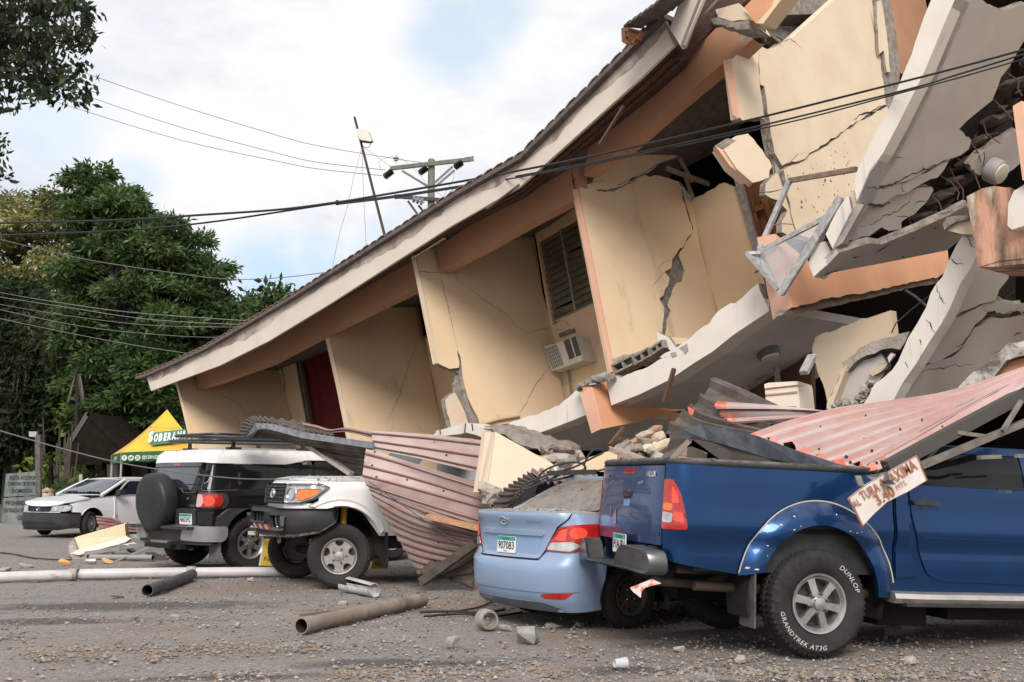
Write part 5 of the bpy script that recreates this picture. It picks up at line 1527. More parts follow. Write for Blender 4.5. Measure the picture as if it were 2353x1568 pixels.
# badges
m = MB(); 
ring = [SA(-.03 + .062 * math.cos(t),.955 + .034 * math.sin(t),.014) for t in np.linspace(0,2 * math.pi,25)]
m.tube(ring,.006,6); 
for a,b in (((-.058,.975),(-.065,.935)),((.005,.975),(-.002,.935)),((-.062,.952),(.002,.958))):
    m.tube([SA(*a,.014),SA(*b,.014)],.006,6)
m.build('badge_emblem',CHR,AC,50)
lettering('badge','ACCENT',CHR,AC,lambda u,v: SA(u + .40,v + .955,.010),.22,.026,1.15,.2,.01)
lettering('badge','BLUE',CHR,AC,lambda u,v: SA(u - .53,v + .955,.010),.12,.022,1.1,.2,.01)
# deck, rear screen, pillars, roof
GDECK = PALE
def dk(u,v): return (u,v,1.038 + .02 * (1 - (v / .85) ** 2) - .004)
patch('boot_top',[SA(u,1.035,-.004)[:2] for u in np.linspace(-1.12,1.12,28)] + [(-.20,.70),(-.20,-.70)],dk,M('dusty_boot_top',(.33,.40,.50),.6,col2=(.36,.32,.28),scale=7,lo=.4,hi=.55,bump=.3,bscale=60),AC,.07,.02,outdir=(0,0,1))
def rs_(u,v):
    t = (u + .24) / .62
    return (u,v * (1 - .14 * t),1.045 + .30 * t + .05 * math.sin(t * math.pi) * (1 - (v / .8) ** 2))
patch('rear_screen',fillet([(-.24,-.62),(-.24,.62),(.36,.58),(.36,-.58)],.05),rs_,M('dirty_glass',(.05,.046,.043),.35,col2=(.22,.185,.155),scale=3.2,lo=.36,hi=.66,dust=(.25,.21,.17),dust_amt=.7),AC,.07,.01,outdir=(-.4,0,1))
for sgn in (1,-1):
    patch('rear_pillar',[(-.30,sgn * .62),(-.34,sgn * .82),(.40,sgn * .80),(.40,sgn * .58),(-.24,sgn * .64)],lambda u,v: (u,v * (1 - .14 * (u + .24) / .62) ,1.03 + .30 * max(0,(u + .24) / .62) - .02 * abs(v)),PALE,AC,.08,.02,outdir=(-.3,0,1))
m = MB(); m.box(.36,1.9,-.60,.60,1.31,1.36); m.build('roof',PALE,AC)
m = MB(); m.box(.3,1.2,-.8,.8,.9,1.05); m.build('parcel_shelf',UNDER,AC)
both('door',SA,fillet([(sx(.58),.30),(sx(2.4),.30),(sx(2.4),.98),(sx(.58),1.0)],.04),0,PALE,AC,.12,.02)
both('side_window',SA,fillet([(sx(.2),1.04),(sx(2.3),1.0),(sx(1.9),1.30),(sx(.5),1.32)],.04),-.01,GLASS,AC,.12,.01)
both('front_fender',SA,[(sx(2.42),.35),(sx(3.3),.35),(sx(3.3),.82),(sx(2.42),.98)],0,PALE,AC,.12,.02)
m = MB(); m.add([(2.2,-.75,.99),(2.2,.75,.99),(3.4,.7,.80),(3.4,-.7,.80)],[(0,1,2,3)]); m.build('bonnet',PALE,AC)
STEELW = M('rusty_steel_wheel',(.085,.075,.07),.6,.5,col2=(.20,.12,.07),scale=6,lo=.45,hi=.7)
H12 = [[(.128 * math.cos(R(30 * k)) + .016 * math.cos(t),.128 * math.sin(R(30 * k)) + .016 * math.sin(t)) for t in np.linspace(0,6.28,9)[:-1]] for k in range(12)]
for x,y,sd in ((0,-.73,-1),(0,.73,1),(2.57,-.73,-1),(2.57,.73,1)):
    wheel('wheel',AC,(x,y,.29),.295,.19,.182,STEELW,H12,side=sd,nuts=4,nutr=.06,hub=.045,steel=True,dish=.06,lugs=40,ndepth=.01)
wells(AC,(.30,.37,.38),(.82,.50),(0,2.57),190,-10)
core(AC,[(-.62,-.38,-.50,.50,.20,1.0),(-.5,2.9,-.5,.5,.18,.98),(.40,2.15,-.80,.80,.2,1.0)])
AC2 = None
m = MB(); m.box(.40,.415,-.86,-.70,.14,.40); m.build('mud_flap',GREYP,AC)
def litter(name,parent,n,area,zf,smin,smax,mats,seed):
    """Crumbs of plaster and soil lying on a car."""
    r = random.Random(seed); m = MB()
    for i in range(n):
        x,y = r.uniform(area[0],area[1]),r.uniform(area[2],area[3]); s_ = smin * (smax / smin) ** (r.random() ** 2)
        z = zf(x,y)
        m.add([(x + a * s_ * r.uniform(.6,1.5),y + b * s_ * r.uniform(.6,1.5),z + cc * s_ * .55 + .002) for a,b,cc in ico_v],ico_f,r.randrange(len(mats)))
    return kind(m.build(name,mats,parent),'stuff')
SOIL = M('soil_crumb',(.10,.075,.055),.95); PLC = M('plaster_crumb',(.52,.47,.42),.9)
litter('boot_litter',AC,150,(-.72,-.22,-.62,.62),lambda x,y: dk(x,y)[2],.004,.018,[SOIL,SOIL,CONC,PLC],5)
litter('screen_litter',AC,60,(-.22,.25,-.55,.50),lambda x,y: rs_(x,y)[2],.004,.016,[SOIL,SOIL,CONC],6)
# ---------------------------------------------------------------- black off-roader with a white roof, seen from behind
BPAINT = M('black_paint',(.006,.006,.007),.18,.0,col2=(.010,.0095,.009),scale=3,coat=.15,spec=.35,dust=(.14,.12,.11),dust_amt=.15)
WPAINT = M('white_paint',(.80,.785,.765),.35,.0,col2=(.77,.75,.725),scale=2.5,coat=.4,dust=(.45,.39,.33),dust_amt=.05)
SILV = M('silver_plastic',(.42,.42,.43),.4,.5,col2=(.36,.36,.36),scale=5)
CLAD = M('charcoal_cladding',(.030,.031,.033),.5,col2=(.05,.049,.047),scale=4,dust=(.25,.21,.18),dust_amt=.3)
yaw = R(47)
FJ = thing('offroad_wagon','black off-road wagon with white roof, roof basket and covered spare wheel on its back','off-roader',(-3.86 - .80 * math.sin(yaw),16.25 + .80 * math.cos(yaw),0),(0,0,yaw))
plan = [(0,0),(.003,.30),(.008,.55),(.03,.74),(.09,.86),(.20,.925),(.42,.945),(.9,.95),(1.6,.95),(2.6,.95),(3.3,.94),(4.0,.90)]
fp_ = [(.35,.06),(.62,.02),(.85,.0),(1.12,.0),(1.22,.03),(1.52,.14),(1.58,.15),(1.65,.165),(1.70,.20),(1.73,.25),(1.745,.30)]
fs_ = [(.40,.03),(.62,.01),(.85,.0),(1.08,.005),(1.16,.03),(1.50,.115),(1.56,.12),(1.63,.132),(1.68,.155),(1.715,.19),(1.735,.23),(1.745,.27)]
SF = Shell(-.80,1,plan,fp_,fs_)
sx = SF.s_at
fa = sx(0)
arcf = lambda rx,rz,a0,a1,n=18: [(fa + x,z) for x,z in arc(0,.42,rx,rz,a0,a1,n)]
both('body_side',SF,[(.66,.62),(fa - .52,.62)] + arcf(.50,.50,160,20) + [(fa + .52,.45),(sx(2.9),.45),(sx(2.9),1.17),(.70,1.17),(.70,1.0)],0,BPAINT,FJ,.07)
both('rear_door',SF,fillet([(-.70,.66),(.64,.66),(.68,1.15),(.66,1.53),(-.66,1.53),(-.72,1.15)],.04),.002,BPAINT,FJ,.07,.02,mirror=False)
both('upper_side',SF,[(.66,1.16),(sx(2.9),1.16),(sx(2.6),1.535),(1.06,1.535),(.72,1.545)],-.002,BPAINT,FJ,.08)
both('rear_window',SF,fillet([(-.60,1.20),(.20,1.20),(.30,1.165),(.56,1.165),(.575,1.49),(-.575,1.49)],[.05,.03,.03,.05,.05,.05]),.008,M('tinted_rear_glass',(.02,.026,.036),.03,spec=.9,coat=.6),FJ,.06,.008,mirror=False)
both('rear_spoiler',SF,fillet([(-.62,1.50),(.62,1.50),(.62,1.555),(-.62,1.555)],.02),.028,M('dark_blue_spoiler',(.02,.024,.034),.15,coat=.7),FJ,.06,.03,mirror=False)
patch('brake_light',[(-.13,1.515),(.08,1.515),(.08,1.548),(-.13,1.548)],SF.at(.034),REDL,FJ,.05,.01)
# white roof: wrap-round band and top
both('roof_band',SF,[(-1.10,1.545),(-.72,1.552),(-.62,1.56),(.62,1.56),(.72,1.552),(1.10,1.545)] + [(sx(.62),1.535),(sx(.78),1.56),(sx(1.0),1.60),(sx(2.2),1.60),(sx(2.2),1.742),(-sx(2.2),1.742),(-sx(2.2),1.60),(-sx(1.0),1.60),(-sx(.78),1.56),(-sx(.62),1.535)],.006,WPAINT,FJ,.06,.02,mirror=False)
edge = [SF(u,1.742,.004)[:2] for u in np.linspace(-sx(2.2),sx(2.2),60)]
def rt(u,v): return (u,v,1.742 + .045 * max(0,1 - (v / .72) ** 2) * min(1,max(0,(u + .55) / .5)))
patch('roof',edge,rt,WPAINT,FJ,.09,.02,outdir=(0,0,1))
for u0,u1,nm in ((.78,1.34,'quarter_window'),(1.37,sx(1.10),'side_window'),(sx(1.13),sx(2.15),'side_window')):
    top_ = 1.515 if u1 < 1.7 else 1.585 if u0 > 2 else 1.53
    both(nm,SF,fillet([(u0,1.175),(u1,1.175),(u1 - .0,top_),(u0 + .02,top_)],[.07,.05,.03,.04]),.005,GLASS,FJ,.07,.01)
strip('panel_gap',SF,[(1.355,1.17),(1.36,1.53)],.012,.003,SEAM,FJ)
strip('window_seal',SF,[(.775,1.53),(.765,1.18),(.80,1.155),(1.34,1.165)],.008,.010,M('pale_seal',(.10,.10,.10),.6),FJ)
litter('roof_litter',FJ,110,(-.45,1.5,-.62,.62),lambda x,y: rt(x,y)[2],.004,.016,[SOIL,SOIL,CONC],7)
# lamps, cladding, bumper
both('tail_light_housing',SF,fillet([(.70,.91),(1.14,.90),(1.20,1.0),(1.16,1.12),(.74,1.14)],[.03,.07,.08,.08,.03]),.008,CLAD,FJ,.05,.03)
both('tail_light',SF,fillet([(.705,.925),(1.06,.925),(1.10,1.02),(1.06,1.105),(.735,1.115)],[.02,.07,.05,.06,.02]),.028,REDL,FJ,.035,.03)
for sg in (1,-1):
    patch('reverse_lens',[(sg * a,b) for a,b in fillet([(.71,.93),(.80,.93),(.84,1.02),(.80,1.105),(.74,1.11)],.03)],SF.at(.032),M('pink_clear_lens',(.62,.42,.40),.15,coat=1),FJ,.04,.01)
    patch('lens_facet',[(sg * (.90 + .075 * math.cos(t)),1.015 + .075 * math.sin(t)) for t in np.linspace(0,2 * math.pi,20)[:-1]],SF.at(.036),REDB,FJ,.03,.012)
def fcl(u,v):
    r = math.hypot((v - .42) / .62,(u - fa) / .64)
    t = max(0,min(1,(1 - r) / .2))
    return SF(u,v,.01 + .055 * math.sin(t * math.pi / 2))
both('lower_cladding',SF,[(.60,.63),(fa - .66,.63),(fa - .66,.83),(.98,.86),(.66,.86)],.012,M('black_gloss_cladding',(.010,.010,.011),.3,coat=.5),FJ,.07,.015)
cl = [(fa - .62,.60)] + [(fa - .60,.78),(fa - .46,.885),(fa - .40,.90),(fa + .42,.90),(fa + .62,.62)] + [(fa + .50,.50)] + arcf(.50,.49,12,166,22) + [(fa - .50,.46),(fa - .62,.40)]
for sg in (1,-1):
    patch('wheel_flare',[(sg * a,b) for a,b in cl],(lambda sg: lambda u,v: (lambda p: (p[0],p[1] * 1,p[2]))(SF(u,v,.05)))(sg),CLAD,FJ,.05,.05)
both('rear_bumper',SF,fillet([(-.96,.40),(.96,.40),(.98,.60),(.72,.66),(-.72,.66),(-.98,.60)],.04),.10,CLAD,FJ,.07,.10,mirror=False)
m = MB(); m.box(-.98,-.72,-.80,.80,.615,.655); m.build('bumper_tread',BLKP,FJ)
both('bumper_corner',SF,fillet([(.46,.46),(1.08,.44),(1.13,.52),(1.12,.655),(.56,.665)],[.05,.04,.04,.03,.07]),.135,SILV,FJ,.05,.05)
both('bumper_plate',SF,[(-.40,.36),(.38,.36),(.38,.435),(-.40,.435)],.112,SILV,FJ,.08,.01,mirror=False)
for a in (-.55,.46): patch('bumper_reflector',[(a,.455),(a + .10,.455),(a + .10,.485),(a,.485)],SF.at(.108),REDL,FJ,.05,.01)
both('plate_housing',SF,fillet([(.20,.67),(.70,.67),(.70,.90),(.24,.90)],.03),.035,BLKP,FJ,.05,.03,mirror=False)
plate(FJ,lambda u,v,o: SF(u + .50,v + .755,.045 + o),'460392',year=None)
lettering('badge','4.0 LITER V6',CHR,FJ,lambda u,v: SF(u + .56,v + .945,.01),.18,.03,1,.2,.01)
patch('door_lock',[(.47 + .018 * math.cos(t),1.04 + .018 * math.sin(t)) for t in np.linspace(0,6.28,9)[:-1]],SF.at(.01),CHR,FJ,.02,.006)
m = MB(); pts_ = [SF(u,z,.012) for u,z in ((.22,1.19),(.30,1.17),(.36,1.13),(.50,1.12),(.66,1.13))]; m.tube(pts_,.008,6); m.build('door_handle_trim',BLKP,FJ)
# covered spare wheel
sp_ = sub('spare_wheel',FJ,(-.80,.16,1.0),(0,R(-4),0))
m = MB()
m.lathe([(.405,-.02),(.418,-.06),(.418,-.20),(.405,-.235),(.37,-.255),(.33,-.262),(.001,-.268)],64,ax='x')
m.build('cover',M('spare_cover_vinyl',(.016,.017,.019),.5,col2=(.028,.028,.03),scale=3,bump=.05,bscale=120),sp_,40)
m = MB(); m.lathe([(.40,-.02),(.36,.03),(.001,.03)],40,ax='x'); m.build('tyre',TYRE,sp_,40)
m = MB()
for i in range(6):
    for j in range(7):
        if (i + j * .5) % 5.5 > 4.8: continue
        y,z = .31 - i * .035 - (j % 2) * .017,.13 - j * .038
        if math.hypot(y,z) > .33: continue
        m.add([(-.2685,y + .011 * math.cos(t),z + .013 * math.sin(t)) for t in np.linspace(0,2 * math.pi,7)[:-1]],[(0,1,2,3,4,5)])
m.build('cover_pattern',M('spare_cover_print',(.038,.04,.043),.6),sp_)
m = MB()
for a,b in (((.06,.10),(-.06,.05)),((-.06,.05),(-.26,-.03)),((.0,.02),(-.12,-.03)),((-.02,-.04),(-.14,-.09))):
    m.bar((-.269,*a),(-.269,*b),.005,.008,Vector((1,0,0)))
m.build('cover_lettering',M('spare_cover_print',(.04,.04,.04),.6),sp_)
# roof basket
rk_ = sub('roof_basket',FJ,(0,0,1.80))
RT = M('rack_tube',(.012,.013,.016),.35,col2=(.025,.025,.03),scale=6,coat=.3)
def loop(x0,x1,hw,z,r=.22):
    return fillet([(x0,-hw),(x1,-hw),(x1,hw),(x0,hw)],r,6),z
for (o_,z,rad) in ((loop(-.50,1.6,.62,.17,.3)[0],.17,.022),(loop(-.56,1.66,.68,.085,.3)[0],.085,.024)):
    m = MB(); m.tube([Vector((x,y,z)) for x,y in o_] + [Vector((*o_[0],z))],rad,8); m.build('rack_ring',RT,rk_,50)
up_ = [(x,sg * .62) for x in (-.1,.25,.6,.95,1.3) for sg in (-1,1)] + [(-.5,y) for y in (-.25,.25)]
for x,y in up_:
    m = MB(); m.tube([(x,y,.17),(x - .01,y * 1.08,.085)],.012,6); m.build('rack_upright',RT,rk_,50)
for x in (-.2,.15,.5,.85,1.2):
    m = MB(); m.tube([(x,-.66,.08),(x,.66,.08)],.012,6); m.build('rack_slat',RT,rk_,50)
for x,y in ((-.15,-.60),(-.15,.60),(1.1,-.60),(1.1,.60)):
    m = MB(); m.tube([(x,y,.08),(x,y,-.02)],[.025,.035],8); m.box(x - .11,x + .11,y - .05,y + .03,-.055,-.015); m.build('rack_foot',RT,rk_,40)
FJH = trap_holes(6,.085,.185,11,20,0,.02)
for x,y,sd in ((0,-.80,-1),(0,.80,1),(2.69,-.80,-1),(2.69,.80,1)):
    wheel('wheel',FJ,(x,y,.395),.395,.27,.225,RIM,FJH,side=sd,nuts=6,nutr=.07,dish=.05,lugs=48)
m = MB(); m.box(-.56,-.545,-.98,-.70,.20,.60); m.build('mud_flap',M('grey_mud_flap',(.11,.11,.11),.7,col2=(.16,.15,.14),scale=6),FJ)
wells(FJ,(.42,.52,.50),(.90,.52),(0,),195,-15)
core(FJ,[(-.68,-.56,-.80,.80,.42,1.45),(.56,2.6,-.85,.85,.42,1.45),(-.6,3.4,-.5,.5,.40,1.5),(3.0,3.5,-.85,.85,.4,1.1)])
m = MB(); m.add([(2.15,-.68,1.70),(2.15,.68,1.70),(2.6,.78,1.15),(2.6,-.78,1.15)],[(0,1,2,3)]); m.build('windscreen',GLASS,FJ)
both('bonnet_side',SF,[(sx(2.9),.6),(sx(3.8),.6),(sx(3.8),1.05),(sx(2.9),1.15)],0,BPAINT,FJ,.15)
m = MB(); m.add([(2.55,-.8,1.15),(2.55,.8,1.15),(3.6,.76,1.08),(3.6,-.76,1.08)],[(0,1,2,3)]); m.box(3.5,3.6,-.8,.8,.5,1.08); m.build('bonnet',BPAINT,FJ)
m = MB(); m.tube([(-1.0,-.35,.40),(-.5,-.35,.42)],.045,10); m.box(-.9,-.6,-.5,.5,.33,.40); m.build('exhaust',UNDER,FJ)

# ---------------------------------------------------------------- white utility 4x4, nose to the left
yaw = R(210)
Lf = Vector((.5,-.866,0))
LC = thing('utility_truck','white utility truck with black steel bumper, nose out from under fallen red sheets','off-roader',(-2.14 - .5 * .76,13.8 + .866 * .76,0),(0,0,yaw))
plan = [(0,0),(.006,.22),(.03,.40),(.085,.55),(.19,.665),(.34,.735),(.55,.77),(.9,.79),(1.5,.80),(2.5,.81),(3.6,.81)]
lp_ = [(.60,.05),(.70,.0),(1.0,.0),(1.20,.02),(1.27,.05),(1.32,.12)]
ls_ = [(.45,.04),(.7,.0),(1.0,-.01),(1.08,.0),(1.15,.0),(1.25,.02),(1.31,.08)]
SL = Shell(.585,-1,plan,lp_,ls_)
sx = SL.s_at
la = sx(0)
N = -1                                        # u < 0 is the near (left) side
both('fender',SL,[(.74,1.00),(.82,.985),(la - .26,.985)] + [(la + x,z) for x,z in arc(0,.42,.56,.585,118,60,12)] + [(la + .52,.62),(la + .64,.62),(sx(-1.05),.62),(sx(-1.05),1.295),(.86,1.295),(.88,1.24),(.86,1.06)],0,WPAINT,LC,.06,.02)
def lfl(u,v):
    r = math.hypot((v - .42) / .64,(abs(u) - la) / .62)
    t = max(0,min(1,(1 - r) / .13))
    return SL(u,v,.006 + .055 * math.sin(t * math.pi / 2))
flo = [(la + x,z) for x,z in arc(0,.42,.61,.635,128,25,30)] + [(la + x,z) for x,z in arc(0,.42,.54,.565,24,124,28)]
for sg in (1,-1): patch('wheel_arch_lip',[(sg * a,b) for a,b in flo],lfl,WPAINT,LC,.04,.03)
both('nose_panel',SL,fillet([(-.86,1.255),(.86,1.255),(.86,1.30),(-.86,1.30)],.01),.0,WPAINT,LC,.06,mirror=False)
both('nose_lower',SL,[(-.80,.965),(.80,.965),(.78,1.03),(-.78,1.03)],-.01,WPAINT,LC,.06,mirror=False)
# bonnet
bt = [SL(u,1.30,-.006)[:2] for u in np.linspace(-sx(-.95),sx(-.95),40)]
patch('bonnet',bt,lambda u,v: (u,v,1.298 + .055 * max(0,1 - (v / .78) ** 4) * min(1,max(0,(.60 - u) / .35)) + .012 * (abs(abs(v) - .35) < .12)),WPAINT,LC,.06,.02,outdir=(0,0,1))
both('grille_surround',SL,fillet([(-.35,1.02),(.35,1.02),(.37,1.262),(-.37,1.262)],.02),.015,BLKP,LC,.05,.03,mirror=False)
for z in (1.05,1.10,1.15,1.20,1.235):
    patch('grille_slat',[(-.32,z - .011),(.32,z - .011),(.32,z + .011),(-.32,z + .011)],SL.at(.03),GREYP,LC,.06,.012)
for u in (-.22,-.11,0,.11,.22):
    patch('grille_bar',[(u - .006,1.04),(u + .006,1.04),(u + .006,1.24),(u - .006,1.24)],SL.at(.024),GREYP,LC,.06,.01)
m = MB(); m.tube([SL(.085 * math.cos(t),1.145 + .055 * math.sin(t),.04) for t in np.linspace(0,2 * math.pi,22)],.009,6); m.tube([SL(.04 * math.cos(t),1.145 + .05 * math.sin(t),.04) for t in np.linspace(0,2 * math.pi,18)],.008,6); m.tube([SL(.065 * math.cos(t),1.165 + .02 * math.sin(t),.04) for t in np.linspace(0,2 * math.pi,18)],.008,6)
m.build('badge_emblem',CHR,LC,50)
hl = fillet([(.385,1.035),(.66,1.04),(.80,1.09),(.965,1.215),(.90,1.245),(.40,1.252)],[.02,.03,.03,.02,.02,.02])
both('headlight',SL,hl,.012,CLR,LC,.04,.03)
both('headlight_trim',SL,fillet([(.375,1.02),(.67,1.022),(.82,1.075),(1.01,1.22),(.91,1.262),(.385,1.265)],.02),.004,M('headlight_trim',(.20,.20,.20),.3,.5),LC,.05,.02)
both('indicator_lens',SL,fillet([(.60,1.07),(.67,1.07),(.80,1.115),(.905,1.195),(.86,1.205),(.60,1.20)],.02),.022,AMB,LC,.04,.012)
for sg in (1,-1):
    patch('lens_facet',[(sg * (.49 + .07 * math.cos(t)),1.14 + .075 * math.sin(t)) for t in np.linspace(0,6.28,20)[:-1]],SL.at(.022),M('reflector_bowl',(.55,.56,.6),.05,1.0),LC,.03,.01)
# steel bumper with wings
STL = M('powder_coated_steel',(.024,.025,.027),.45,col2=(.042,.041,.04),scale=5,dust=(.22,.19,.16),dust_amt=.25)
SB = Shell(.76,-1,[(0,0),(.0,.30),(.02,.50),(.10,.66),(.24,.78),(.42,.86),(.62,.90),(.9,.92)],[(.64,.10),(.72,.02),(.80,0),(.94,.0),(.97,.02)],[(.64,.08),(.72,.02),(.80,0),(.94,.0),(.97,.02)])
wing = [(-1.30,.80),(-1.12,.70),(-.80,.655),(.80,.655),(1.12,.70),(1.30,.80),(1.34,.955),(.55,.965),(.52,.985),(-.52,.985),(-.55,.965),(-1.34,.955)]
both('steel_bumper',SB,fillet(wing,.02),0,STL,LC,.06,.05,holes=[fillet([(-.30,.80),(.28,.80),(.28,.915),(-.30,.915)],.02),fillet([(.47,.735),(.68,.735),(.70,.88),(.45,.88)],.03),fillet([(-.68,.735),(-.47,.735),(-.45,.88),(-.70,.88)],.03)],mirror=False)
m = MB(); m.add([SB(u,.966,-.0) for u in np.linspace(-1.3,1.3,24)] + [(.30,-.70,.97),(.42,-.55,.97),(.42,.55,.97),(.30,.70,.97)],[tuple(range(28))]); m.build('bumper_top',STL,LC)
both('winch_grille',SB,[(-.30,.79),(.28,.79),(.28,.92),(-.30,.92)],-.06,UNDER,LC,.08,.01,mirror=False)
for u in (-.2,-.08,.04,.16): patch('winch_bar',[(u - .008,.80),(u + .008,.80),(u + .008,.915),(u - .008,.915)],SB.at(-.02),GREYP,LC,.06,.02)
for z in (.835,.875): patch('winch_bar',[(-.30,z - .007),(.28,z - .007),(.28,z + .007),(-.30,z + .007)],SB.at(-.018),GREYP,LC,.06,.02)
for sg in (1,-1): patch('fog_lamp',[(sg * a,b) for a,b in fillet([(.46,.73),(.69,.73),(.71,.885),(.44,.885)],.03)],SB.at(-.045),M('fog_lamp_bowl',(.35,.36,.38),.12,.9),LC,.05,.01)
WT = M('reflective_white',(.75,.75,.75),.4); RTp = M('reflective_red',(.62,.03,.025),.4)
for i in range(6):
    a = -.36 + i * .115
    patch('reflective_tape',[(a,.705),(a + .113,.705),(a + .113,.765),(a,.765)],SB.at(.003),RTp if i % 2 == 0 else WT,LC,.06,.003)
for a in (-.45,.45):
    m = MB(); t_ = [Vector((.66,a + .045 * math.cos(t),.60 + .055 * math.sin(t))) for t in np.linspace(0,6.28,16)]
    m.tube(t_,.012,6); m.build('tow_hook',M('rust_hook',(.16,.08,.05),.8),LC,50)
H5 = []
for k in range(5):
    t = 72 * k + 90
    pts_ = [(.155 + .036 * math.cos(a),.050 * math.sin(a) * (1 + .35 * math.cos(a))) for a in np.linspace(0,2 * math.pi,17)[:-1]]
    H5.append([(x * math.cos(R(t)) - y * math.sin(R(t)),x * math.sin(R(t)) + y * math.cos(R(t))) for x,y in pts_])
ALLOY2 = M('five_star_alloy',(.50,.47,.44),.35,.85,col2=(.36,.34,.32),scale=7,rough2=.5)
st_ = R(-22)
for x,y,sd,yw in ((0,.78,1,st_),(0,-.78,-1,st_),(-3.18,.76,1,0),(-3.18,-.76,-1,0)):
    wheel('wheel',LC,(x,y,.39),.39,.26,.215,ALLOY2,H5,yaw=yw,side=sd,nuts=5,nutr=.085,dish=.035,lugs=48,hub=.06,rot=R(0))
for sg in (1,-1): m = MB(); m.tube([(-.12,sg * .55,.45),(-.16,sg * .52,1.0)],.04,10); m.build('shock_absorber',M('yellow_damper',(.68,.33,.02),.4),LC,50)
wells(LC,(.42,.60,.60),(.76,.42),(0,),186,35,M('dark_wheel_well',(.02,.019,.017),.9,col2=(.05,.042,.035),scale=6))
core(LC,[(-3.6,.30,-.42,.42,.58,1.25),(-1.6,-.62,-.74,.74,.45,1.26),(-.6,.30,-.70,.70,1.02,1.25)])
m = MB(); m.tube([(0,-.72,.39),(0,.72,.39)],.05,10); m.lathe([(.02,-.14),(.14,-.1),(.15,0),(.14,.1),(.02,.14)],16,(0,.15,.39)); m.build('axle',UNDER,LC,40)
m = MB(); m.box(-.615,-.60,.62,.86,.26,.66); m.build('mud_flap',BLKP,LC)
both('door',SL,[(sx(-1.07),.60),(sx(-2.1),.60),(sx(-2.1),1.30),(sx(-1.07),1.29)],0,WPAINT,LC,.12,.02)
m = MB(); m.add([(-.92,-.72,1.32),(-.92,.72,1.32),(-1.35,.62,1.75),(-1.35,-.62,1.75)],[(0,1,2,3)]); m.build('windscreen',GLASS,LC)
m = MB(); m.box(-2.1,-1.35,-.62,.62,1.72,1.78); m.box(-2.1,-2.05,-.7,.7,.6,1.74); m.build('cab_roof',WPAINT,LC)
m = MB(); m.box(-4.0,-2.2,-.82,.82,.85,.95); m.box(-4.0,-2.2,-.82,-.78,.95,1.2); m.box(-4.0,-2.2,.78,.82,.95,1.2); m.build('tray',STL,LC)
rk = random.Random(17)
m = MB()
for i in range(70):
    x,y = rk.uniform(-.9,.35),rk.uniform(-.1,.78)
    z = 1.298 + .055 * max(0,1 - (y / .78) ** 4) * min(1,max(0,(.60 - x) / .35)) + .012 * (abs(abs(y) - .35) < .12)
    s_ = rk.uniform(.006,.022)
    v = [(x + a * s_ * rk.uniform(.6,1.4),y + b * s_ * rk.uniform(.6,1.4),z + cc * s_ * .7 + .002) for a,b,cc in ico_v]
    m.add(v,ico_f)
kind(m.build('bonnet_debris',CONC,LC),'stuff')

# ---------------------------------------------------------------- old white saloon at the far left
CW = M('plain_white_paint',(.78,.78,.79),.35,col2=(.74,.74,.75),scale=2,coat=.4)
psi = R(62)
CO = thing('white_saloon','old white saloon car with black bumper parked facing left by the trees','car',(-10.22,25.55,0),(0,0,math.pi + psi))
plan = [(0,0),(.01,.25),(.04,.45),(.11,.62),(.24,.74),(.45,.80),(.8,.825),(1.4,.835),(2.4,.835),(3.2,.82),(3.9,.76),(4.1,.6)]
cp_ = [(.18,.06),(.26,.0),(.52,.0),(.56,.03),(.70,.05),(.76,.09)]
cs_ = [(.18,.05),(.28,.0),(.55,.0),(.72,.02),(.86,.05),(.92,.07),(1.28,.22)]
SO = Shell(.80,-1,plan,cp_,cs_)
sx = SO.s_at
ca = sx(0)
both('front_bumper',SO,fillet([(-(ca - .34),.24),(-.6,.18),(.6,.18),(ca - .34,.24),(ca - .32,.545),(-(ca - .32),.545)],.03),.012,M('faded_black_bumper',(.025,.026,.028),.6,col2=(.045,.045,.045),scale=4),CO,.06,.03,mirror=False)
for z in (.30,.335): strip('bumper_slot',SO,[(-.55,z),(.55,z)],.018,.016,UNDER,CO)
both('headlight',SO,fillet([(.36,.575),(.74,.575),(.84,.60),(.86,.70),(.80,.715),(.40,.70)],.02),.006,CLR,CO,.05,.02)
both('grille',SO,fillet([(-.34,.57),(.34,.57),(.37,.665),(-.37,.665)],.01),.004,UNDER,CO,.06,.02,mirror=False)
for z in (.588,.610,.632,.652): patch('grille_slat',[(-.33,z - .005),(.33,z - .005),(.33,z + .005),(-.33,z + .005)],SO.at(.012),M('grille_grey',(.12,.12,.12),.4),CO,.08,.008)
m = MB(); m.tube([SO(.05 * math.cos(t),.62 + .026 * math.sin(t),.02) for t in np.linspace(0,6.28,16)],.006,5); m.build('badge_emblem',CHR,CO)
both('front_panel',SO,[(-.62,.545),(.62,.545),(.62,.575),(-.62,.575)],0,CW,CO,.08,mirror=False)
both('front_fender',SO,[(.80,.735),(.875,.70),(.86,.56),(ca - .33,.55)] + [(ca + x,z) for x,z in arc(0,.30,.335,.35,150,30,14)] + [(ca + .33,.25),(sx(-.62),.25),(sx(-.64),.90),(1.2,.855)],0,CW,CO,.06,.02)
def hood(u,v):
    t = max(0,min(1,(.76 - u) / 1.1))
    return (u,v,.665 + .07 * min(1,t * 8) + .20 * t ** .8 + .02 * (1 - (v / .75) ** 2))
bt = [SO(u,.70,.004)[:2] for u in np.linspace(-1.30,1.30,36)] + [(-.36,.70),(-.30,.4),(-.28,0),(-.30,-.4),(-.36,-.70)][::1]
patch('bonnet',[p for p in bt],hood,CW,CO,.07,.02,outdir=(0,0,1))
def ws(u,v):
    t = (-.30 - u) / .80
    return (u,v * (1 - .16 * t),.935 + .37 * t ** .9 + .02 * (1 - (v / .7) ** 2))
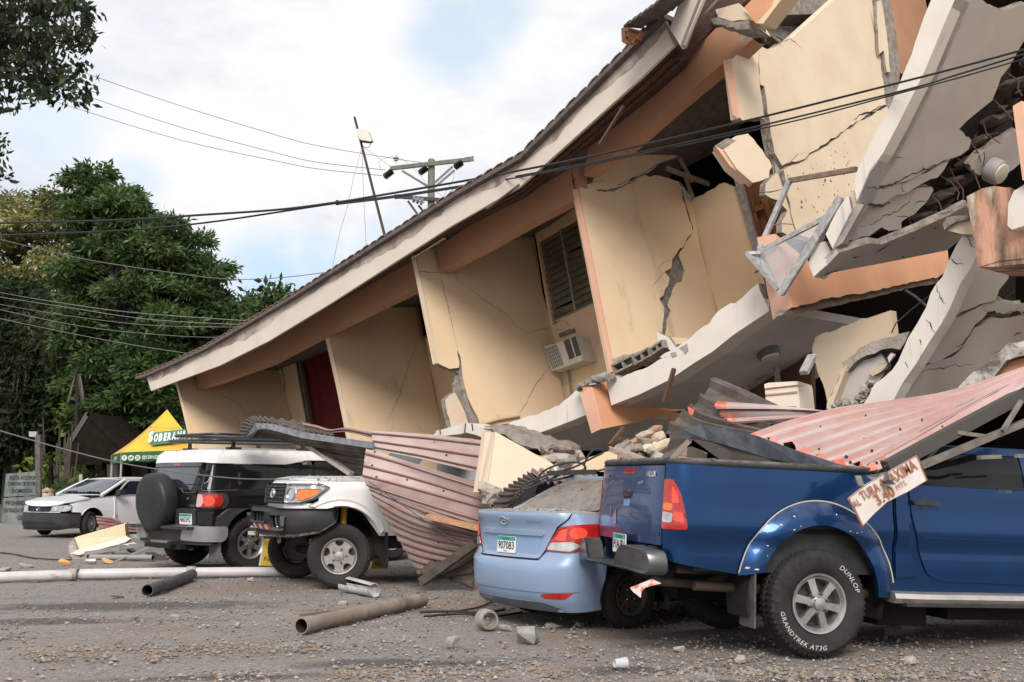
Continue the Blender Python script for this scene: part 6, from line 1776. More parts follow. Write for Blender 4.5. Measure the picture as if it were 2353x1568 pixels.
patch('windscreen',fillet([(-.30,-.68),(-.26,0),(-.30,.68),(-1.08,.66),(-1.05,0),(-1.08,-.66)],[.03,0,.03,.05,0,.05]),ws,M('windscreen_glass',(.02,.026,.045),.05,spec=.8,coat=.5),CO,.07,.01,outdir=(.5,0,1))
both('door',SO,fillet([(sx(-.655),.25),(sx(-1.68),.25),(sx(-1.68),.90),(sx(-.67),.90)],.04),.003,CW,CO,.08,.02)
both('rear_door',SO,fillet([(sx(-1.70),.25),(sx(-2.45),.25),(sx(-2.6),.90),(sx(-1.70),.90)],.04),.003,CW,CO,.1,.02)
both('rear_quarter',SO,[(sx(-2.47),.55),(sx(-3.1),.40),(sx(-3.1),.88),(sx(-2.62),.90)],0,CW,CO,.1,.02)
both('side_window',SO,fillet([(sx(-.72),.925),(sx(-1.66),.925),(sx(-1.66),1.235),(sx(-1.20),1.235)],.04),-.004,M('blue_black_glass',(.016,.020,.034),.06,spec=.6),CO,.08,.012)
both('side_window',SO,fillet([(sx(-1.74),.925),(sx(-2.5),.925),(sx(-2.3),1.235),(sx(-1.74),1.235)],.04),-.004,MATS['blue_black_glass'],CO,.1,.012)
both('window_frame',SO,[(sx(-.66),.89),(sx(-2.7),.89),(sx(-2.4),1.27),(sx(-1.15),1.27)],-.012,CW,CO,.1,.01)
rt_ = [(-1.02,-.56),(-1.0,0),(-1.02,.56),(-1.3,.61),(-2.2,.61),(-2.5,.55),(-2.5,-.55),(-2.2,-.61),(-1.3,-.61)]
patch('roof',rt_,lambda u,v: (u,v * 1.02,1.265 + .05 * (1 - (v / .62) ** 2) + .02 * math.sin(min(1,max(0,(-1.0 - u) / 1.5)) * math.pi)),CW,CO,.09,.03,outdir=(0,0,1))
strip('side_moulding',SO,[(sx(-.66),.43),(sx(-2.45),.43)],.06,.014,BLKP,CO)
strip('door_handle',SO,[(sx(-1.42),.77),(sx(-1.62),.77)],.035,.03,BLKP,CO)
m = MB(); m.box(-.78,-.62,.86,1.0,.92,1.04); m.box(-.74,-.66,.78,.88,.90,.96); m.build('wing_mirror',BLKP,CO)
m = MB(); m.box(-.78,-.62,-1.0,-.86,.92,1.04); m.box(-.74,-.66,-.88,-.78,.90,.96); m.build('wing_mirror',BLKP,CO)
for sg in (1,-1):
    m = MB(); m.tube([(-.30,sg * .735,.915),(-.70,sg * .69,1.10),(-1.10,sg * .615,1.27)],[.045,.04,.04],8); m.build('windscreen_pillar',CW,CO,50)
m = MB(); m.add([(-2.5,-.55,1.27),(-2.5,.55,1.27),(-3.0,.66,.93),(-3.0,-.66,.93)],[(0,1,2,3)]); m.build('rear_screen',GLASS,CO)
m = MB(); m.box(-3.25,-2.95,-.74,.74,.3,.92); m.build('boot',CW,CO)
H9 = trap_holes(9,.075,.135,5,14,0,.006)
GW = M('grey_wheel_trim',(.32,.31,.30),.5,.3,col2=(.22,.21,.2),scale=7)
for x,y,sd,yw in ((0,.71,1,R(22)),(0,-.71,-1,R(22)),(-2.46,.71,1,0),(-2.46,-.71,-1,0)):
    wheel('wheel',CO,(x,y,.285),.285,.18,.172,GW,H9,yaw=yw,side=sd,nuts=4,nutr=.05,dish=.0,lugs=36,hub=.045)
wells(CO,(.30,.35,.37),(.78,.45),(0,),195,-15)
core(CO,[(-3.0,.60,-.45,.45,.18,.70),(-2.1,-.38,-.76,.76,.22,.90),(.36,.66,-.55,.55,.25,.68),(-2.6,-1.1,-.55,.55,.9,1.22)])
# ================================================================ fallen carport roofs and rubble
ROOFR = M('faded_red_roof_sheet',(.385,.295,.275),.5,.15,col2=(.325,.22,.195),scale=2.2,lo=.40,hi=.62,streak=(.30,.10,.075),streak_amt=.3,streak_scale=(2.5,2.5,9),bump=.06,bscale=30)
ROOFP = M('sunbleached_red_roof_sheet',(.50,.415,.40),.45,.15,col2=(.44,.335,.315),scale=2.4,lo=.42,hi=.64,streak=(.60,.20,.13),streak_amt=.30,streak_scale=(1.2,9,9),bump=.05,bscale=30)
FLANKR = M('rib_paint',(.27,.135,.11),.55,col2=(.33,.21,.185),scale=3)
FLANKP = M('rib_paint_bleached',(.44,.235,.205),.5,col2=(.49,.33,.305),scale=3)
REDEDGE = M('red_paint_edge',(.62,.13,.075),.5,col2=(.70,.34,.28),scale=7,lo=.45,hi=.65)
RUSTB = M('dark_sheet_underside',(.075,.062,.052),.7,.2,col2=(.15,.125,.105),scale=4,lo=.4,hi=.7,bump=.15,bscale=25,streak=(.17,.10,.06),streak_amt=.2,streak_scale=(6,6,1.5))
GALV = M('galvanised_steel',(.36,.38,.40),.42,.65,col2=(.22,.23,.245),scale=16,lo=.35,hi=.65,rough2=.65,bump=.05,bscale=40)
def grid3(rows,k,Ys):
    """rows of crop points, each with its distance, to 3-D rows."""
    r = []
    for pts,Y in zip(rows,Ys):
        pp = c(k,*pts)
        yy = Y if isinstance(Y,(list,tuple)) else [Y] * len(pp)
        r.append([at(x,y,d) for (x,y),d in zip(pp,yy)])
    return r
def crom(P,t):
    n = len(P) - 1
    s = min(n - 1e-9,max(0,t * n)); i = int(s); f = s - i
    a,b,d,e = P[max(i - 1,0)],P[i],P[i + 1],P[min(i + 2,n)]
    return .5 * (2 * b + (d - a) * f + (2 * a - 5 * b + 4 * d - e) * f * f + (3 * b - a - 3 * d + e) * f ** 3)
def sheet(name,rows3,ribs,amp,mtop,mbot,parent=None,nl=18,jag=0.0,seed=1,rib=.30,wob=.01,edge=None,edge_n=0,facing=(0,-1,.2)):
    flank = {ROOFR: FLANKR,ROOFP: FLANKP}.get(mtop)
    NM = 3 if edge else 2
    rnd = random.Random(seed)
    per = 14
    nu = ribs * per
    S = [[crom([crom(r,j / nl) for r in rows3],i / nu) for j in range(nl + 1)] for i in range(nu + 1)]
    V = []
    fd = Vector(facing)
    for i in range(nu + 1):
        ph = ((i + per // 2) % per) / per if False else (i % per) / per
        h = max(0,min(1,(rib - abs(ph - .5)) / (rib * .45)))
        ends = rnd.uniform(-1,1) * jag
        for j in range(nl + 1):
            p = S[i][j]
            du = S[min(i + 1,nu)][j] - S[max(i - 1,0)][j]
            dv = S[i][min(j + 1,nl)] - S[i][max(j - 1,0)]
            n = du.cross(dv)
            n = n.normalized() if n.length > 1e-9 else fd.normalized()
            if n.dot(fd) < 0: n = -n
            p = p + n * (h * amp + wob * noise.noise(p * 2.3))
            if j == 0 and jag: p = p + dv.normalized() * (ends + .6 * jag * math.sin(i * .7))
            V.append(p)
    m = nl + 1
    F,fm = [],[]
    N0 = len(V)
    nn = []
    for i in range(nu + 1):
        for j in range(nl + 1):
            a = V[min(i + 1,nu) * m + j] - V[max(i - 1,0) * m + j]; b = V[i * m + min(j + 1,nl)] - V[i * m + max(j - 1,0)]
            n = a.cross(b); n = n.normalized() if n.length > 1e-9 else fd
            nn.append(n if n.dot(fd) > 0 else -n)
    V += [V[q] - nn[q] * .006 for q in range(N0)]
    for i in range(nu):
        for j in range(nl):
            f = (i * m + j,(i + 1) * m + j,(i + 1) * m + j + 1,i * m + j + 1)
            F.append(f); ph = ((i + .5) % per) / per; fm.append(2 if (edge and j < edge_n) else NM if flank and rib * .55 < abs(ph - .5) < rib else 0)
            F.append(tuple(q + N0 for q in f)); fm.append(1)
    bd = [(i * m,(i + 1) * m) for i in range(nu)] + [(i * m + nl,(i + 1) * m + nl) for i in range(nu)] + [(j,j + 1) for j in range(nl)] + [(nu * m + j,nu * m + j + 1) for j in range(nl)]
    for a,b in bd:
        F.append((a,b,b + N0,a + N0)); fm.append(1)
    mats = [mtop,mbot] + ([edge] if edge else []) + ([flank] if flank else [])
    return mesh(name,V,F,mats,parent,28,fm,True)
def band(name,topp,botp,k,Ys,mat,parent=None,th=.02,world=True):
    """A folded strip between two lines."""
    a,b = c(k,*topp),c(k,*botp)
    yy = Ys if isinstance(Ys,(list,tuple)) else [Ys] * len(a)
    A = [at(x,y,d) for (x,y),d in zip(a,yy)]; B = [at(x,y,d) for (x,y),d in zip(b,yy)]
    n = len(A)
    V = A + B + [p + Vector((0,th,0)) for p in A] + [p + Vector((0,th,0)) for p in B]
    F = []
    for i in range(n - 1):
        F += [(i,i + 1,n + i + 1,n + i),(2 * n + i,3 * n + i,3 * n + i + 1,2 * n + i + 1),(i,2 * n + i,2 * n + i + 1,i + 1),(n + i,n + i + 1,3 * n + i + 1,3 * n + i)]
    F += [(0,n,3 * n,2 * n),(n - 1,3 * n - 1,4 * n - 1,2 * n - 1)]
    return mesh(name,V,F,mat,parent,None,None,world)
def pbox(px,k,Y,thick,mat,name,parent=None,jag=None,seed=1,amp=.02,step=.1):
    """A solid whose near face is traced at one distance (or one per corner)."""
    pp = c(k,*px)
    yy = Y if isinstance(Y,(list,tuple)) else [Y] * len(pp)
    P = [at(x,y,d) for (x,y),d in zip(pp,yy)]
    return solid(name,P,thick,mat if isinstance(mat,list) else [mat,mat],parent,jag=jag,seed=seed,amp=amp,step=step)
def stick(p,q,k,Y0,Y1,w,h,mat,name,parent=None):
    a,b = c(k,p,q)
    m = MB(); m.bar(at(*a,Y0),at(*b,Y1),w,h)
    return m.build(name,mat,parent,None,True)

# ---- left carport roof over the two off-roaders
o = sheet('roof_sheet',grid3([[(42,342),(330,428),(862,592)],[(28,450),(400,545),(885,690)],[(20,540),(400,640),(915,778)],[(58,612),(400,735),(838,882)]],'c',[[13.55,13.5,13.2],[13.5,13.45,13.2],[13.45,13.4,13.2],[13.45,13.4,13.2]]),4,.035,ROOFR,RUSTB,seed=1,rib=.11)
tag(o,'faded red ribbed roof sheet hanging beside the white utility truck, wide ribs','roof sheet')
o = sheet('roof_sheet',grid3([[(62,616),(400,738),(838,884)],[(92,690),(380,842),(812,950)],[(180,830),(420,932),(742,1010)],[(270,980),(450,1042),(645,1090)],[(350,1110),(440,1142),(540,1152)],[(412,1215),(428,1218),(462,1212)]],'c',[[13.46,13.42,13.22],13.44,13.46,13.5,13.55,13.6]),11,.038,ROOFR,RUSTB,seed=2,rib=.15)
tag(o,'lower faded red roof sheet bent down to a point on the ground, close ribs','roof sheet')
o = sheet('roof_sheet',grid3([[(78,215),(500,243),(918,290)],[(88,290),(480,345),(902,405)],[(98,350),(450,420),(868,520)]],'c',[[14.0,13.9,13.7],[13.95,13.85,13.65],[13.9,13.8,13.6]]),3,.035,ROOFR,RUSTB,seed=3,rib=.11)
tag(o,'upper faded red roof sheet lying across the wreck left of the cream slab','roof sheet')
o = sheet('roof_sheet',grid3([[(1310,178),(1420,205),(1520,232),(1640,218),(1760,240),(1862,258)],[(1330,200),(1440,226),(1530,256),(1650,250),(1760,272),(1866,300)]],'b',[[15.2,15.0,14.8,14.6,14.4,14.2]] * 2),2,.03,ROOFR,RUSTB,seed=4)
tag(o,'narrow red roof sheet edge above the long galvanised flashing','roof sheet')
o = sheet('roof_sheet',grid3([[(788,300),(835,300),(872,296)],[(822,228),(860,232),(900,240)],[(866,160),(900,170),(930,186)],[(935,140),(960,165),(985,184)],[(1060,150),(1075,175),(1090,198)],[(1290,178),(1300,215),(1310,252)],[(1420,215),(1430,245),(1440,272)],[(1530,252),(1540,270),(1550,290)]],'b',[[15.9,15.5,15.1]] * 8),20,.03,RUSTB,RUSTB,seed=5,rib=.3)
tag(o,'dark curled roof sheet over the roof basket of the black off-roader','roof sheet')
o = band('roof_flashing',[(858,300),(935,183),(1015,184),(1090,192),(1300,250),(1560,290),(1862,332)],[(892,308),(955,232),(1015,226),(1080,240),(1300,300),(1560,338),(1866,384)],'b',[15.2,14.7,14.65,14.6,14.4,14.2,13.85],GALV,th=.06)
tag(o,'bent galvanised steel flashing along the edge of the fallen left roof','flashing')
o = sheet('roof_sheet',grid3([[(890,312),(960,236),(1280,300),(1560,336),(1864,384)],[(960,300),(1080,300),(1400,370),(1640,400),(1810,420)],[(1270,300),(1330,340),(1520,470),(1660,560),(1786,596)]],'b',[[15.2,14.8,14.5,14.3,14.0],[15.6,15.2,14.8,14.6,14.3],[15.4,15.3,15.0,14.8,14.5]]),7,.03,RUSTB,RUSTB,seed=6)
tag(o,'dark underside of a roof sheet between the flashing and the white bonnet','roof sheet')
o = stick((1268,302),(1690,582),'b',14.9,14.4,.10,.05,M('pale_purlin',(.42,.36,.32),.6,col2=(.3,.25,.22),scale=6),'purlin')
tag(o,'pale steel purlin slanting down under the dark roof sheet','purlin')
o = band('edge_trim',[(78,668),(180,812),(270,965),(340,1090),(402,1210)],[(104,700),(205,850),(300,1020),(372,1150),(432,1266)],'c',[13.28,13.28,13.3,13.34,13.38],M('pale_galvanised_trim',(.47,.50,.52),.5,.4,col2=(.36,.38,.40),scale=12),th=.03)
tag(o,'pale galvanised trim along the left edge of the pointed roof sheet','trim')
o = stick((432,1275),(815,1000),'c',13.5,13.1,.09,.10,RUSTB,'steel_channel'); tag(o,'dark steel channel under the point of the fallen red roof sheet','steel channel')
o = sheet('roof_sheet',grid3([[(560,1160),(700,1060),(830,960)],[(600,1220),(720,1180),(800,1140)],[(640,1260),(720,1290),(790,1330)]],'c',[[13.6,13.5,13.4]] * 3),4,.03,RUSTB,RUSTB,seed=7)
tag(o,'dark crumpled sheet on the ground left of the pale blue saloon','roof sheet')
pbox([(415,1195),(500,1122),(560,1160),(470,1236)],'c',13.45,Vector((0,.2,0)),RUSTB,'ridge_piece'); tag(bpy.context.scene.objects['ridge_piece'],'short dark ridge piece at the tip of the fallen red sheet','ridge piece')
o = stick((484,815),(860,905),'c',13.25,12.95,.16,.05,M('split_plank',(.60,.34,.19),.75,col2=(.42,.22,.12),scale=3,stretch=(3,3,10),bump=.3,bscale=25),'plank'); tag(o,'orange brown splintered plank lying on the red roof sheet','plank')
stringer = MB(); a,b = c('c',(60,570),(690,1010)); stringer.tube([at(*a,13.35),at(*b,13.1)],.006,6); tag(stringer.build('loose_wire',BLKP,None,None,True),'thin loose wire lying diagonally over the pointed red sheet','wire')
# leaning cream wall slab
SLAB = M('cream_slab_face',(.72,.58,.44),.8,col2=(.66,.52,.38),scale=1.2,bump=.12,bscale=70)
ws_ = thing('fallen_wall_slab','large cream wall slab leaning behind the pale blue saloon with broken lower corner','wall slab',tuple(at(*c('c',(960,740)),12.6)))
P = [at(*p,d) for p,d in zip(c('c',(945,222),(1120,318),(1290,408),(1378,470),(1376,505),(1190,512),(1000,642),(975,672),(885,648)),(12.9,12.9,12.9,12.9,12.85,12.8,12.6,12.55,12.55))]
solid('slab',P,Vector((-.16,.32,.0)),[SLAB,CONC],ws_,jag={0,1,2,7},amp=.015,seed=5)
Lp = [at(*p,d) for p,d in zip(c('c',(945,222),(885,648),(848,668),(920,296)),(12.88,12.53,12.7,13.1))]
solid('slab_end',Lp,Vector((.02,.1,0)),[WHITE,WHITE],ws_)
for i,(x,y,s_) in enumerate(((900,690,.3),(940,715,.26),(880,670,.22),(960,690,.2),(920,735,.22))):
    chunk('broken_corner',at(*c('c',(x,y)),12.58),(s_,s_ * .7,s_ * .5),DUSTC,40 + i,ws_)

# ---- over the pale blue saloon
o = sheet('roof_sheet',grid3([[(912,785),(1040,760),(1080,700)],[(1000,645),(1080,650),(1140,640)],[(1100,572),(1170,590),(1215,600)],[(1190,510),(1230,545),(1260,575)]],'c',[[12.3,11.9,11.7]] * 4),9,.03,RUSTB,RUSTB,seed=8)
tag(o,'dark scalloped roof sheet end beside the dirty rear screen of the saloon','roof sheet')
o = sheet('roof_sheet',grid3([[(1190,504),(1240,535),(1280,585)],[(1330,498),(1360,540),(1390,590)],[(1500,508),(1530,545),(1560,590)],[(1660,520),(1680,560),(1700,610)]],'c',[[12.0,11.8,11.6]] * 4),7,.035,ROOFR,RUSTB,seed=9)
tag(o,'crumpled reddish roof sheet resting on the crushed roof of the saloon','roof sheet')
pbox([(1240,560),(1500,540),(1660,600),(1640,640),(1330,610),(1200,690)],'c',11.9,Vector((0,.3,.0)),RUSTB,'crushed_panel'); tag(SC.objects['crushed_panel'],'dark crushed panel between the saloon roof and the fallen sheets','panel')
m = MB()
def cable(m,pts,k,Y,r,n=6,mi=0):
    P = [at(*p,d) for p,d in zip(c(k,*pts),Y if isinstance(Y,list) else [Y] * len(pts))]
    nP = [crom(P,i / (len(P) * 5)) for i in range(len(P) * 5 + 1)]
    m.tube(nP,r,n)
    return m
CABM = M('black_cable',(.018,.02,.022),.6)
for i,(pts,r) in enumerate((([(1132,628),(1130,608),(1200,570),(1330,520),(1500,470),(1560,440),(1640,400),(1700,370),(1690,345),(1640,350),(1600,390),(1570,450),(1580,480),(1560,500)],.012),
        ([(1132,630),(1180,620),(1300,570),(1440,510),(1560,495),(1650,500),(1792,462)],.012),([(1240,590),(1250,540),(1300,490),(1400,450),(1500,438),(1560,450),(1575,480),(1540,500)],.012),
        ([(1215,680),(1230,620),(1260,570),(1320,540)],.01),([(1300,550),(1350,562),(1440,545),(1500,525)],.012))):
    m = MB(); cable(m,pts,'c',11.5,r); tag(m.build('cable',CABM,None,50,True),('black cable making the tall upright loop over the saloon roof','long black cable running right from the saloon to the tailgate','black cable arching over the dark scalloped sheet end','short black cable end standing beside the saloon rear screen','low sagging black cable lying on the crushed saloon roof')[i],'cable','black cables tangled over the saloon')
m = MB(); m.bar(at(*c('c',(1310,515)),11.5),at(*c('c',(1655,505)),11.4),.05,.05); tag(m.build('cable_bundle',CABM,None,None,True),'thick black cable bundle lying flat on the crushed saloon roof','cable')

# ---- rubble in the gap under the balcony
o = pbox([(1470,475),(1500,450),(1660,385),(1775,352),(1800,370),(1795,505),(1480,500)],'c',13.2,Vector((.05,.15,0)),[Y_WALL,CONC],'wall_fragment',jag={0,1,2,3,6},seed=3); tag(o,'flat yellow wall fragment in the rubble behind the pickup tailgate','wall fragment')
o = stick((440,1105),(890,1285),'g',12.4,11.9,.17,.05,WOODP,'plank'); tag(o,'pale weathered plank sticking out of the rubble behind the tailgate','plank')
o = stick((560,1085),(935,850),'g',14.0,14.6,.12,.05,WOOD,'plank'); tag(o,'upper brown plank leaning in the dark gap under the peach beam','plank')
o = stick((580,1105),(920,900),'g',13.8,14.4,.06,.05,WOODO,'plank'); tag(o,'thin dark plank just below the leaning brown plank','plank')
o = pbox([(1255,1080),(1310,1070),(1475,1150),(1475,1200),(1250,1200)],'g',11.6,Vector((.05,.25,0)),[Y_PALE,CONC],'wall_fragment',jag={2},seed=4); tag(o,'small cream wall fragment behind the bent steel leg','wall fragment')
o = pbox([(1080,1250),(1170,1178),(1400,1205),(1560,1210),(1750,1305),(1740,1330),(1080,1330)],'g',11.0,Vector((.05,.4,.0)),[DUSTC,CONC],'concrete_fragment',jag='all',seed=5,amp=.03); tag(o,'broad dusty concrete fragment lying across the pickup bed','concrete')
rk = random.Random(21)
LUMP = [CONC,DUSTC,M('brown_lump',(.30,.22,.16),.95,col2=(.20,.145,.11),scale=6,bump=.8,bscale=30),Y_PALE]
for i in range(44):
    x,y = rk.uniform(480,1230),rk.uniform(1010,1330)
    s_ = rk.uniform(.12,.42)
    o = chunk('rubble_lump',at(*c('g',(x,y)),13.0 + (1330 - y) * .003 + rk.uniform(0,.8)),(s_,s_ * rk.uniform(.6,1),s_ * rk.uniform(.3,.7)),LUMP[i % 4 if rk.random() < .7 else 0],900 + i)
    tag(o,{'broken_concrete': 'rough grey','dusty_concrete': 'dusty pale grey','brown_lump': 'earth brown','pale_cream_plaster': 'cream plastered'}[o.data.materials[0].name] + ' masonry lump in the rubble heap under the peach beam','rubble','masonry lumps under the balcony')
for i in range(16):
    x,y = rk.uniform(1290,1500),rk.uniform(380,520)
    s_ = rk.uniform(.15,.4)
    o = chunk('rubble_lump',at(*c('c',(x,y)),13.6 + rk.uniform(0,.6)),(s_,s_ * rk.uniform(.6,1),s_ * rk.uniform(.3,.6)),LUMP[i % 3],960 + i)
    tag(o,{'broken_concrete': 'rough grey','dusty_concrete': 'dusty pale grey','brown_lump': 'earth brown'}[o.data.materials[0].name] + ' masonry lump beside the leaning cream slab','rubble','masonry lumps beside the cream slab')
# heap that carries them
hp = []
V,F = [],[]
nx_,ny_ = 40,14
for j in range(ny_ + 1):
    for i in range(nx_ + 1):
        u,v = i / nx_,j / ny_
        p = Vector((-.4 + 7.2 * u,13.6 - 1.4 * u + 3.6 * v,0))
        h = 1.05 * min(1,v * 2.2) * (1 - .25 * v) + .16 * noise.noise(p * 1.6) + .07 * noise.noise(p * 5)
        V.append((p.x,p.y,max(-.05,h * min(1,u * 5,(1 - u) * 6))))
for j in range(ny_):
    for i in range(nx_): F.append((j * (nx_ + 1) + i,j * (nx_ + 1) + i + 1,(j + 1) * (nx_ + 1) + i + 1,(j + 1) * (nx_ + 1) + i))
o = mesh('rubble_heap',V,F,M('rubble_heap',(.17,.135,.11),.95,col2=(.08,.062,.05),scale=5,bump=1.2,bscale=18),None,None,None,True)
kind(o,'stuff')
# long thin steel and timber splinters
for i,(p,q_,w,mt,lb) in enumerate((((1110,190),(1000,560),.05,INTER,'dark bent strut hanging in the gap left of the white appliance'),((490,990),(700,1000),.06,INTER,'dark timber lying deep in the gap under the beam'),((380,1060),(540,860),.05,INTER,'dark timber leaning deep in the gap under the beam'))):
    o = stick(p,q_,'g',15.0,15.2,w,.05,mt,'timber'); tag(o,lb,'timber')
# white appliance
wa = thing('appliance','boxy white appliance with a dirty seam and vent, standing under the broken soffit','appliance',tuple(at(*c('f',(810,600)),12.6)))
P = [at(*p,12.6) for p in c('f',(695,432),(905,410),(930,640),(715,650))]
solid('body',P,Vector((.32,.55,0)),[M('appliance_white',(.76,.66,.55),.5,col2=(.70,.58,.46),scale=3),WHITE],wa)
P = [at(*p,12.57) for p in c('f',(692,412),(720,402),(908,392),(908,415),(694,438))]
solid('lid',P,Vector((.32,.6,0)),[MATS['appliance_white'],WHITE],wa)
solid('seam',[at(*p,12.585) for p in c('f',(700,475),(905,455),(906,466),(702,486))],Vector((0,.01,0)),[M('seam_dirt',(.42,.26,.16),.8),WHITE],wa)
for i in range(9):
    x = 820 + i * 9
    solid('vent_slot',[at(*p,12.59) for p in c('f',(x,552),(x + 5,551),(x + 6,640),(x + 1,640))],Vector((0,.004,0)),[CRK,CRK],wa)

# ---- right carport roof over the pickup
Yr = lambda t: 10.4 - 2.0 * t
rows = [[(570,772),(1100,600),(1880,486),(2440,306)],[(700,790),(1220,640),(1900,508),(2440,322)],[(850,830),(1350,678),(1950,524),(2440,338)],[(960,890),(1480,716),(2000,541),(2440,350)],
        [(1110,930),(1600,744),(2050,550),(2440,361)],[(1280,965),(1700,762),(2090,557),(2440,368)],[(1400,972),(1770,758),(2130,551),(2440,374)],[(1490,915),(1850,711),(2160,535),(2440,376)]]
o = sheet('roof_sheet',grid3(rows,'f',[[10.3 - .27 * i,10.5 - .27 * i,10.9 - .30 * i,11.0 - .32 * i] for i in range(8)]),9,.065,ROOFP,RUSTB,nl=26,jag=.04,seed=11,rib=.17,edge=REDEDGE,edge_n=1,facing=(0,-.6,1))
tag(o,'large sunbleached red ribbed roof sheet draped over the cab of the blue pickup','roof sheet')
o = sheet('roof_sheet',grid3([[(378,520),(820,550),(1130,588)],[(415,605),(800,600),(1130,596)],[(510,677),(850,640),(1130,604)]],'f',[[11.3,11.0,10.8]] * 3),2,.04,ROOFP,RUSTB,jag=.02,seed=12,rib=.16,edge=REDEDGE,edge_n=2,facing=(0,-1,.5))
tag(o,'narrow pink roof sheet with red painted end behind the big sheet','roof sheet')
o = sheet('roof_sheet',grid3([[(375,360),(800,550),(1010,650)],[(300,490),(430,560),(760,690)],[(215,575),(320,650),(700,750)],[(140,625),(270,695),(660,775)],[(62,722),(180,750),(600,815)]],'f',[[11.9,11.5,11.2],[11.7,11.5,11.1],[11.5,11.3,11.0],[11.3,11.2,10.9],[11.1,11.0,10.8]]),5,.07,RUSTB,RUSTB,seed=13,rib=.18)
tag(o,'dark folded roof sheet standing up behind the pickup bed','roof sheet')
o = pbox([(203,552),(245,575),(232,610),(212,605)],'f',11.25,Vector((0,.02,0)),REDEDGE,'roof_scrap'); tag(o,'small red scrap on the edge of the dark folded roof sheet','roof scrap')
o = band('roof_flashing',[(100,745),(180,705),(290,668),(440,690),(650,742),(900,835),(1120,905),(1345,975)],[(108,760),(225,752),(330,770),(470,808),(700,880),(920,925),(1120,955),(1340,1000)],'f',[10.6,10.5,10.4,10.2,9.9,9.5,9.1,8.7],M('blue_grey_flashing',(.20,.225,.26),.5,.4,col2=(.12,.13,.145),scale=9),th=.05)
tag(o,'blue grey folded flashing along the lower edge of the right roof','flashing')
o = pbox([(98,752),(150,735),(222,762),(62,935),(-12,935),(60,850)],'f',[10.6,10.55,10.5,10.6,10.7,10.7],Vector((.0,.05,0)),M('leg_steel',(.16,.135,.11),.6,.2,col2=(.10,.085,.07),scale=5),'bent_upright'); tag(o,'bent brown steel leg standing in the pickup bed','steel leg')
o = stick((212,775),(58,935),'f',10.45,10.5,.05,.05,M('leg_edge',(.26,.21,.165),.6),'steel_flange'); tag(o,'pale flange along the bent steel leg in the pickup bed','steel flange')
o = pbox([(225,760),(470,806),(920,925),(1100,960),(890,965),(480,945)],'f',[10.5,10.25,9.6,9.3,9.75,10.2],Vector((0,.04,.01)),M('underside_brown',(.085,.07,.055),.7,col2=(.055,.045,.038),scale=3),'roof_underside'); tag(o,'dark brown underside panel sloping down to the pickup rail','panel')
tr = thing('roof_truss','pale steel roof truss with thin diagonals over the pickup cab','truss',tuple(at(*c('f',(1700,930)),8.5)))
TRS = M('truss_steel',(.26,.235,.20),.7,.2,col2=(.15,.13,.11),scale=7)
TRD = M('truss_dark',(.07,.062,.055),.7)
stick((1690,935),(2440,622),'f',8.45,8.9,.055,.05,TRS,'chord',tr)
stick((1470,945),(2440,425),'f',8.45,8.9,.09,.10,TRD,'chord',tr)
for p,q_ in (((1715,905),(1835,772)),((1925,720),(2125,748)),((2215,712),(2335,520)),((2060,880),(2200,875)),((2300,870),(2440,868))):
    stick(p,q_,'f',8.6,8.75,.028,.03,TRS,'diagonal',tr)
o = pbox([(1480,955),(2440,470),(2440,560),(2150,800),(1620,960)],'f',[8.9,9.4,10.2,10.0,9.0],Vector((0,.05,.02)),BLACK,'roof_underside'); tag(o,'black panel painted as the shade under the big red roof sheet over the cab','panel')  # shade below the sheet painted as a black panel
# height sign
sg_ = thing('height_sign','white rusty edged clearance sign tilted against the blue pickup','sign',tuple(at(*c('e',(470,640)),8.28)))
SIGNW = M('sign_white',(.70,.64,.60),.6,col2=(.60,.50,.43),scale=4,streak=(.45,.20,.09),streak_amt=.25,streak_scale=(5,5,5))
RSTL = M('sign_rust_paint',(.36,.115,.05),.7,col2=(.27,.10,.05),scale=12)
so = c('e',(382,470),(490,385),(640,300),(795,212),(815,250),(828,290),(858,360),(740,430),(615,492),(530,570),(468,638),(430,560))
SP = [at(x,y,8.25) for x,y in so]
solid('board',SP,Vector((0,.015,0)),[SIGNW,RSTL],sg_)
cen = Vector((0,0,0))
for p in SP: cen += p / len(SP)
m = MB()
for i in range(len(SP)):
    a,b = SP[i],SP[(i + 1) % len(SP)]
    ia,ib = a.lerp(cen,.035),b.lerp(cen,.035)
    m.add([v - Vector((0,.004,0)) for v in (a,b,ib,ia)],[(0,1,2,3)])
m.build('rusty_edge',RSTL,sg_,None,True)
ex = (at(*c('e',(795,225)),8.25) - at(*c('e',(395,465)),8.25)).normalized()
ey = Vector((-ex.z,0,ex.x))
def sfn(px):
    o_ = at(*c('e',px),8.24)
    return lambda u,v: o_ + ex * u + ey * v - Vector((0,.004,0))
for txt,px,w,h,bold in (('AL',(433,497),.062,.052,.01),('TURA',(512,428),.155,.072,.015),('M',(598,366),.048,.062,.01),('AXIMA',(708,308),.225,.085,.015),('3.40',(600,450),.155,.085,.02),('MTS.',(702,387),.09,.036,.0)):
    lettering('sign_lettering',txt,RSTL,sg_,sfn(px),w,h,1.05,0,bold,True)
o = pbox([(490,335),(560,322),(622,308),(632,355),(672,385),(600,392),(540,372)],'e',[8.4,8.3,8.22,8.2,8.18,8.2,8.3],Vector((0,.01,0)),M('torn_grey_metal',(.24,.24,.24),.5,.4,col2=(.14,.14,.14),scale=7),'torn_flap'); tag(o,'torn grey metal flap hanging over the clearance sign','metal flap')
o = stick((440,335),(462,395),'e',8.3,8.26,.05,.01,TRS,'sign_bracket',sg_)
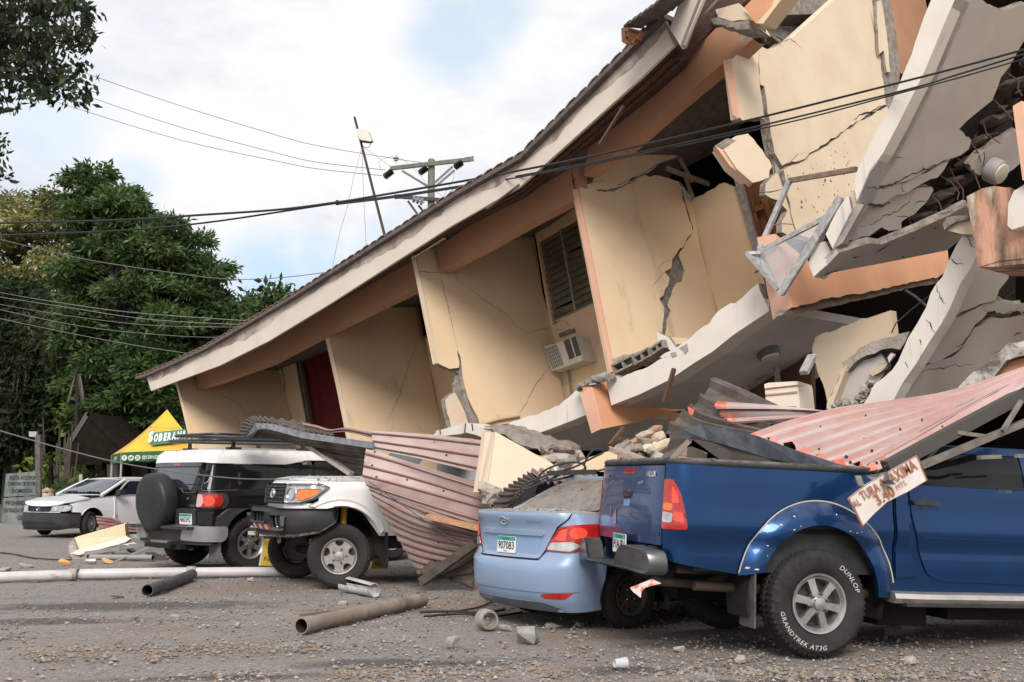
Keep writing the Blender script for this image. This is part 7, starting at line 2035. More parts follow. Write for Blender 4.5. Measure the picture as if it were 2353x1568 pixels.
o = pbox([(450,1132),(610,1068),(678,1100),(560,1130),(535,1160),(528,1205),(470,1160)],'d',8.2,Vector((0,.01,.0)),M('red_white_scrap',(.70,.58,.55),.5,col2=(.60,.16,.12),scale=14,lo=.48,hi=.55),'plastic_scrap'); tag(o,'torn red and white scrap hanging under the pickup bumper','scrap')
# ---- things fixed to or hanging from the building
ac = thing('air_conditioner','white window air conditioner with grilles sticking out of the cream wall','air conditioner',tuple(on(c('5',(1000,1030)),shift(k3,.3))))
pA = shift(k3,.42); pB = shift(k3,.0)
front = c('5',(948,862),(1052,822),(1102,968),(995,1008))
F3 = O(pA,front)
solid('housing',F3,BACK * .42,[M('ac_white',(.66,.62,.56),.5,col2=(.58,.53,.46),scale=5),WHITE],ac)
sd3 = [F3[0],F3[3],F3[3] + BACK * .45,F3[0] + BACK * .45]
lf = c('5',(870,885),(948,862),(995,1008),(915,1034))
L3 = O(shift(k3,.40),lf)
solid('side_housing',L3,BACK * .3,[MATS['ac_white'],WHITE],ac)
GRL = M('ac_grille_dark',(.05,.05,.05),.7)
gl_ = O(shift(k3,.405),c('5',(880,900),(942,868),(988,995),(920,1022)))
solid('side_grille',gl_,BACK * .003,[M('ac_grey_grille',(.22,.22,.22),.6),GRL],ac)
m = MB()
for i in range(7):
    t = i / 6
    m.bar(gl_[0].lerp(gl_[1],t) + N_OUT * .006,gl_[3].lerp(gl_[2],t) + N_OUT * .006,.008,.006,N_OUT)
    m.bar(gl_[0].lerp(gl_[3],t) + N_OUT * .006,gl_[1].lerp(gl_[2],t) + N_OUT * .006,.008,.006,N_OUT)
kind(m.build('grille_wires',MATS['ac_white'],ac,None,True),'stuff')
for q_ in (((985,850),(1020,837),(1055,950),(1022,964)),((1030,833),(1058,822),(1092,935),(1064,947))):
    g4 = O(shift(pA,.004),c('5',*q_))
    solid('vent_grille',g4,BACK * .003,[GRL,GRL],ac)
    m = MB()
    for i in range(1,14):
        t = i / 14
        m.bar(g4[0].lerp(g4[3],t) + N_OUT * .006,g4[1].lerp(g4[2],t) + N_OUT * .006,.012,.006,N_OUT)
    kind(m.build('vent_slats',M('ac_slat',(.16,.14,.12),.7),ac,None,True),'stuff')
for i in range(6):
    chunk('broken_render',on(c('5',(970 + i * 15,828 - i * 5)),shift(k3,.03)),(.12,.08,.10),CONC,60 + i,ac)
m = MB(); a,b = O(shift(k3,.06),c('5',(1010,1010),(1035,1175))); m.tube([a,b],.022,8); tag(m.build('drain_pipe',M('grey_pipe',(.26,.26,.25),.5),None,50,True),'thin grey drain pipe below the white air conditioner','pipe')
m = MB(); P = O((f3[0] + A_DIR * .05,f3[1]),c('5',(490,1355),(590,1325),(720,1303))); m.tube(P,.03,8); m.tube([P[1],P[1] + up * .08],.02,6); tag(m.build('wall_conduit',M('cream_pipe',(.62,.46,.28),.6),None,50,True),'cream conduit along the foot of the cracked wall','conduit')
# soffit lamps
def soffit_lamp(px,k,plane,r,mat,label):
    p = on(c(k,px),plane)
    n = plane[1] if plane[1].z < 0 else -plane[1]
    lt = thing('ceiling_lamp',label,'lamp',tuple(p))
    a = n.orthogonal().normalized(); b = n.cross(a)
    def lat(prof):
        V,F = [],[]
        for rr_,h in prof: V += [p + (a * math.cos(t) + b * math.sin(t)) * rr_ + n * h for t in np.linspace(0,2 * math.pi,25)[:-1]]
        for i in range(len(prof) - 1):
            for q in range(24): F.append((i * 24 + q,i * 24 + (q + 1) % 24,(i + 1) * 24 + (q + 1) % 24,(i + 1) * 24 + q))
        return V,F
    V,F = lat([(.6 * r,-.03),(r,0),(r,r * .8),(r * .93,r * .95),(r * .85,r * .96)]); mesh('lamp_body',V,F,mat,lt,40,None,True)
    V,F = lat([(r * .84,r * .9),(r * .80,r * 1.12),(r * .5,r * 1.22),(.001,r * 1.25)]); mesh('lamp_lens',V,F,M('frosted_lens',(.62,.58,.48),.35),lt,40,None,True)
    return lt
sl_plane = plane3(on(s_bot[0],pl(.08)),on(s_bot[-1],pl(.08)),BACK)
soffit_lamp((705,175),'f',sl_plane,.17,M('grey_lamp',(.13,.125,.13),.5,col2=(.09,.085,.09),scale=6),'grey round ceiling lamp under the sagging white balcony slab')
soffit_lamp((2165,940),'1',(sp1[0] + nd * .05,sp1[1]),.17,M('pale_lamp',(.34,.33,.32),.5),'round pale ceiling lamp dangling by wires from the torn upper soffit')
m = MB(); P = [on(q,(sp1[0] + nd * .05,sp1[1])) for q in c('1',(2130,845),(2135,870),(2128,910),(2120,925))]; m.tube(P,.006,5); tag(m.build('lamp_wire',CABM,None,50,True),'thin wire from which the pale ceiling lamp dangles','wire')
o = stick((1000,230),(945,340),'f',12.6,12.4,.10,.05,ALU,'lamp_tube'); tag(o,'short bright metal strip hanging beside the tilted wall leaf','metal strip')
# torn window frames hanging at the upper balcony
wf = thing('torn_window_frame','bent white aluminium window frames with a glass pane hanging off the broken balcony','window frame',tuple(on(c('1',(950,1550)),pl(.5))))
def fbar(p,q_,w,o0,o1,name='frame_bar',mat=ALU):
    a,b = on(c('j',p),pl(o0)),on(c('j',q_),pl(o1))
    m = MB(); m.bar(a,b,w,.05,N_OUT); return m.build(name,mat,wf,None,True)
fbar((490,268),(190,960),.07,-.1,.35)
fbar((470,285),(1140,170),.065,-.1,.2,mat=M('stained_frame',(.36,.26,.19),.6,.3,col2=(.18,.13,.10),scale=9))
fbar((180,985),(850,640),.06,.40,.30)
fbar((985,440),(390,1395),.085,.5,.62)
fbar((1010,470),(420,1400),.03,.52,.64)
fbar((65,990),(375,1350),.05,.60,.62)
fbar((65,990),(200,990),.04,.60,.5)
fbar((215,1000),(345,1300),.045,.45,.45)
gm = M('dusty_pane',(.62,.64,.68),.10,trans=.0,alpha=.30,spec=.6,col2=(.50,.50,.50),scale=5)
gp = [on(p,pl(o_)) for p,o_ in zip(c('j',(70,992),(190,985),(840,700),(830,850),(385,1350)),(.60,.42,.31,.45,.62))]
mesh('glass_pane',gp + [p + BACK * .006 for p in gp],[(0,1,4),(1,2,3),(1,3,4),(5,9,6),(6,8,7),(6,9,8)],gm,wf,None,None,True)
for pts,lb in ((((190,395),(300,390),(360,380),(410,365)),'upper'),(((300,725),(400,705),(530,712)),'lower')):
    m = MB(); cable(m,pts,'j',15.0,.008); tag(m.build('loose_wire',M('pale_wire',(.30,.24,.18),.7),None,50,True),lb + ' pale loose wire sticking out of the cracked upper wall','wire')
# tilted chunk hanging in the hole
hc = c('1',(690,835),(820,742),(870,800),(920,870),(955,925),(938,985),(890,1005),(848,1015),(760,940))
Yc = on(hc[0],pl(.1)).y
P = [at(x,y,Yc) for x,y in hc]
ck = thing('hanging_wall_chunk','tilted cream wall chunk hanging in the dark hole of the upper floor','wall chunk',tuple(P[6]))
solid('chunk',P,Vector((-.12,.28,.05)),[SLAB,DUSTC],ck,jag={1,2,3,4,5},seed=8,amp=.02,step=.08)
P = [at(x,y,Yc + .03) for x,y in c('1',(640,808),(692,838),(760,940),(850,1016),(840,1018),(720,920))]
solid('chunk_edge',P,Vector((.0,.2,0)),[PINK,PINK],ck)
P = [at(x,y,Yc + .05) for x,y in c('1',(640,806),(712,768),(745,778),(765,782),(700,832))]
solid('chunk_top',P,Vector((0,.15,0)),[CONC,CONC],ck,jag='all',seed=9,amp=.012,step=.06)

rk = random.Random(31)
NAIL = M('nail_hole',(.03,.025,.022),.9)
for k_,Yb_,pts,par in (('f',None,((1050,680),(1340,612),(1330,758),(1040,826),(1215,876),(1410,915),(1240,912),(1380,838),(1830,682),(1700,640),(1560,700)),'large sunbleached'),
                          ('c',None,((105,365),(290,370),(520,295),(605,388),(585,637),(85,460),(145,655),(115,540),(470,790),(550,1000),(380,1060),(700,480),(330,560),(260,700)),'hanging beside')):
    dg_ = bpy.context.evaluated_depsgraph_get()
    for i,px in enumerate(pts):
        d = ray(*c(k_,px)).normalized()
        ok,loc,nrm,_,ob,_ = SC.ray_cast(dg_,Vector((0,0,CAMH)),d)
        if not ok or not ob.name.startswith('roof_sheet'): continue
        if nrm.dot(d) > 0: nrm = -nrm
        a_ = nrm.orthogonal().normalized(); b_ = nrm.cross(a_)
        r0 = rk.uniform(.008,.016)
        mesh('nail_hole',[loc + nrm * .004 + (a_ * math.cos(t) + b_ * math.sin(t)) * r0 * rk.uniform(.8,1.3) for t in np.linspace(0,2 * math.pi,8)[:-1]],[tuple(range(7))],NAIL,ob,None,None,True)
# ================================================================ trees and the far side of the yard
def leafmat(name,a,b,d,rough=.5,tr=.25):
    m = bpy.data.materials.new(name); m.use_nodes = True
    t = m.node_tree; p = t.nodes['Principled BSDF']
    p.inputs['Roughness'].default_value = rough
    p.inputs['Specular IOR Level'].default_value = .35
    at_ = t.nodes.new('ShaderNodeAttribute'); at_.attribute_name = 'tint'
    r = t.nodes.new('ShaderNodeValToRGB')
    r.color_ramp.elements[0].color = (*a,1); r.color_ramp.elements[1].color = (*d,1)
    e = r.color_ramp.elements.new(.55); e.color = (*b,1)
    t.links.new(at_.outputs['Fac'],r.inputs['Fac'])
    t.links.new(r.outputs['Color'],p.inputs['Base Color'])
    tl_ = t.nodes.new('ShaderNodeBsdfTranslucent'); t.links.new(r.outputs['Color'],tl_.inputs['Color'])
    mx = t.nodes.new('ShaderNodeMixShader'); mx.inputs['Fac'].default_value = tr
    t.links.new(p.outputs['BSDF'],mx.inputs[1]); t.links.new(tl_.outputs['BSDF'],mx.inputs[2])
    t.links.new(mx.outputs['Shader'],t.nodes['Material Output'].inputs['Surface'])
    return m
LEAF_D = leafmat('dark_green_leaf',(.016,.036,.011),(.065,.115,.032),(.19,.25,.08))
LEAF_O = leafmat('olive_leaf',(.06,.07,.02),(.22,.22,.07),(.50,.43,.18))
LEAF_S = leafmat('shade_leaf',(.008,.016,.006),(.018,.034,.010),(.05,.075,.018),rough=.8,tr=.1)  # darker leaf copy: shade in and under the crowns put into its colour
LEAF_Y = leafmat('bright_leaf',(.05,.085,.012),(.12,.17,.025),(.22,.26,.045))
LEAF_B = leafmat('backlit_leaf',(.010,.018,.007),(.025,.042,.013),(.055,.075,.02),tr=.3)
BARK = M('grey_bark',(.085,.070,.055),.9,col2=(.045,.037,.03),scale=6,stretch=(2,2,.6),bump=.6,bscale=14)
def leaves(name,centers,axes,n,L_,Wd,mat,parent,seed,spread=.9,droop=.5,rad=.3,tints=None):
    """Sprays of pointed leaves round each centre."""
    r = np.random.default_rng(seed)
    C_ = np.repeat(np.array(centers),n,0)
    A_ = np.repeat(np.array(axes),n,0)
    N = len(C_)
    d = A_ + spread * r.normal(0,.6,(N,3)); d[:,2] -= droop * r.random(N)
    d /= np.linalg.norm(d,axis=1)[:,None]
    P = C_ + r.normal(0,1,(N,3)) * rad * np.array([1,1,.55])
    u = r.normal(0,1,(N,3)); u[:,2] *= .35
    s = np.cross(d,u); s /= np.linalg.norm(s,axis=1)[:,None] + 1e-9
    l = L_ * r.uniform(.65,1.25,N)[:,None]; w = Wd * r.uniform(.7,1.2,N)[:,None]
    nrm = np.cross(d,s)
    V = np.stack([P,P + d * l * .45 + s * w * .5 - nrm * w * .08,P + d * l,P + d * l * .45 - s * w * .5 - nrm * w * .08],1).reshape(-1,3)
    me = bpy.data.meshes.new(name)
    me.vertices.add(N * 4); me.vertices.foreach_set('co',V.astype(np.float32).ravel())
    me.loops.add(N * 4); me.loops.foreach_set('vertex_index',np.arange(N * 4,dtype=np.int32))
    me.polygons.add(N); me.polygons.foreach_set('loop_start',np.arange(0,N * 4,4,dtype=np.int32)); me.polygons.foreach_set('loop_total',np.full(N,4,dtype=np.int32))
    me.update(calc_edges=True)
    at_ = me.attributes.new('tint','FLOAT','POINT')
    t = np.repeat(np.array(tints),n) if tints is not None else np.full(N,.5)
    t = np.clip(t + r.normal(0,.16,N),0,1)
    at_.data.foreach_set('value',np.repeat(t,4).astype(np.float32))
    me.materials.append(mat)
    iv = TM[parent.name].inverted()
    me.transform(iv)
    o = link(name,me,parent)
    return o
def tree(name,label,blobs,Y,nsprays,leaf,mat,seed,trunk_px=None,trunk_r=.22,group=None,cat='tree',L_=.30,Wd=.10,per=12,rad=.32,core=True,droop=.6,limbs=True,shell=.72,flat=1.0):
    """blobs: (x, y, radius) in frame units at distance Y (+ offset): a crown of many leafy sprays on limbs."""
    r = np.random.default_rng(seed)
    k = Y / FD
    B = []
    for b in blobs:
        off = b[3] if len(b) > 3 else 0
        p = at(b[0],b[1],Y + off)
        B.append((np.array(p),b[2] * k))
    tx,ty = trunk_px
    base = at(tx,ty,Y); base.z = 0
    th = thing(name,label,cat,tuple(base),group=group)
    wt = np.array([b[1] ** 2 for b in B]); wt /= wt.sum()
    idx = r.choice(len(B),nsprays,p=wt)
    d = r.normal(0,1,(nsprays,3)); d /= np.linalg.norm(d,axis=1)[:,None]
    rr_ = (shell + (1 - shell) * r.random(nsprays) ** .7) * (1 + .10 * r.normal(0,1,nsprays))
    cen = np.array([B[i][0] for i in idx]); ra = np.array([B[i][1] for i in idx])
    P = cen + d * (ra * rr_)[:,None] * np.array([1,1,flat])
    # drop sprays buried deep inside other blobs
    keep = np.ones(nsprays,bool)
    for q,R__ in B: keep &= ~(np.linalg.norm((P - q) / np.array([1,1,flat]),axis=1) < R__ * .55)
    P,d = P[keep],d[keep]
    keep2 = P[:,2] > .25
    P,d = P[keep2],d[keep2]
    ax = d * .9 + np.array([0,-.1,.15])
    tint = np.clip(.42 + .28 * d[:,2] + .22 * np.array([noise.noise(Vector(p) * .55) for p in P]),0,1)  # sprays facing up tinted lighter: skylight put into the leaf colour
    leaves('crown',P,ax,per,L_,Wd,mat,th,seed,droop=droop,rad=rad,tints=tint)
    if core:                                   # inner sprays, with shade in their leaf colour, keep the crown from being hollow
        n2 = nsprays // 3
        idx = r.choice(len(B),n2,p=wt)
        d2 = r.normal(0,1,(n2,3)); d2 /= np.linalg.norm(d2,axis=1)[:,None]
        P2 = np.array([B[i][0] for i in idx]) + d2 * (np.array([B[i][1] for i in idx]) * .62 * r.random(n2) ** .4)[:,None]
        P2 = P2[P2[:,2] > .2]
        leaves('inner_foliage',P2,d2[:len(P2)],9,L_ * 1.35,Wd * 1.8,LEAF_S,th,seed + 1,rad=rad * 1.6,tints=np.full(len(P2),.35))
    top_ = max(B,key=lambda b: b[0][2])
    m = MB()
    tp = Vector(top_[0])
    mid = base.lerp(Vector((tp.x,tp.y,tp.z)),.45) + Vector((.15,0,0))
    pts = [base,base.lerp(mid,.5) + Vector((.06,0,0)),mid,tp]
    m.tube(pts,[trunk_r,trunk_r * .8,trunk_r * .55,trunk_r * .12],10)
    m.build('trunk',BARK,th,50,True)
    if limbs:
        m = MB()
        for q,R__ in B:
            q = Vector(q)
            s0 = base.lerp(mid,r.uniform(.55,1.0)) if q.z < mid.z + 1.5 else mid.lerp(tp,r.uniform(.1,.6))
            h = s0.lerp(q,.5) + Vector((0,0,.25))
            m.tube([s0,h,q],[trunk_r * .38,trunk_r * .22,trunk_r * .08],7)
            for i in range(4):
                e = q + Vector(r.normal(0,1,3)).normalized() * R__ * .8
                m.tube([q.lerp(h,.3),q.lerp(e,.5),e],[trunk_r * .12,trunk_r * .08,trunk_r * .03],5)
        m.build('limbs',BARK,th,50,True)
    return th
# the big dark tree beside the building
def bough_tree(name,label,poly,Y,nb,rpx,per_b,mat,seed,trunk_px,trunk_r,L_,Wd,per,rad,flat=.5,depth=2.2,core=None,droop=1.0,cat='tree'):
    """A crown made of separate flattened boughs scattered inside a rough outline, on their own limbs, with gaps between."""
    r = np.random.default_rng(seed)
    A = np.array(poly,float)
    lo,hi = A.min(0),A.max(0)
    B = []
    tries = 0
    while len(B) < nb and tries < 20000:
        tries += 1
        q = r.uniform(lo,hi)
        if not inside(q[None],poly)[0]: continue
        if any(math.hypot(q[0] - e[0],(q[1] - e[1]) * 1.4) < rpx[0] * 1.05 for e in B): continue
        B.append((q[0],q[1],r.uniform(*rpx)))
    k = Y / FD
    base = at(*trunk_px,Y); base.z = 0
    th = thing(name,label,cat,tuple(base))
    cx_,half_ = A[:,0].mean(),(hi[0] - lo[0]) / 2
    P,AX,T = [],[],[]
    C3 = []
    for x,y,rr_ in B:
        edge = min(1,abs(x - cx_) / half_)
        c3 = np.array(at(x,y,Y + r.uniform(-1,.6) * depth * (1 - .7 * edge)))
        R3 = rr_ * k
        C3.append((c3,R3))
        tb = r.uniform(.22,.62)
        n = int(per_b * (rr_ / rpx[1]) ** 2)
        d = r.normal(0,1,(n,3)); d[:,2] = np.abs(d[:,2]) * .8 - .25; d /= np.linalg.norm(d,axis=1)[:,None]
        P.append(c3 + d * R3 * r.uniform(.55,1.15,n)[:,None] * np.array([1,1,flat]))
        AX.append(d * 1.1 + np.array([0,0,.05])); T += [tb] * n
    P,AX = np.concatenate(P),np.concatenate(AX)
    leaves('crown',P,AX,per,L_,Wd,mat,th,seed,droop=droop,rad=rad,tints=np.array(T),spread=.75)
    if core:
        n = core
        Q = []
        while len(Q) < n:
            q = r.uniform(lo,hi); q = A.mean(0) + (q - A.mean(0)) * .86
            if inside(q[None],poly)[0] and inside((A.mean(0) + (q - A.mean(0)) * 1.22)[None],poly)[0]: Q.append(tuple(at(q[0],q[1],Y + r.uniform(.2,1.8))))
        Q = np.array(Q)
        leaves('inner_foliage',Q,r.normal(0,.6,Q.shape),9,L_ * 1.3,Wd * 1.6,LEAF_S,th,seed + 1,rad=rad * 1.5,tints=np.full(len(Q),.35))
    tp = Vector(max(C3,key=lambda e: e[0][2])[0])
    mid = base.lerp(tp,.5) + Vector((.2,0,0))
    m = MB(); m.tube([base,base.lerp(mid,.5) + Vector((.06,0,0)),mid,mid.lerp(tp,.5),tp],[trunk_r,trunk_r * .8,trunk_r * .55,trunk_r * .3,trunk_r * .08],10); m.build('trunk',BARK,th,50,True)
    m = MB()
    for c3,R3 in C3:
        q = Vector(c3) - Vector((0,0,R3 * .15))
        f = min(.95,max(.25,(q.z - 1.2) / max(1,tp.z)))
        s0 = base.lerp(mid,f * 2) if f < .5 else mid.lerp(tp,f * 2 - 1)
        m.tube([s0,s0.lerp(q,.55) + Vector((0,0,.15)),q],[trunk_r * .26,trunk_r * .15,trunk_r * .06],6)
        for i in range(3):
            e = q + Vector(r.normal(0,1,3)).normalized() * R3 * .8; e.z = q.z + abs(e.z - q.z) * .4
            m.tube([q,e],[trunk_r * .07,trunk_r * .02],4)
    m.build('limbs',BARK,th,50,True)
    return th
bough_tree('broadleaf_tree','tall dense dark green tree directly left of the collapsed building',[(172,440),(200,388),(240,385),(285,415),(330,465),(375,480),(415,515),(455,540),(470,590),(505,625),(520,670),(560,705),(560,740),(520,790),(470,840),(430,905),(420,985),(210,985),(155,900),(150,620),(168,520)],42,120,(24,40),46,LEAF_D,11,(330,1150),.34,.30,.095,17,.17,flat=.55,core=1500)
bough_tree('flowering_tree','lighter olive tree with yellowish crown at the left edge of the photo',[(-70,480),(10,455),(55,465),(95,420),(140,425),(160,470),(150,520),(185,560),(180,800),(-70,800)],47,62,(20,34),26,LEAF_O,23,(80,1150),.26,.27,.10,16,.22,flat=.8,core=160)
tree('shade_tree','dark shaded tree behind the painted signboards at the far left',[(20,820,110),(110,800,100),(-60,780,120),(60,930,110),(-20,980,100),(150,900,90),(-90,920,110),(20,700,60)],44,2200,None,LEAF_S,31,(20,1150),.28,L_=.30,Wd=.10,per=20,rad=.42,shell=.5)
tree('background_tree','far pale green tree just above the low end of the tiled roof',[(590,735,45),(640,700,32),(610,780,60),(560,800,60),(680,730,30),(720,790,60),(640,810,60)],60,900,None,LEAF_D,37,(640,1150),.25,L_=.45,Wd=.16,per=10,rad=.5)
# hedge of dark growth closing the view under the crowns
r_ = np.random.default_rng(5)
def thicket(name,label,x0,x1,y0,y1,Y,n,mat,seed,L_=.4):
    r = np.random.default_rng(seed)
    base = at((x0 + x1) / 2,1110,Y); base.z = 0
    th = thing(name,label,'shrubs',tuple(base))
    P = np.array([tuple(at(r.uniform(x0,x1),r.uniform(y0,y1),Y + r.uniform(-1.2,1.5))) for _ in range(n)])
    P[:,2] = np.maximum(P[:,2],.1)
    ax = r.normal(0,1,P.shape) * .5 + np.array([0,-.6,.3])
    o = leaves('foliage',P,ax,11,L_,L_ * .36,mat,th,seed,rad=.4,tints=np.clip(.35 + .3 * r.normal(0,1,n),0,1))
    kind(o,'stuff')
    m = MB()
    for i in range(14):
        b = at(r.uniform(x0,x1),1110,Y + 1); b.z = 0
        m.tube([b,b + Vector((r.uniform(-.3,.3),0,r.uniform(1.5,3.5)))],[.06,.02],6)
    kind(m.build('stems',BARK,th,50,True),'stuff')
    return th
thicket('dark_thicket','dense dark undergrowth closing the yard behind the trees',-160,520,780,1150,50,5200,LEAF_S,41,.40)
thicket('bright_shrub','sunlit light green shrub under the dark shelter',95,180,1066,1160,40.5,170,LEAF_Y,43,.32)
thicket('yellow_shrub','yellow green sunlit foliage showing between the dark crowns',165,225,905,985,43,90,LEAF_Y,47,.4)
thicket('low_shrub','low dark plant beside the barrel under the shelter',135,165,1130,1190,36.5,60,LEAF_D,53,.4)
# overhanging branch at top left, close to the camera
tr_ = thing('overhanging_tree','dark leafy branches of a near tree hanging in at the top left corner','tree',tuple(gnd(-700,1300)))
r = np.random.default_rng(61)
pts = []
for (bx,by,br) in ((10,20,95),(90,60,85),(150,40,62),(60,140,75),(140,130,62),(-40,120,90),(170,200,34),(120,195,40),(70,205,42),(5,190,40),(185,95,36),(190,10,28),(20,240,20),(195,220,18)):
    for i in range(int(br * br * .0062)):
        a,q = r.uniform(0,6.28),br * math.sqrt(r.random())
        pts.append(tuple(at(bx + q * math.cos(a),by + q * math.sin(a),15 + r.uniform(-.9,.9))))
ax = r.normal(0,.6,(len(pts),3)) + np.array([.15,-.1,-.5])
leaves('crown',pts,ax,12,.135,.062,LEAF_B,tr_,61,rad=.07,droop=.6,tints=np.clip(.4 + .25 * r.normal(0,1,len(pts)),0,1))
m = MB()
rt0 = at(-760,200,15.5)
bs = gnd(-700,1300); 
m.tube([bs,Vector((bs.x,rt0.y,3.5)),rt0],[.3,.24,.16],10); m.build('trunk',BARK,tr_,50,True)
m = MB()
for tgt in ((60,60),(150,60),(120,170),(20,190),(190,15),(170,190),(70,120),(5,20)):
    e = at(*tgt,15); h = rt0.lerp(e,.55) + Vector((0,0,.35))
    m.tube([rt0,h,e],[.09,.045,.012],7)
    for i in range(5):
        e2 = e + Vector(r.normal(0,.3,3)); m.tube([h.lerp(e,r.uniform(.3,.9)),e2],[.014,.005],5)
m.build('limbs',BARK,tr_,50,True)
sp = thing('twig','small dark leafy twig at the left edge below the near branch','branch',tuple(at(-20,330,15)))
pq = [tuple(at(r.uniform(-12,6),r.uniform(318,410),15)) for _ in range(14)]
leaves('foliage',pq,r.normal(0,.5,(14,3)),7,.12,.05,LEAF_B,sp,66,rad=.07)
# drooping palm fronds and a dead one
def palm(name,label,px,Y,fronds,mat,seed,L_,hang=.9,dry=False):
    r = np.random.default_rng(seed)
    top_ = at(*px,Y); base = Vector((top_.x,top_.y,0))
    th = thing(name,label,'palm',tuple(base))
    m = MB(); m.tube([base,base.lerp(top_,.5) + Vector((.05,0,0)),top_],[.11,.09,.08],10); m.build('trunk',M('dark_palm_trunk',(.022,.018,.014),.9),th,50,True)
    for f in range(fronds):
        a = r.uniform(0,6.28)
        dv = Vector((math.cos(a),math.sin(a) * .6,0))
        m = MB()
        rib = []
        for i in range(11):
            t = i / 10
            rib.append(top_ + dv * L_ * (t - .3 * t * t) * (1 if not dry else .35) + Vector((0,0,L_ * (.45 * t - hang * 1.25 * t * t) if not dry else -L_ * t)))
        V,F = [],[]
        for i in range(1,40):
            t = i / 40
            p = rib[int(t * 10)].lerp(rib[min(10,int(t * 10) + 1)],t * 10 - int(t * 10))
            d = (rib[min(10,int(t * 10) + 1)] - rib[int(t * 10)]).normalized()
            for s_ in (-1,1):
                sd_ = d.cross(Vector((0,0,1))); sd_ = sd_.normalized() if sd_.length > .01 else Vector((1,0,0))
                e = p + (sd_ * s_ * .5 + d * .4 + Vector((0,0,-.75))).normalized() * L_ * .30 * math.sin(math.pi * min(.95,t * .85 + .12)) * r.uniform(.8,1.1)
                w_ = d * .018
                n0 = len(V)
                V += [p - w_,p + w_,p.lerp(e,.6) + w_ * .6,e,p.lerp(e,.6) - w_ * .6]
                F.append((n0,n0 + 1,n0 + 2,n0 + 3,n0 + 4))
        m.add(V,F); m.tube(rib,.012,5)
        m.build('frond',mat,th,None,True)
    return th
PF1 = M('palm_green',(.040,.060,.015),.5,col2=(.13,.115,.03),scale=1.5)
PF2 = M('palm_yellow',(.20,.16,.035),.6,col2=(.10,.10,.02),scale=1.2)
PF3 = M('dead_frond',(.20,.17,.145),.85,col2=(.12,.10,.085),scale=3)
palm('palm_tree','yellowish drooping palm fronds under the trees at the left edge',(25,850),43.6,22,PF2,71,2.4,1.25)
palm('palm_tree','green drooping palm hanging down among the dark trees',(95,720),43.4,20,PF1,73,2.8,1.3)
palm('dead_palm','grey dead palm frond hanging in front of the dark tree',(180,840),40.5,4,PF3,75,1.5,dry=True)
# dark shelter with gable roof
sh_ = thing('shelter','dark open timber shelter with gable roof under the trees','shelter',tuple(at(240,1120,39.5))[:2] + (0,))
DT = M('shade_painted_timber',(.012,.009,.007),.95,col2=(.022,.017,.013),scale=3,spec=.1)  # timber colour darkened to hold the shade of the trees
PT_ = M('pale_roof_edge',(.09,.085,.08),.8)
ap,lf_,rt_ = at(203,950,38.5),at(150,1035,38.5),at(300,1050,38.5)
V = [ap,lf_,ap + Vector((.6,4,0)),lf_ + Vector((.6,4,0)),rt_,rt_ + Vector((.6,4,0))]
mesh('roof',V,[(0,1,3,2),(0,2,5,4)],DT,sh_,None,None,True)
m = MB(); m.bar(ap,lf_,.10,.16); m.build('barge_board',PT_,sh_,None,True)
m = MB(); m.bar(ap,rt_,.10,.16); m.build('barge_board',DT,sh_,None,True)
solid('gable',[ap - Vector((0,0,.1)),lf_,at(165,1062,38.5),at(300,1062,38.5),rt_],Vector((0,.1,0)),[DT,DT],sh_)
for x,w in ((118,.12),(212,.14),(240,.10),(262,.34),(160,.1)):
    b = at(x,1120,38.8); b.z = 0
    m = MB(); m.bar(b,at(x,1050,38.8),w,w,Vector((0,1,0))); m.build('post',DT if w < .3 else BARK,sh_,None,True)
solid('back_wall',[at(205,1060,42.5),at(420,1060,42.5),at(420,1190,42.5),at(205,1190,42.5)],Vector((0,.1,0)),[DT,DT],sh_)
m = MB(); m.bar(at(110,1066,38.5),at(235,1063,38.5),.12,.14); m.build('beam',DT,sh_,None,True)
gh = thing('grey_house','grey plastered house corner hidden behind the yellow tent','house',tuple(at(290,1120,48))[:2] + (0,))
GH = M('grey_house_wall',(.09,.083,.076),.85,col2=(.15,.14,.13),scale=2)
P = [at(x,y,48) for x,y in ((278,1010),(300,1000),(330,1045),(340,1070),(340,1180),(276,1180))]
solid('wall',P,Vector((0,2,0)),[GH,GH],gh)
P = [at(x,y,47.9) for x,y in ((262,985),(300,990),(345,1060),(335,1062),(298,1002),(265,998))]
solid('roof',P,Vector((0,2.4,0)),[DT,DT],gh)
# white post, barrel, bench, small white board
o = MB().bar(at(186,1180,36.0),at(186,1090,36.0),.09,.09,Vector((0,1,0))).build('white_post',M('dull_white_post',(.42,.41,.39),.7),None,None,True); tag(o,'thin white post standing in front of the dark shelter','post')
o = MB().bar(at(172,1148,37),at(215,1146,37),.10,.08).build('bench',M('yellow_bench',(.32,.20,.05),.7),None,None,True); tag(o,'yellowish bench plank beside the white post','bench')
ba = thing('barrel','rust stained white barrel with reddish rag on top beside the signboards','barrel',tuple(at(106,1180,33.5)))
b0 = at(106,1168,33.5); s_ = 33.5 / FD
m = MB(); m.lathe([(.001,0),(.20,0),(.205,.12),(.20,.25),(.205,.38),(.20,.50)],20,(b0.x,b0.y,b0.z - .05),'z'); m.build('drum',M('rusty_white_drum',(.62,.56,.46),.7,col2=(.42,.22,.09),scale=4,lo=.5,hi=.7),ba,40,True)
for i in range(4): chunk('rag',(b0.x - .08 + i * .06,b0.y,b0.z + .44),(.2,.2,.14),M('pink_rag',(.50,.30,.26),.9),88 + i,ba)
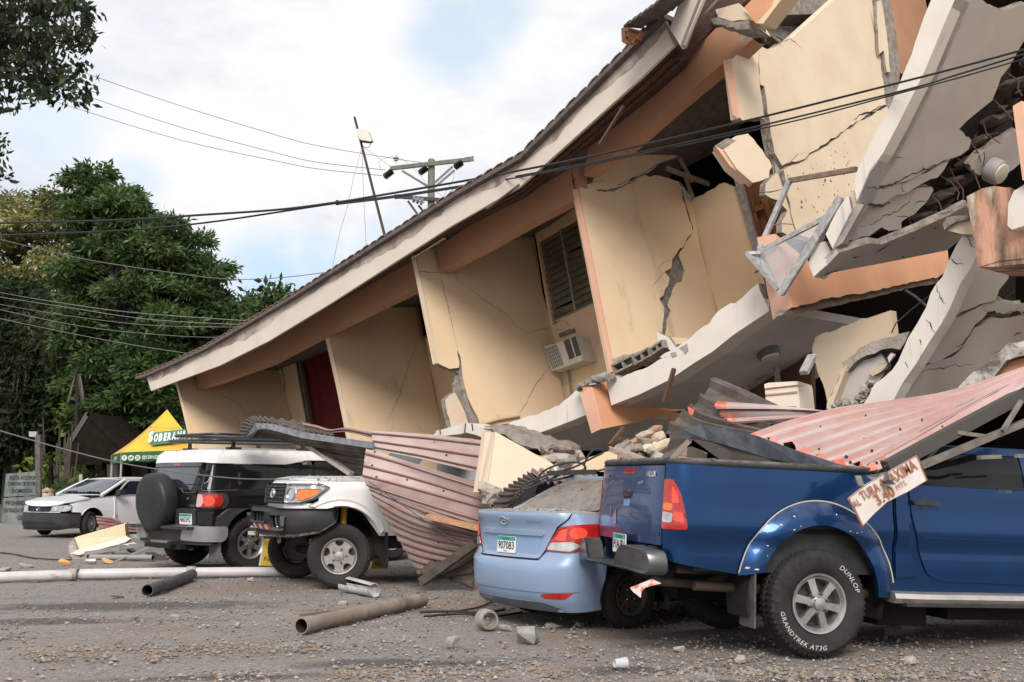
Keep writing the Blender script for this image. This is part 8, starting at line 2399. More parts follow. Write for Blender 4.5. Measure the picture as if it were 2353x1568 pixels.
# two painted boards on a rusty frame
sb = thing('painted_signboards','two weathered white signboards with worn black hand lettering at the left edge','sign',tuple(at(45,1215,32)))
WB = M('weathered_board',(.21,.235,.22),.8,col2=(.08,.10,.09),scale=2.2,lo=.38,hi=.66,stretch=(1.5,1.5,.5),streak=(.075,.07,.06),streak_amt=.4,streak_scale=(5,5,.9))
def sbp(u,v): return at(u,v,32)
for q in (((14,1089),(88,1083),(89,1138),(8,1142)),((6,1145),(89,1140),(88,1205),(2,1212))):
    P = [sbp(*p) for p in q]
    solid('board',P,Vector((0,.04,0)),[WB,WB],sb)
INKW = M('worn_ink',(.03,.035,.033),.9)
kx = 32.0 / FD
for s_,(x,y),w,h in (('RESTA ACCHION',(53,1098),62,8.5),('CANCHA DE FUTBOL',(53,1111.5),70,8.5),('DOMISGO',(50,1128),46,8.5),('PROHIBIDA LA',(46,1156),66,9.5),('ENTRADA VEHICULOS',(48,1173),78,9.5),('GERENCIA',(62,1190),44,9.5)):
    p0 = at(x,y,31.98)
    lettering('board_lettering',s_,INKW,sb,lambda u,v: p0 + Vector((u,0,v)),w * kx,h * kx,1.0,0,.01,True)
m = MB(); m.bar(at(90,1215,31.9),at(88,1000,31.9),.14,.14,Vector((0,1,0))); m.build('post',M('mossy_post',(.085,.07,.06),.9,col2=(.16,.14,.13),scale=5),sb,None,True)
o = pbox([(70,992),(84,992),(82,1003),(71,1003)],'n',31.8,Vector((0,.1,0)),M('dull_white_box',(.40,.38,.34),.7),'junction_box') if False else solid('junction_box',[at(x,y,31.8) for x,y in ((66,992),(84,992),(82,1004),(67,1004))],Vector((0,.1,0)),[M('dull_white_box',(.40,.38,.34),.7)] * 2)
tag(o,'small white box fixed high above the painted signboards','box')
# verge of earth under the trees
V,F = [],[]
for j in range(9):
    for i in range(41):
        x = -26 + 26 * i / 40; y = 31.2 + 13 * j / 8
        V.append((x,y,.03 + .22 * min(1,j / 2) + .10 * noise.noise(Vector((x * .9,y * .9,2))) + .05 * noise.noise(Vector((x * 3,y * 3,2))) - (.2 if j == 0 else 0)))
for j in range(8):
    for i in range(40): F.append((j * 41 + i,j * 41 + i + 1,(j + 1) * 41 + i + 1,(j + 1) * 41 + i))
o = mesh('verge',V,F,M('dark_earth',(.095,.075,.055),.95,col2=(.055,.05,.03),scale=2,bump=.8,bscale=12),None,60,base=False); kind(o,'structure')
# yellow tent
TENTY = M('yellow_tent_cloth',(.82,.47,.045),.6,col2=(.76,.42,.04),scale=1.2,bump=.06,bscale=10)
TENTG = M('green_tent_cloth',(.035,.135,.055),.6,col2=(.028,.105,.045),scale=2)
TW = M('tent_white',(.74,.72,.66),.6)
TGR = M('logo_green',(.05,.20,.115),.6)
Yt = 33.5
tn = thing('tent','yellow pyramid tent with green valance and beer lettering behind the off-roader','tent',tuple(gnd(283,1140)) if False else tuple(at(350,1180,Yt))[:2] + (0,))
apx = at(384,941,Yt + 1.5)
e0_,e1_ = at(279,1040,Yt),at(470,1032,Yt)
e2_ = at(257,1046,Yt + 2.6); e3_ = at(450,1040,Yt + 2.9)
def bilin(A,B,C,n=10,sag=.10):
    V,F = [],[]
    for i in range(n + 1):
        t = i / n
        for j in range(n + 1):
            s2 = j / n
            p = A.lerp(B,s2).lerp(C,t)
            p = p - Vector((0,0,sag * math.sin(math.pi * t) * (1 - .3 * math.sin(math.pi * s2))))
            V.append(p)
    for i in range(n):
        for j in range(n): F.append((i * (n + 1) + j,i * (n + 1) + j + 1,(i + 1) * (n + 1) + j + 1,(i + 1) * (n + 1) + j))
    return V,F
for A_,B_ in ((e0_,e1_),(e2_,e0_),(e3_,e2_),(e1_,e3_)):
    V,F = bilin(A_,B_,apx); mesh('roof_panel',V,F,TENTY if A_ is not e2_ else M('tent_side_cloth',(.70,.42,.10),.6),tn,60,None,True)
for A_,B_ in ((e0_,e1_),(e2_,e0_),(e3_,e2_),(e1_,e3_)):
    V = []
    for i in range(13):
        p = A_.lerp(B_,i / 12); w_ = Vector((0,.03 * math.sin(i * 1.7),0)) + Vector((0,-.02,0))
        V += [p + w_,p + w_ - Vector((0,0,.30 + .012 * math.sin(i * 2.1)))]
    mesh('valance',V,[(2 * i,2 * i + 1,2 * i + 3,2 * i + 2) for i in range(12)],TENTG,tn,60,None,True)
for q in (e0_,e2_,e3_,e1_):
    m = MB(); m.bar(Vector((q.x,q.y + .04,0)),q + Vector((0,.04,0)),.05,.05,Vector((0,1,0))); m.build('pole',M('tent_pole',(.38,.36,.34),.5),tn,None,True)
exx = (e1_ - e0_).normalized()
nf = (e1_ - e0_).cross(apx - e0_).normalized()
if nf.y > 0: nf = -nf
pln = (e0_ + nf * .02,nf)
def tf(px,rot=0.0,lift=0.0):
    o_ = on(c('t',px),pln) + nf * (.07 + lift)
    eyy = nf.cross(exx).normalized()
    if eyy.z < 0: eyy = -eyy
    ca_,sa_ = math.cos(rot),math.sin(rot)
    return lambda u,v: o_ + exx * (u * ca_ - v * sa_) + eyy * (u * sa_ + v * ca_)
ku = Yt * K / 9.2217 / FD                    # metres per crop unit
ks = 1.32                                     # the panel leans back
P = [on(p,pln) + nf * .055 for p in c('t',(1020,985),(985,930),(950,840),(975,835),(960,660),(1050,640),(1085,690),(1800,610),(1862,875),(1420,940))]
mesh('logo_shadow',P,[tuple(range(10))],TGR,tn,None,None,True)
for s_,px,w,h,ro in (('S',(1003,800),108,320,.10),('O',(1122,828),92,232,.10),('B',(1228,815),92,232,.10),('E',(1335,805),78,232,.10),('R',(1432,795),92,225,.10),('A',(1540,782),100,228,.12),('N',(1658,768),100,222,.12),('A',(1765,752),105,222,.12)):
    lettering('logo_lettering',s_,TW,tn,tf(px,ro,.01),w * ku,h * ku * ks,1,-.08,.06,True)
lettering('logo_lettering','CERVEZA',TGR,tn,tf((1595,608),.12),250 * ku,32 * ku * ks,1.3,0,.02,True)
m = MB()
for a,b in (((990,568),(1350,608)),((1350,608),(1755,540)),((990,568),(1000,640)),((1755,540),(1772,610)),((1790,890),(1798,962)),((1400,940),(1798,962))):
    m.bar(on(c('t',a),pln) + nf * .06,on(c('t',b),pln) + nf * .06,.012,.004,nf)
m.build('logo_outline',TGR,tn,None,True)
kv = Yt * K / 9.2217 / FD
def vf(px): 
    o_ = at(*c('t',px),Yt - .085)
    return lambda u,v: o_ + Vector((u,0,v))
for px in ((378,1247),(530,1245),(682,1243)):
    f_ = vf(px)
    mesh('round_icon',[f_(64 * kv * math.cos(t),64 * kv * math.sin(t)) for t in np.linspace(0,2 * math.pi,25)[:-1]],[tuple(range(24))],TW,tn,None,None,True)
lettering('icon_mark','f',TGR,tn,lambda u,v: vf((378,1250))(u,v) - Vector((0,.006,0)),40 * kv,78 * kv,1,0,.03,True)
bird = [(-40,20),(-30,24),(-5,5),(0,25),(14,32),(30,26),(42,28),(34,14),(30,-14),(8,-32),(-22,-32),(-42,-24),(-20,-22),(-34,-8),(-28,-6),(-42,4)]
mesh('icon_mark',[vf((530,1245))(x * kv,y * kv) - Vector((0,.006,0)) for x,y in bird],[tuple(range(len(bird)))],TGR,tn,None,None,True)
m = MB()
f_ = vf((682,1243))
sq = fillet([(-32,-32),(32,-32),(32,32),(-32,32)],14,4)
m.tube([f_(x * kv,y * kv) - Vector((0,.006,0)) for x,y in sq + [sq[0]]],4 * kv,4); m.tube([f_(15 * kv * math.cos(t),15 * kv * math.sin(t)) - Vector((0,.006,0)) for t in np.linspace(0,6.28,17)],4 * kv,4)
m.build('icon_mark',TGR,tn,None,True)
lettering('valance_lettering','@CERVEZASOBERANA',TW,tn,lambda u,v: vf((1215,1236))(u,v) - Vector((0,.006,0)),850 * kv,98 * kv,.95,0,.015,True)
exs = (e0_ - e2_).normalized()
o_ = e2_.lerp(e0_,.55) - Vector((0,.10,.15))
lettering('valance_lettering','SOBERANA',TW,tn,lambda u,v: o_ + exs * u + Vector((0,0,v)),1.1,.13,1,0,.01,True)

# ---- utility pole beyond the roof
WDP = M('grey_pole_wood',(.25,.225,.19),.85,col2=(.16,.15,.125),scale=4,stretch=(3,3,.6),bump=.3,bscale=20)
WDG = M('greenish_crossarm',(.19,.19,.155),.85,col2=(.12,.125,.10),scale=5,bump=.3,bscale=20)
STP = M('pole_steel',(.15,.15,.155),.6,.3)
DKP = M('dark_pole_steel',(.035,.037,.042),.6)
INS = M('black_insulator',(.012,.012,.013),.25,coat=.4)
INW = M('grey_insulator',(.34,.35,.37),.3,coat=.3)
Yp = 47.0
up_ = thing('utility_pole','wooden utility pole with crossarms and insulators rising behind the tiled roof','utility pole',tuple(at(*c('7',(1093,1100)),Yp))[:2] + (0,))
pt_ = at(*c('7',(1093,590)),Yp)
m = MB(); m.tube([Vector((pt_.x,pt_.y,0)),pt_,pt_ + Vector((0,0,.05))],[.19,.15,.10],14); m.build('pole',WDP,up_,40,True)
def parm(p,q_,w,h,mat,dy=0,name='crossarm'):
    a,b = c('7',p,q_); m = MB(); m.bar(at(*a,Yp - .22 + dy),at(*b,Yp - .22 + dy),h,w,Vector((0,1,0))); return m.build(name,mat,up_,None,True)
parm((690,672),(1470,585),.14,.17,WDG)
parm((1420,588),(1505,577),.10,.20,STP,.0,'end_plate')
parm((1498,590),(1500,548),.05,.06,STP,0,'end_bolt')
parm((735,945),(1260,990),.14,.15,DKP)
parm((730,950),(840,945),.12,.18,DKP,-.05,'end_plate')
for p,q_ in (((805,695),(1060,850)),((1300,655),(1112,822)),((1318,690),(1125,855))): parm(p,q_,.06,.09,STP,-.05,'brace')
for p,q_ in (((862,992),(992,1172)),((965,1035),(1045,1135))): parm(p,q_,.08,.09,DKP,-.05,'brace')
def insul(p,q_,n,r0,mat,dy):
    a,b = c('7',p,q_); A_,B_ = at(*a,Yp - .45 + dy),at(*b,Yp - .3 + dy)
    m = MB(); d = (B_ - A_); ln = d.length
    pts,rs_2 = [],[]
    for i in range(n):
        for t,k_ in ((.02,.25),(.25,1.0),(.40,.95),(.55,.35)):
            pts.append(A_ + d * ((i + t) / n)); rs_2.append(r0 * k_)
    m.tube(pts,rs_2,16); m.tube([A_ - d * .12,A_],.03,6)
    return m.build('insulator',mat,up_,50,True)
insul((635,755),(712,695),5,.155,INS,-.1); insul((980,715),(1050,665),5,.15,INS,-.1); insul((1325,660),(1395,612),5,.15,INS,-.1)
insul((1010,1000),(900,965),3,.17,INW,-.1); insul((1260,1010),(1180,995),3,.14,INW,-.1)
for px in ((745,600),(1300,935)):
    b_ = at(*c('7',px),Yp - .25)
    m = MB(); m.lathe([(.02,-.12),(.02,.0),(.10,.02),(.11,.06),(.05,.09),(.14,.12),(.13,.16),(.05,.19),(.05,.24),(.001,.25)],16,tuple(b_),'z'); m.build('pin_insulator',INW,up_,40,True)
# ---- antenna mast on the roof
am = thing('antenna_mast','leaning rusty antenna mast with white panel box on the tiled roof','antenna',tuple(at(*c('7',(652,1390)),23.4)))
RUSTM = M('rusty_mast',(.11,.06,.035),.85,col2=(.05,.045,.045),scale=5,stretch=(1,1,.5))
a,b = c('7',(652,1400),(338,168))
m = MB(); m.tube([at(*a,23.4),at(*b,23.2)],[.032,.026],8); m.build('mast',RUSTM,am,50,True)
P = [at(*p,23.1) for p in fillet(c('7',(352,288),(372,282),(470,298),(508,400),(492,408),(388,390)),5,3)]
solid('panel_box',P,Vector((.03,.12,0)),[M('panel_white',(.66,.63,.54),.5),TW],am)
P = [at(*p,23.12) for p in c('7',(382,392),(508,402),(500,416),(388,404))]
solid('panel_base',P,Vector((0,.1,0)),[DKP,DKP],am)
m = MB(); P = [at(*p,23.1) for p in c('7',(492,410),(494,440),(480,465),(450,472),(420,455))]; m.tube(P,.008,5); m.build('lead',DKP,am,50,True)
# ---- wires
def wire(pts,Ys,wpx,label,mat=None,group=None,cat='wire'):
    """Overhead line through frame points at given distances; width in frame units."""
    P = [at(x,y,d) for (x,y),d in zip(pts,Ys)]
    n = len(P) * 8
    Q = [crom(P,i / n) for i in range(n + 1)]
    m = MB(); m.tube(Q,[wpx / 2 * q.y / FD for q in Q],6)
    o = m.build('overhead_wire',mat or CABM,None,50,True)
    return tag(o,label,cat,group)
WG = M('grey_wire',(.16,.16,.165),.6,.3)
WT2 = M('thin_pale_wire',(.30,.30,.30),.6,.3)
T_ = lambda n,a,b: list(np.linspace(a,b,n))
wire([(150,142),(193,167),(420,245),(643,313),(735,336),(900,364),(984,376)],T_(7,57,47),1.6,'topmost thin wire running to the right end of the crossarm',WG)
wire([(40,158),(155,205),(400,288),(643,354),(735,374),(885,391)],T_(6,57,47),1.6,'second thin wire running to the left black insulator',WG)
wire([(-20,184),(100,225),(400,318),(643,372),(735,389),(878,404)],T_(6,57,47),1.6,'third thin wire, lowest of the three above the trees',WG)
wire([(-60,516),(0,513),(275,506),(466,494),(641,482),(775,465),(862,451),(1101,410),(1195,392),(1379,355),(1710,279),(2000,207),(2200,156),(2420,96)],T_(14,30,9),5.5,'upper thick black cable crossing the whole photo in front of the building',cat='cable')
wire([(-60,541),(0,541),(275,530),(481,511),(775,467),(906,451),(1101,421),(1195,404),(1379,370),(1710,298),(2066,211),(2200,172),(2420,104)],T_(13,30,9.1),4.6,'middle black cable just below the upper thick cable',cat='cable')
wire([(775,470),(906,454),(1101,424),(1195,407),(1379,374),(1793,286),(2062,216),(2200,180),(2420,116)],T_(9,22.6,9.2),3.6,'lowest of the three black cables in front of the fallen slab',cat='cable')
m = MB(); p = at(775,466,22.5); m.lathe([(.05,-.03),(.06,0),(.05,.03)],12,tuple(p),'x'); tag(m.build('cable_clamp',CABM,None,40,True),'small black clamp joining the black cables against the sky','clamp')
for i,(pts,w,lb) in enumerate((([(-20,669),(100,690),(300,718),(574,738)],1.5,'bright wire, highest of the bundle across the dark trees'),([(-20,680),(150,706),(350,735),(574,747)],1.4,'second wire of the bundle across the dark trees'),([(-20,696),(150,725),(350,748),(560,752)],1.1,'third wire of the bundle across the dark trees'),([(-20,708),(200,752),(400,772),(520,776)],1.1,'fourth wire of the bundle across the dark trees'),([(-20,728),(150,764),(300,792),(440,814)],1.4,'lowest wire of the bundle across the dark trees'))):
    wire(pts,T_(4,30,34),w,lb,WT2,'bundle of wires across the trees')
wire([(-20,546),(90,572),(205,598),(380,625),(527,642),(660,637),(790,620)],T_(7,30,33),2.0,'single sagging grey wire in front of the big dark tree',WG)
wire([(-30,980),(0,990),(120,1025),(253,1059),(370,1080),(480,1094),(567,1101),(664,1101)],[17.5,17.3,16.9,16.5,15.9,15.0,14.3,13.7],3.0,'grey cable hanging across the off-roader to the white bonnet',M('grey_cable',(.13,.135,.14),.6),cat='cable')
wire([(330,1112),(360,1098),(380,1088),(392,1082)],T_(4,19,17),2.0,'short grey stay running up to the hanging grey cable',WG)
wire(c('7',(405,490),(330,760),(270,1040),(190,1320),(120,1640)),T_(5,23.3,24.5),1.0,'left thin stay wire of the antenna mast',WT2)
wire(c('7',(410,480),(422,800),(438,1150),(458,1500)),T_(4,23.3,24),1.0,'right thin stay wire of the antenna mast',WT2)
wire(c('7',(440,470),(560,560),(690,655)),T_(3,24,46),.9,'thin slack wire between antenna and pole crossarm',WT2)
wire(c('7',(600,690),(575,620),(610,585),(720,550)),T_(4,46.4,46.6),1.0,'thin jumper wire looping over the left insulator',WG)
wire(c('7',(790,570),(880,640),(990,750),(1080,860),(1240,970)),T_(5,46.6,46.4),1.0,'thin jumper wire drooping down behind the pole',WG)
wire(c('7',(1315,690),(1305,780),(1240,890),(1215,965)),T_(4,46.4,46.4),1.0,'thin jumper wire hanging from the right insulator',WG)
# ================================================================ things lying on the yard
def gpipe(px0,px1,r,mat,label,name='pipe',inner=True,n=20,bend=None,cat='pipe',open_=(True,True),group=None):
    """A pipe lying on the ground; the points are where its underside touches."""
    a,b = gnd(*px0),gnd(*px1)
    a.z = b.z = r
    d = (b - a).normalized()
    s_ = d.cross(Vector((0,0,1)))
    ns = 10
    m = MB()
    P = [a.lerp(b,i / ns) + s_ * ((bend or 0) * math.sin(math.pi * i / ns)) for i in range(ns + 1)]
    m.tube(P,r,n,cap=False)
    m.tube(P,r * .90,n,cap=False,mi=1)
    k = (ns + 1) * n
    for e in (0,ns):                          # end rings
        F = []
        for q in range(n): F.append((e * n + q,e * n + (q + 1) % n,k + e * n + (q + 1) % n,k + e * n + q))
        m.F += F; m.m += [0] * n
    o = m.build(name,[mat,M('pipe_inside',(.035,.025,.02),.9)],None,40,True)
    return tag(o,label,cat,group)
PVC = M('white_pvc',(.58,.56,.555),.45,col2=(.47,.44,.43),scale=2.5,streak=(.20,.17,.14),streak_amt=.3,streak_scale=(1.2,9,9))
RUSTP = M('brown_pipe',(.23,.175,.14),.8,col2=(.33,.27,.22),scale=3,lo=.35,hi=.65,streak=(.09,.06,.045),streak_amt=.4,streak_scale=(5,5,5),bump=.3,bscale=25)
GRYP = M('grey_pipe_metal',(.13,.135,.145),.5,.3,col2=(.085,.085,.09),scale=5,rough2=.7)
gpipe((-60,1341),(172,1333),.068,PVC,'left length of white plastic pipe lying along the yard at the photo edge')
gpipe((165,1332),(440,1327),.068,PVC,'middle length of the long white plastic pipe with stains')
gpipe((438,1327),(690,1325),.066,PVC,'right length of white plastic pipe ending under the utility truck')
for px,lb in (((168,1333),'left collar joining the white plastic pipes'),((440,1327),'right stained collar joining the white plastic pipes')):
    p = gnd(*px); p.z = .07
    m = MB(); m.lathe([(.068,-.06),(.078,-.06),(.080,0),(.078,.06),(.068,.06)],20,tuple(p),'x'); tag(m.build('pipe_collar',M('collar_grey',(.36,.34,.32),.6,col2=(.20,.16,.13),scale=8),None,40,True),lb,'collar')
gpipe((338,1371),(441,1332),.068,GRYP,'short dark grey metal pipe with torn end in front of the white pipe',bend=.03)
gpipe((692,1457),(972,1392),.068,RUSTP,'long dirty brown pipe lying in the middle of the yard',n=24)
o = stick((1260,232),(1500,208),'y',10.6,11.2,.03,.02,M('rusty_rod',(.20,.13,.09),.8),'steel_rod'); 
o.location.z += .0; tag(o,'thin rusty rod lying behind the dirty brown pipe','rod')
# torn lip at the far end of the brown pipe
o = pbox([(1750,138),(1790,132),(1788,165),(1770,172)],'y',12.6,Vector((.0,.03,0)),M('torn_pipe_metal',(.10,.07,.055),.8),'torn_flange'); tag(o,'torn dark flange at the far end of the dirty brown pipe','flange')
# split white gutter pipe
def half(px0,px1,r,a0,a1,mat,parent,z0=0.0,off=0.0):
    a,b = gnd(*px0),gnd(*px1)
    d = (b - a).normalized(); s_ = d.cross(Vector((0,0,1)))
    V = []
    for p in (a,b):
        for rr_ in (r,r * .88):
            for k in range(13):
                t = R(a0 + (a1 - a0) * k / 12)
                V.append(p + Vector((0,0,r + z0)) + s_ * (math.cos(t) * rr_ + off) + Vector((0,0,math.sin(t) * rr_)))
    F = []
    for k in range(12): F += [(k,k + 1,26 + k + 1,26 + k),(13 + k,39 + k,39 + k + 1,13 + k + 1),(k,13 + k,13 + k + 1,k + 1),(26 + k,26 + k + 1,39 + k + 1,39 + k)]
    F += [(0,26,39,13),(12,25,51,38)]
    return mesh('pipe_half',V,F,mat,parent,40,None,True)
sp_ = thing('split_pipe','split white plastic pipe below the front wheel of the utility truck','pipe',tuple(gnd(820,1365)))
half((787,1358),(862,1373),.06,150,385,PVC,sp_)
half((800,1352),(862,1370),.062,40,150,PVC,sp_,.02,.01)
# corrugated coupling
p = gnd(1118,1446); 
m = MB()
prof = []
for i in range(9): prof += [(.082 + (.008 if i % 2 else 0),-.075 + i * .019)]
prof += [(.070,.077),(.066,-.07),(.082,-.075)]
rot_ = Matrix.Rotation(R(25),4,'Z')
m.lathe(prof,24,(0,0,0),'y'); m.V = [rot_ @ v + p + Vector((0,0,.086)) for v in m.V]
tag(m.build('pipe_coupling',M('dirty_coupling',(.36,.33,.30),.7,col2=(.18,.15,.13),scale=6),None,30,True),'short ribbed pipe coupling lying on the yard before the saloon','coupling')
# single stones, each its own
STN = M('grey_rock',(.36,.345,.33),.9,col2=(.25,.235,.22),scale=6,bump=.5,bscale=30)
for i,(px,s_,lb,mt) in enumerate((((1213,1476),(.21,.17,.15),'largest grey concrete rock, below the bumper of the pickup',STN),((1042,1486),(.17,.12,.10),'flat brownish stone left of the largest concrete rock',STN),((1165,1447),(.16,.10,.05),'flat pale stone between the coupling and the pickup',DUSTC),
        ((1275,1440),(.20,.12,.05),'low tan concrete flake beside the saloon wheel',DUSTC),((1330,1438),(.17,.10,.05),'low pale stone right below the saloon wheel',DUSTC),((577,1336),(.10,.09,.07),'pale round stone behind the white pipe',DUSTC),
        ((60,1305),(.22,.14,.08),'flat grey stone at left beside the black cable',STN),((12,1311),(.24,.14,.06),'pale flat stone at the left photo edge',DUSTC),((790,1388),(.14,.08,.05),'small torn pale scrap below the split pipe',DUSTC),((268,1372),(.17,.08,.03),'dark curled scrap left of the grey pipe',GRYP),
        ((545,1440),(.08,.07,.06),'small round stone in the middle of the yard',STN),((403,1417),(.12,.08,.03),'small flat pale stone in the middle left of the yard',DUSTC),((2085,1460),(.42,.3,.16),'big grey block in the shade under the pickup step',CONC),((1560,1500),(.12,.1,.06),'tan stone in front of the pickup rear wheels',DUSTC),((1700,1520),(.09,.08,.06),'small brown stone at the foot of the pickup tyre',DUSTC),((2090,1525),(.10,.09,.07),'small tan stone right of the pickup wheel',DUSTC))):
    p = gnd(*px)
    o = chunk('rock',(p.x,p.y,-.012),s_,mt,1200 + i,None,rot=(random.Random(i).uniform(-.2,.2),random.Random(i + 9).uniform(-.2,.2),i * 1.1))
    tag(o,lb,'rock')
# plastic cup
p = gnd(1425,1537)
m = MB(); m.lathe([(.03,-.045),(.036,.0),(.04,.045),(.041,.048),(.038,.045),(.028,-.043)],18,(0,0,0),'x'); m.V = [Matrix.Rotation(R(20),4,'Z') @ v + p + Vector((0,0,.04)) for v in m.V]
tag(m.build('plastic_cup',M('clear_cup',(.75,.76,.78),.2,alpha=.45),None,40,True),'clear plastic cup lying in front of the pickup','cup')
# wall corner block and frames by the white saloon
wb = thing('fallen_wall_block','cream L shaped wall block with white foot lying before the white saloon','wall block',tuple(gnd(*c('k',(600,1000)))))
Yb = 19.0
def kb(px,Y=Yb): return [at(x,y,d) for (x,y),d in zip(c('k',*px),Y if isinstance(Y,(list,tuple)) else [Y] * len(px))]
CRM = M('fresh_cream_face',(.80,.62,.42),.8,col2=(.75,.57,.38),scale=1.5,bump=.1,bscale=60)
solid('face',kb([(205,560),(1275,265),(1300,500),(275,800)],[19.1,19.3,19.3,19.05]),Vector((-.05,.30,.02)),[CRM,CONC],wb,jag={1,3},seed=1,amp=.012)
solid('foot',kb([(275,800),(1300,505),(1410,555),(1290,640),(480,860),(330,905),(130,885)],[19.02,19.25,19.0,18.9,18.7,18.65,18.75]),Vector((.02,.10,-.10)),[WHITE,DUSTC],wb,jag={1,2,3,4,5,6},seed=2,amp=.015)
solid('broken_end',kb([(205,560),(275,800),(130,885),(90,850),(100,700),(140,610)],[19.08,19.0,18.8,19.0,19.2,19.2]),Vector((.05,.3,0)),[DUSTC,CONC],wb,jag='all',seed=3,amp=.02,step=.06)
solid('broken_base',kb([(130,890),(330,908),(470,870),(480,960),(400,1010),(210,1020),(165,960)],18.72),Vector((0,.4,0)),[DUSTC,CONC],wb,jag='all',seed=4,amp=.02,step=.06)
ALF = M('grey_aluminium_profile',(.36,.345,.33),.5,.5,col2=(.26,.25,.24),scale=7)
for i,(p,q_,w,h,Y0,Y1,lb) in enumerate((((450,870),(1190,770),.10,.06,18.6,18.6,'left grey aluminium profile lying on the cream wall block'),((1190,765),(1960,665),.10,.05,18.6,18.4,'right grey aluminium profile leaning to the off-roader'),((1060,730),(1900,640),.05,.03,18.9,18.7,'thin upper aluminium profile behind the two grey ones'),((990,1075),(1960,665),.045,.03,18.2,18.3,'diagonal grey strip crossing the aluminium profiles'),((960,900),(1030,860),.05,.03,18.5,18.6,'short grey strut under the aluminium profiles'))):
    o = stick(p,q_,'k',Y0,Y1,w,h,ALF,'aluminium_profile'); tag(o,lb,'metal profile')
a,b = at(*c('k',(560,950)),18.5),at(*c('k',(1870,960)),18.1)
m = MB(); m.tube([a,b],.042,16,cap=False); m.tube([a,b],.036,16,cap=False,mi=1)
tag(m.build('pipe',[M('grey_downpipe',(.30,.30,.295),.5),MATS['pipe_inside']],None,40,True),'grey downpipe with open end lying under the aluminium profiles','pipe')
o = pbox([(1330,470),(1490,470),(1620,550),(1380,560)],'k',19.6,Vector((0,.04,0)),M('grey_sheet',(.42,.41,.39),.6),'sheet_scrap'); tag(o,'pale grey sheet scrap behind the cream wall block','scrap')
o = pbox([(1700,860),(1830,850),(2190,990),(2100,1060),(1900,1030)],'k',18.3,Vector((0,.1,0)),RUSTB,'sheet_scrap'); tag(o,'dark bent sheet scrap beside the rear wheel of the off-roader','scrap')
o = pbox([(1210,690),(1450,640),(1530,670),(1330,705)],'k',18.8,Vector((0,.05,0)),WHITE,'render_scrap'); tag(o,'thin white render scrap on the aluminium profiles','scrap')
o = pbox([(1720,630),(1830,590),(1950,600),(1950,640)],'k',18.9,Vector((0,.06,0)),M('orange_scrap',(.78,.42,.18),.7),'foam_scrap'); tag(o,'orange foam scrap behind the aluminium profiles','scrap')
rk = random.Random(77)
for i in range(14):
    x,y = rk.uniform(1300,2150),rk.uniform(560,1000)
    s_ = rk.uniform(.06,.2)
    o = chunk('rubble_lump',at(*c('k',(x,y)),19.0 + rk.uniform(-.1,.4)) - up * .05,(s_ * 1.4,s_,s_ * .5),LUMP[i % 3],1300 + i); tag(o,['rough grey','dusty pale grey','earth brown'][i % 3] + ' rubble lump among the metal profiles behind the off-roader','rubble','rubble lumps among the metal profiles')
o = sheet('roof_sheet',grid3([[(670,80),(1030,125),(1270,230),(1700,255)],[(690,200),(1050,240),(1280,300),(1700,340)],[(745,350),(1060,380),(1290,420),(1710,440)]],'k',[[20.6,20.6,20.4,20.2]] * 3),4,.03,M('worn_red_sheet',(.30,.10,.085),.5,.1,col2=(.34,.28,.27),scale=5,lo=.42,hi=.6,stretch=(1,1,5)),RUSTB,seed=15,rib=.2); tag(o,'worn red and grey roof sheet leaning on the white saloon','roof sheet')
p = gnd(*c('k',(560,1088)))
m = MB(); m.lathe([(.001,-.085),(.036,-.082),(.040,-.07),(.040,.07),(.036,.082),(.001,.085)],18,(p.x,p.y,.04),'x'); tag(m.build('drink_can',M('can_metal',(.70,.70,.71),.25,.9),None,40,True),'silver drink can lying before the cream wall block','can')
for i,(px,lb) in enumerate((((910,1080),'orange foam scrap right of the silver can'),((0,1125),'orange foam scrap left of the silver can'))):
    p = gnd(*c('k',px)); o = chunk('foam_scrap',(p.x,p.y,-.01),(.2,.12,.07),MATS['orange_scrap'],1350 + i); tag(o,lb,'scrap')
p = gnd(150,1337 - 40); 
# black cable on the ground at left and one by the saloon
def gcable(pts,r,label,mat=None):
    P = []
    for x,y in pts:
        q = gnd(x,y); q.z = r; P.append(q)
    n = len(P) * 6
    m = MB(); m.tube([crom(P,i / n) for i in range(n + 1)],r,6); return tag(m.build('ground_cable',mat or CABM,None,50,True),label,'cable')
gcable([(-40,1268),(30,1275),(75,1284),(130,1288),(165,1288)],.012,'black cable on the ground at the left photo edge')
gcable([(965,1410),(1040,1408),(1110,1412),(1160,1404)],.014,'black cable lying on the ground left of the coupling')
gcable([(975,1420),(1060,1414),(1130,1420),(1200,1410)],.012,'second black cable on the ground under the saloon bumper')
gcable([(1040,1408),(1100,1398),(1140,1380)],.010,'thin black cable curling up toward the saloon bumper')
gcable([(945,1373),(990,1378),(1010,1372)],.008,'thin pale wire beside the split white pipe',M('pale_wire',(.30,.24,.18),.7))
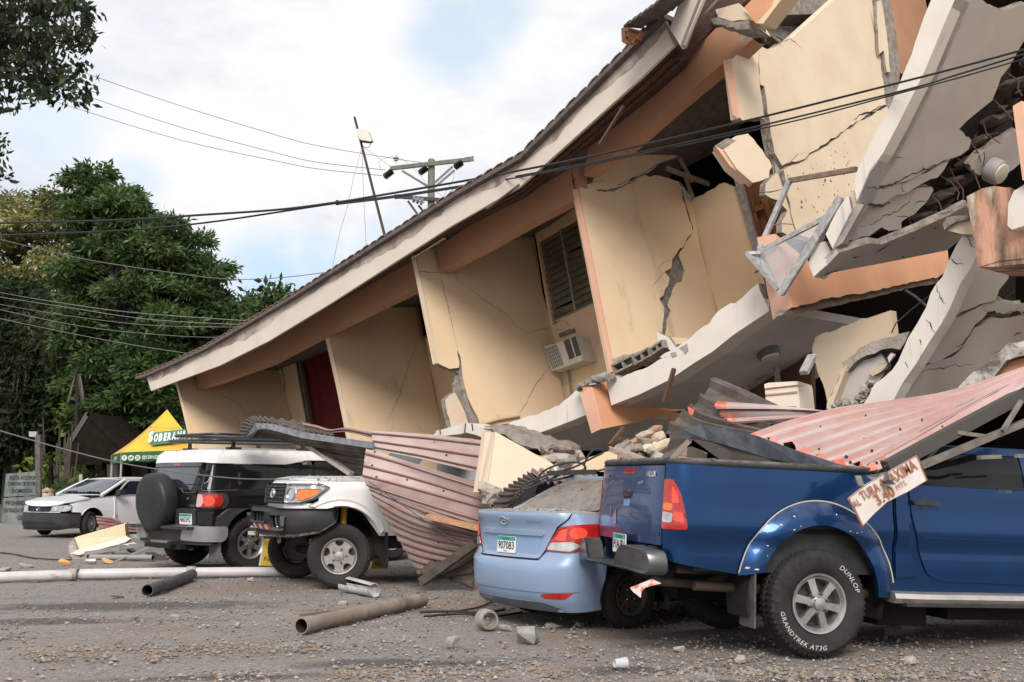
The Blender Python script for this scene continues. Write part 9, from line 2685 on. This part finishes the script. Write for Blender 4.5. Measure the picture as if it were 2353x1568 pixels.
# advertising board between the off-roaders
yb = thing('advertising_board','yellow board with red letters and crown drawing behind the truck front wheel','sign',tuple(at(620,1310,15.7))[:2] + (0,))
Yw = 15.7
def wb_(px): return at(*c('w',px),Yw)
YEL = M('yellow_board',(.62,.43,.05),.5,col2=(.52,.36,.05),scale=3)
solid('board',[wb_(p) for p in ((248,425),(640,440),(640,845),(195,832))],Vector((.02,.06,0)),[YEL,M('board_edge',(.60,.56,.45),.6)],yb,edge='all')
mesh('board_edge_strip',[wb_(p) - Vector((0,.003,0)) for p in ((240,425),(250,425),(197,832),(165,830))],[(0,1,2,3)],MATS['board_edge'],yb,None,None,True)
kw = Yw * K / 6.192 / FD
RED_ = M('board_red',(.52,.045,.03),.5); INKB = M('board_ink',(.05,.035,.01),.6)
for s_,px,w,h,sh in (('FO',(510,568),210,160,.12),):
    o_ = wb_(px); lettering('board_lettering',s_,RED_,yb,lambda u,v: o_ + Vector((u,-.004,v)),w * kw,h * kw,1,sh,.05,True)
o2_ = wb_((315,735)); lettering('board_lettering','Rey',INKB,yb,lambda u,v: o2_ + Vector((u,-.004,v)),140 * kw,80 * kw,1,.25,.0,True)
cr_p = [(410,710),(440,740),(455,715),(475,735),(487,690),(500,735),(520,715),(530,740),(552,705),(535,762),(415,762)]
mesh('board_crown',[wb_(p) - Vector((0,.004,0)) for p in cr_p],[tuple(range(11))],INKB,yb,None,None,True)
o = pbox([(1930,745),(2175,740),(2160,880),(1905,885)],'w',15.6,Vector((0,.05,0)),[YEL,YEL],'yellow_card'); tag(o,'yellow panel with faded red oval under the utility truck','panel')
mesh('red_oval',[at(*c('w',(2035 + 85 * math.cos(t),800 + 38 * math.sin(t))),15.59) for t in np.linspace(0,6.28,21)[:-1]],[tuple(range(20))],M('board_faded_red',(.45,.13,.04),.6),o,None,None,True)
o = pbox([(30,160),(110,165),(150,185),(140,245),(30,240)],'w',15.7,Vector((0,.05,0)),M('tan_crate',(.42,.33,.24),.8),'crate_end'); tag(o,'tan crate end on top of the yellow advertising board','crate')
o = stick((10,325),(380,350),'w',15.6,15.5,.04,.05,M('pale_lath',(.50,.43,.33),.8),'lath'); tag(o,'pale wooden lath lying above the yellow board','lath')
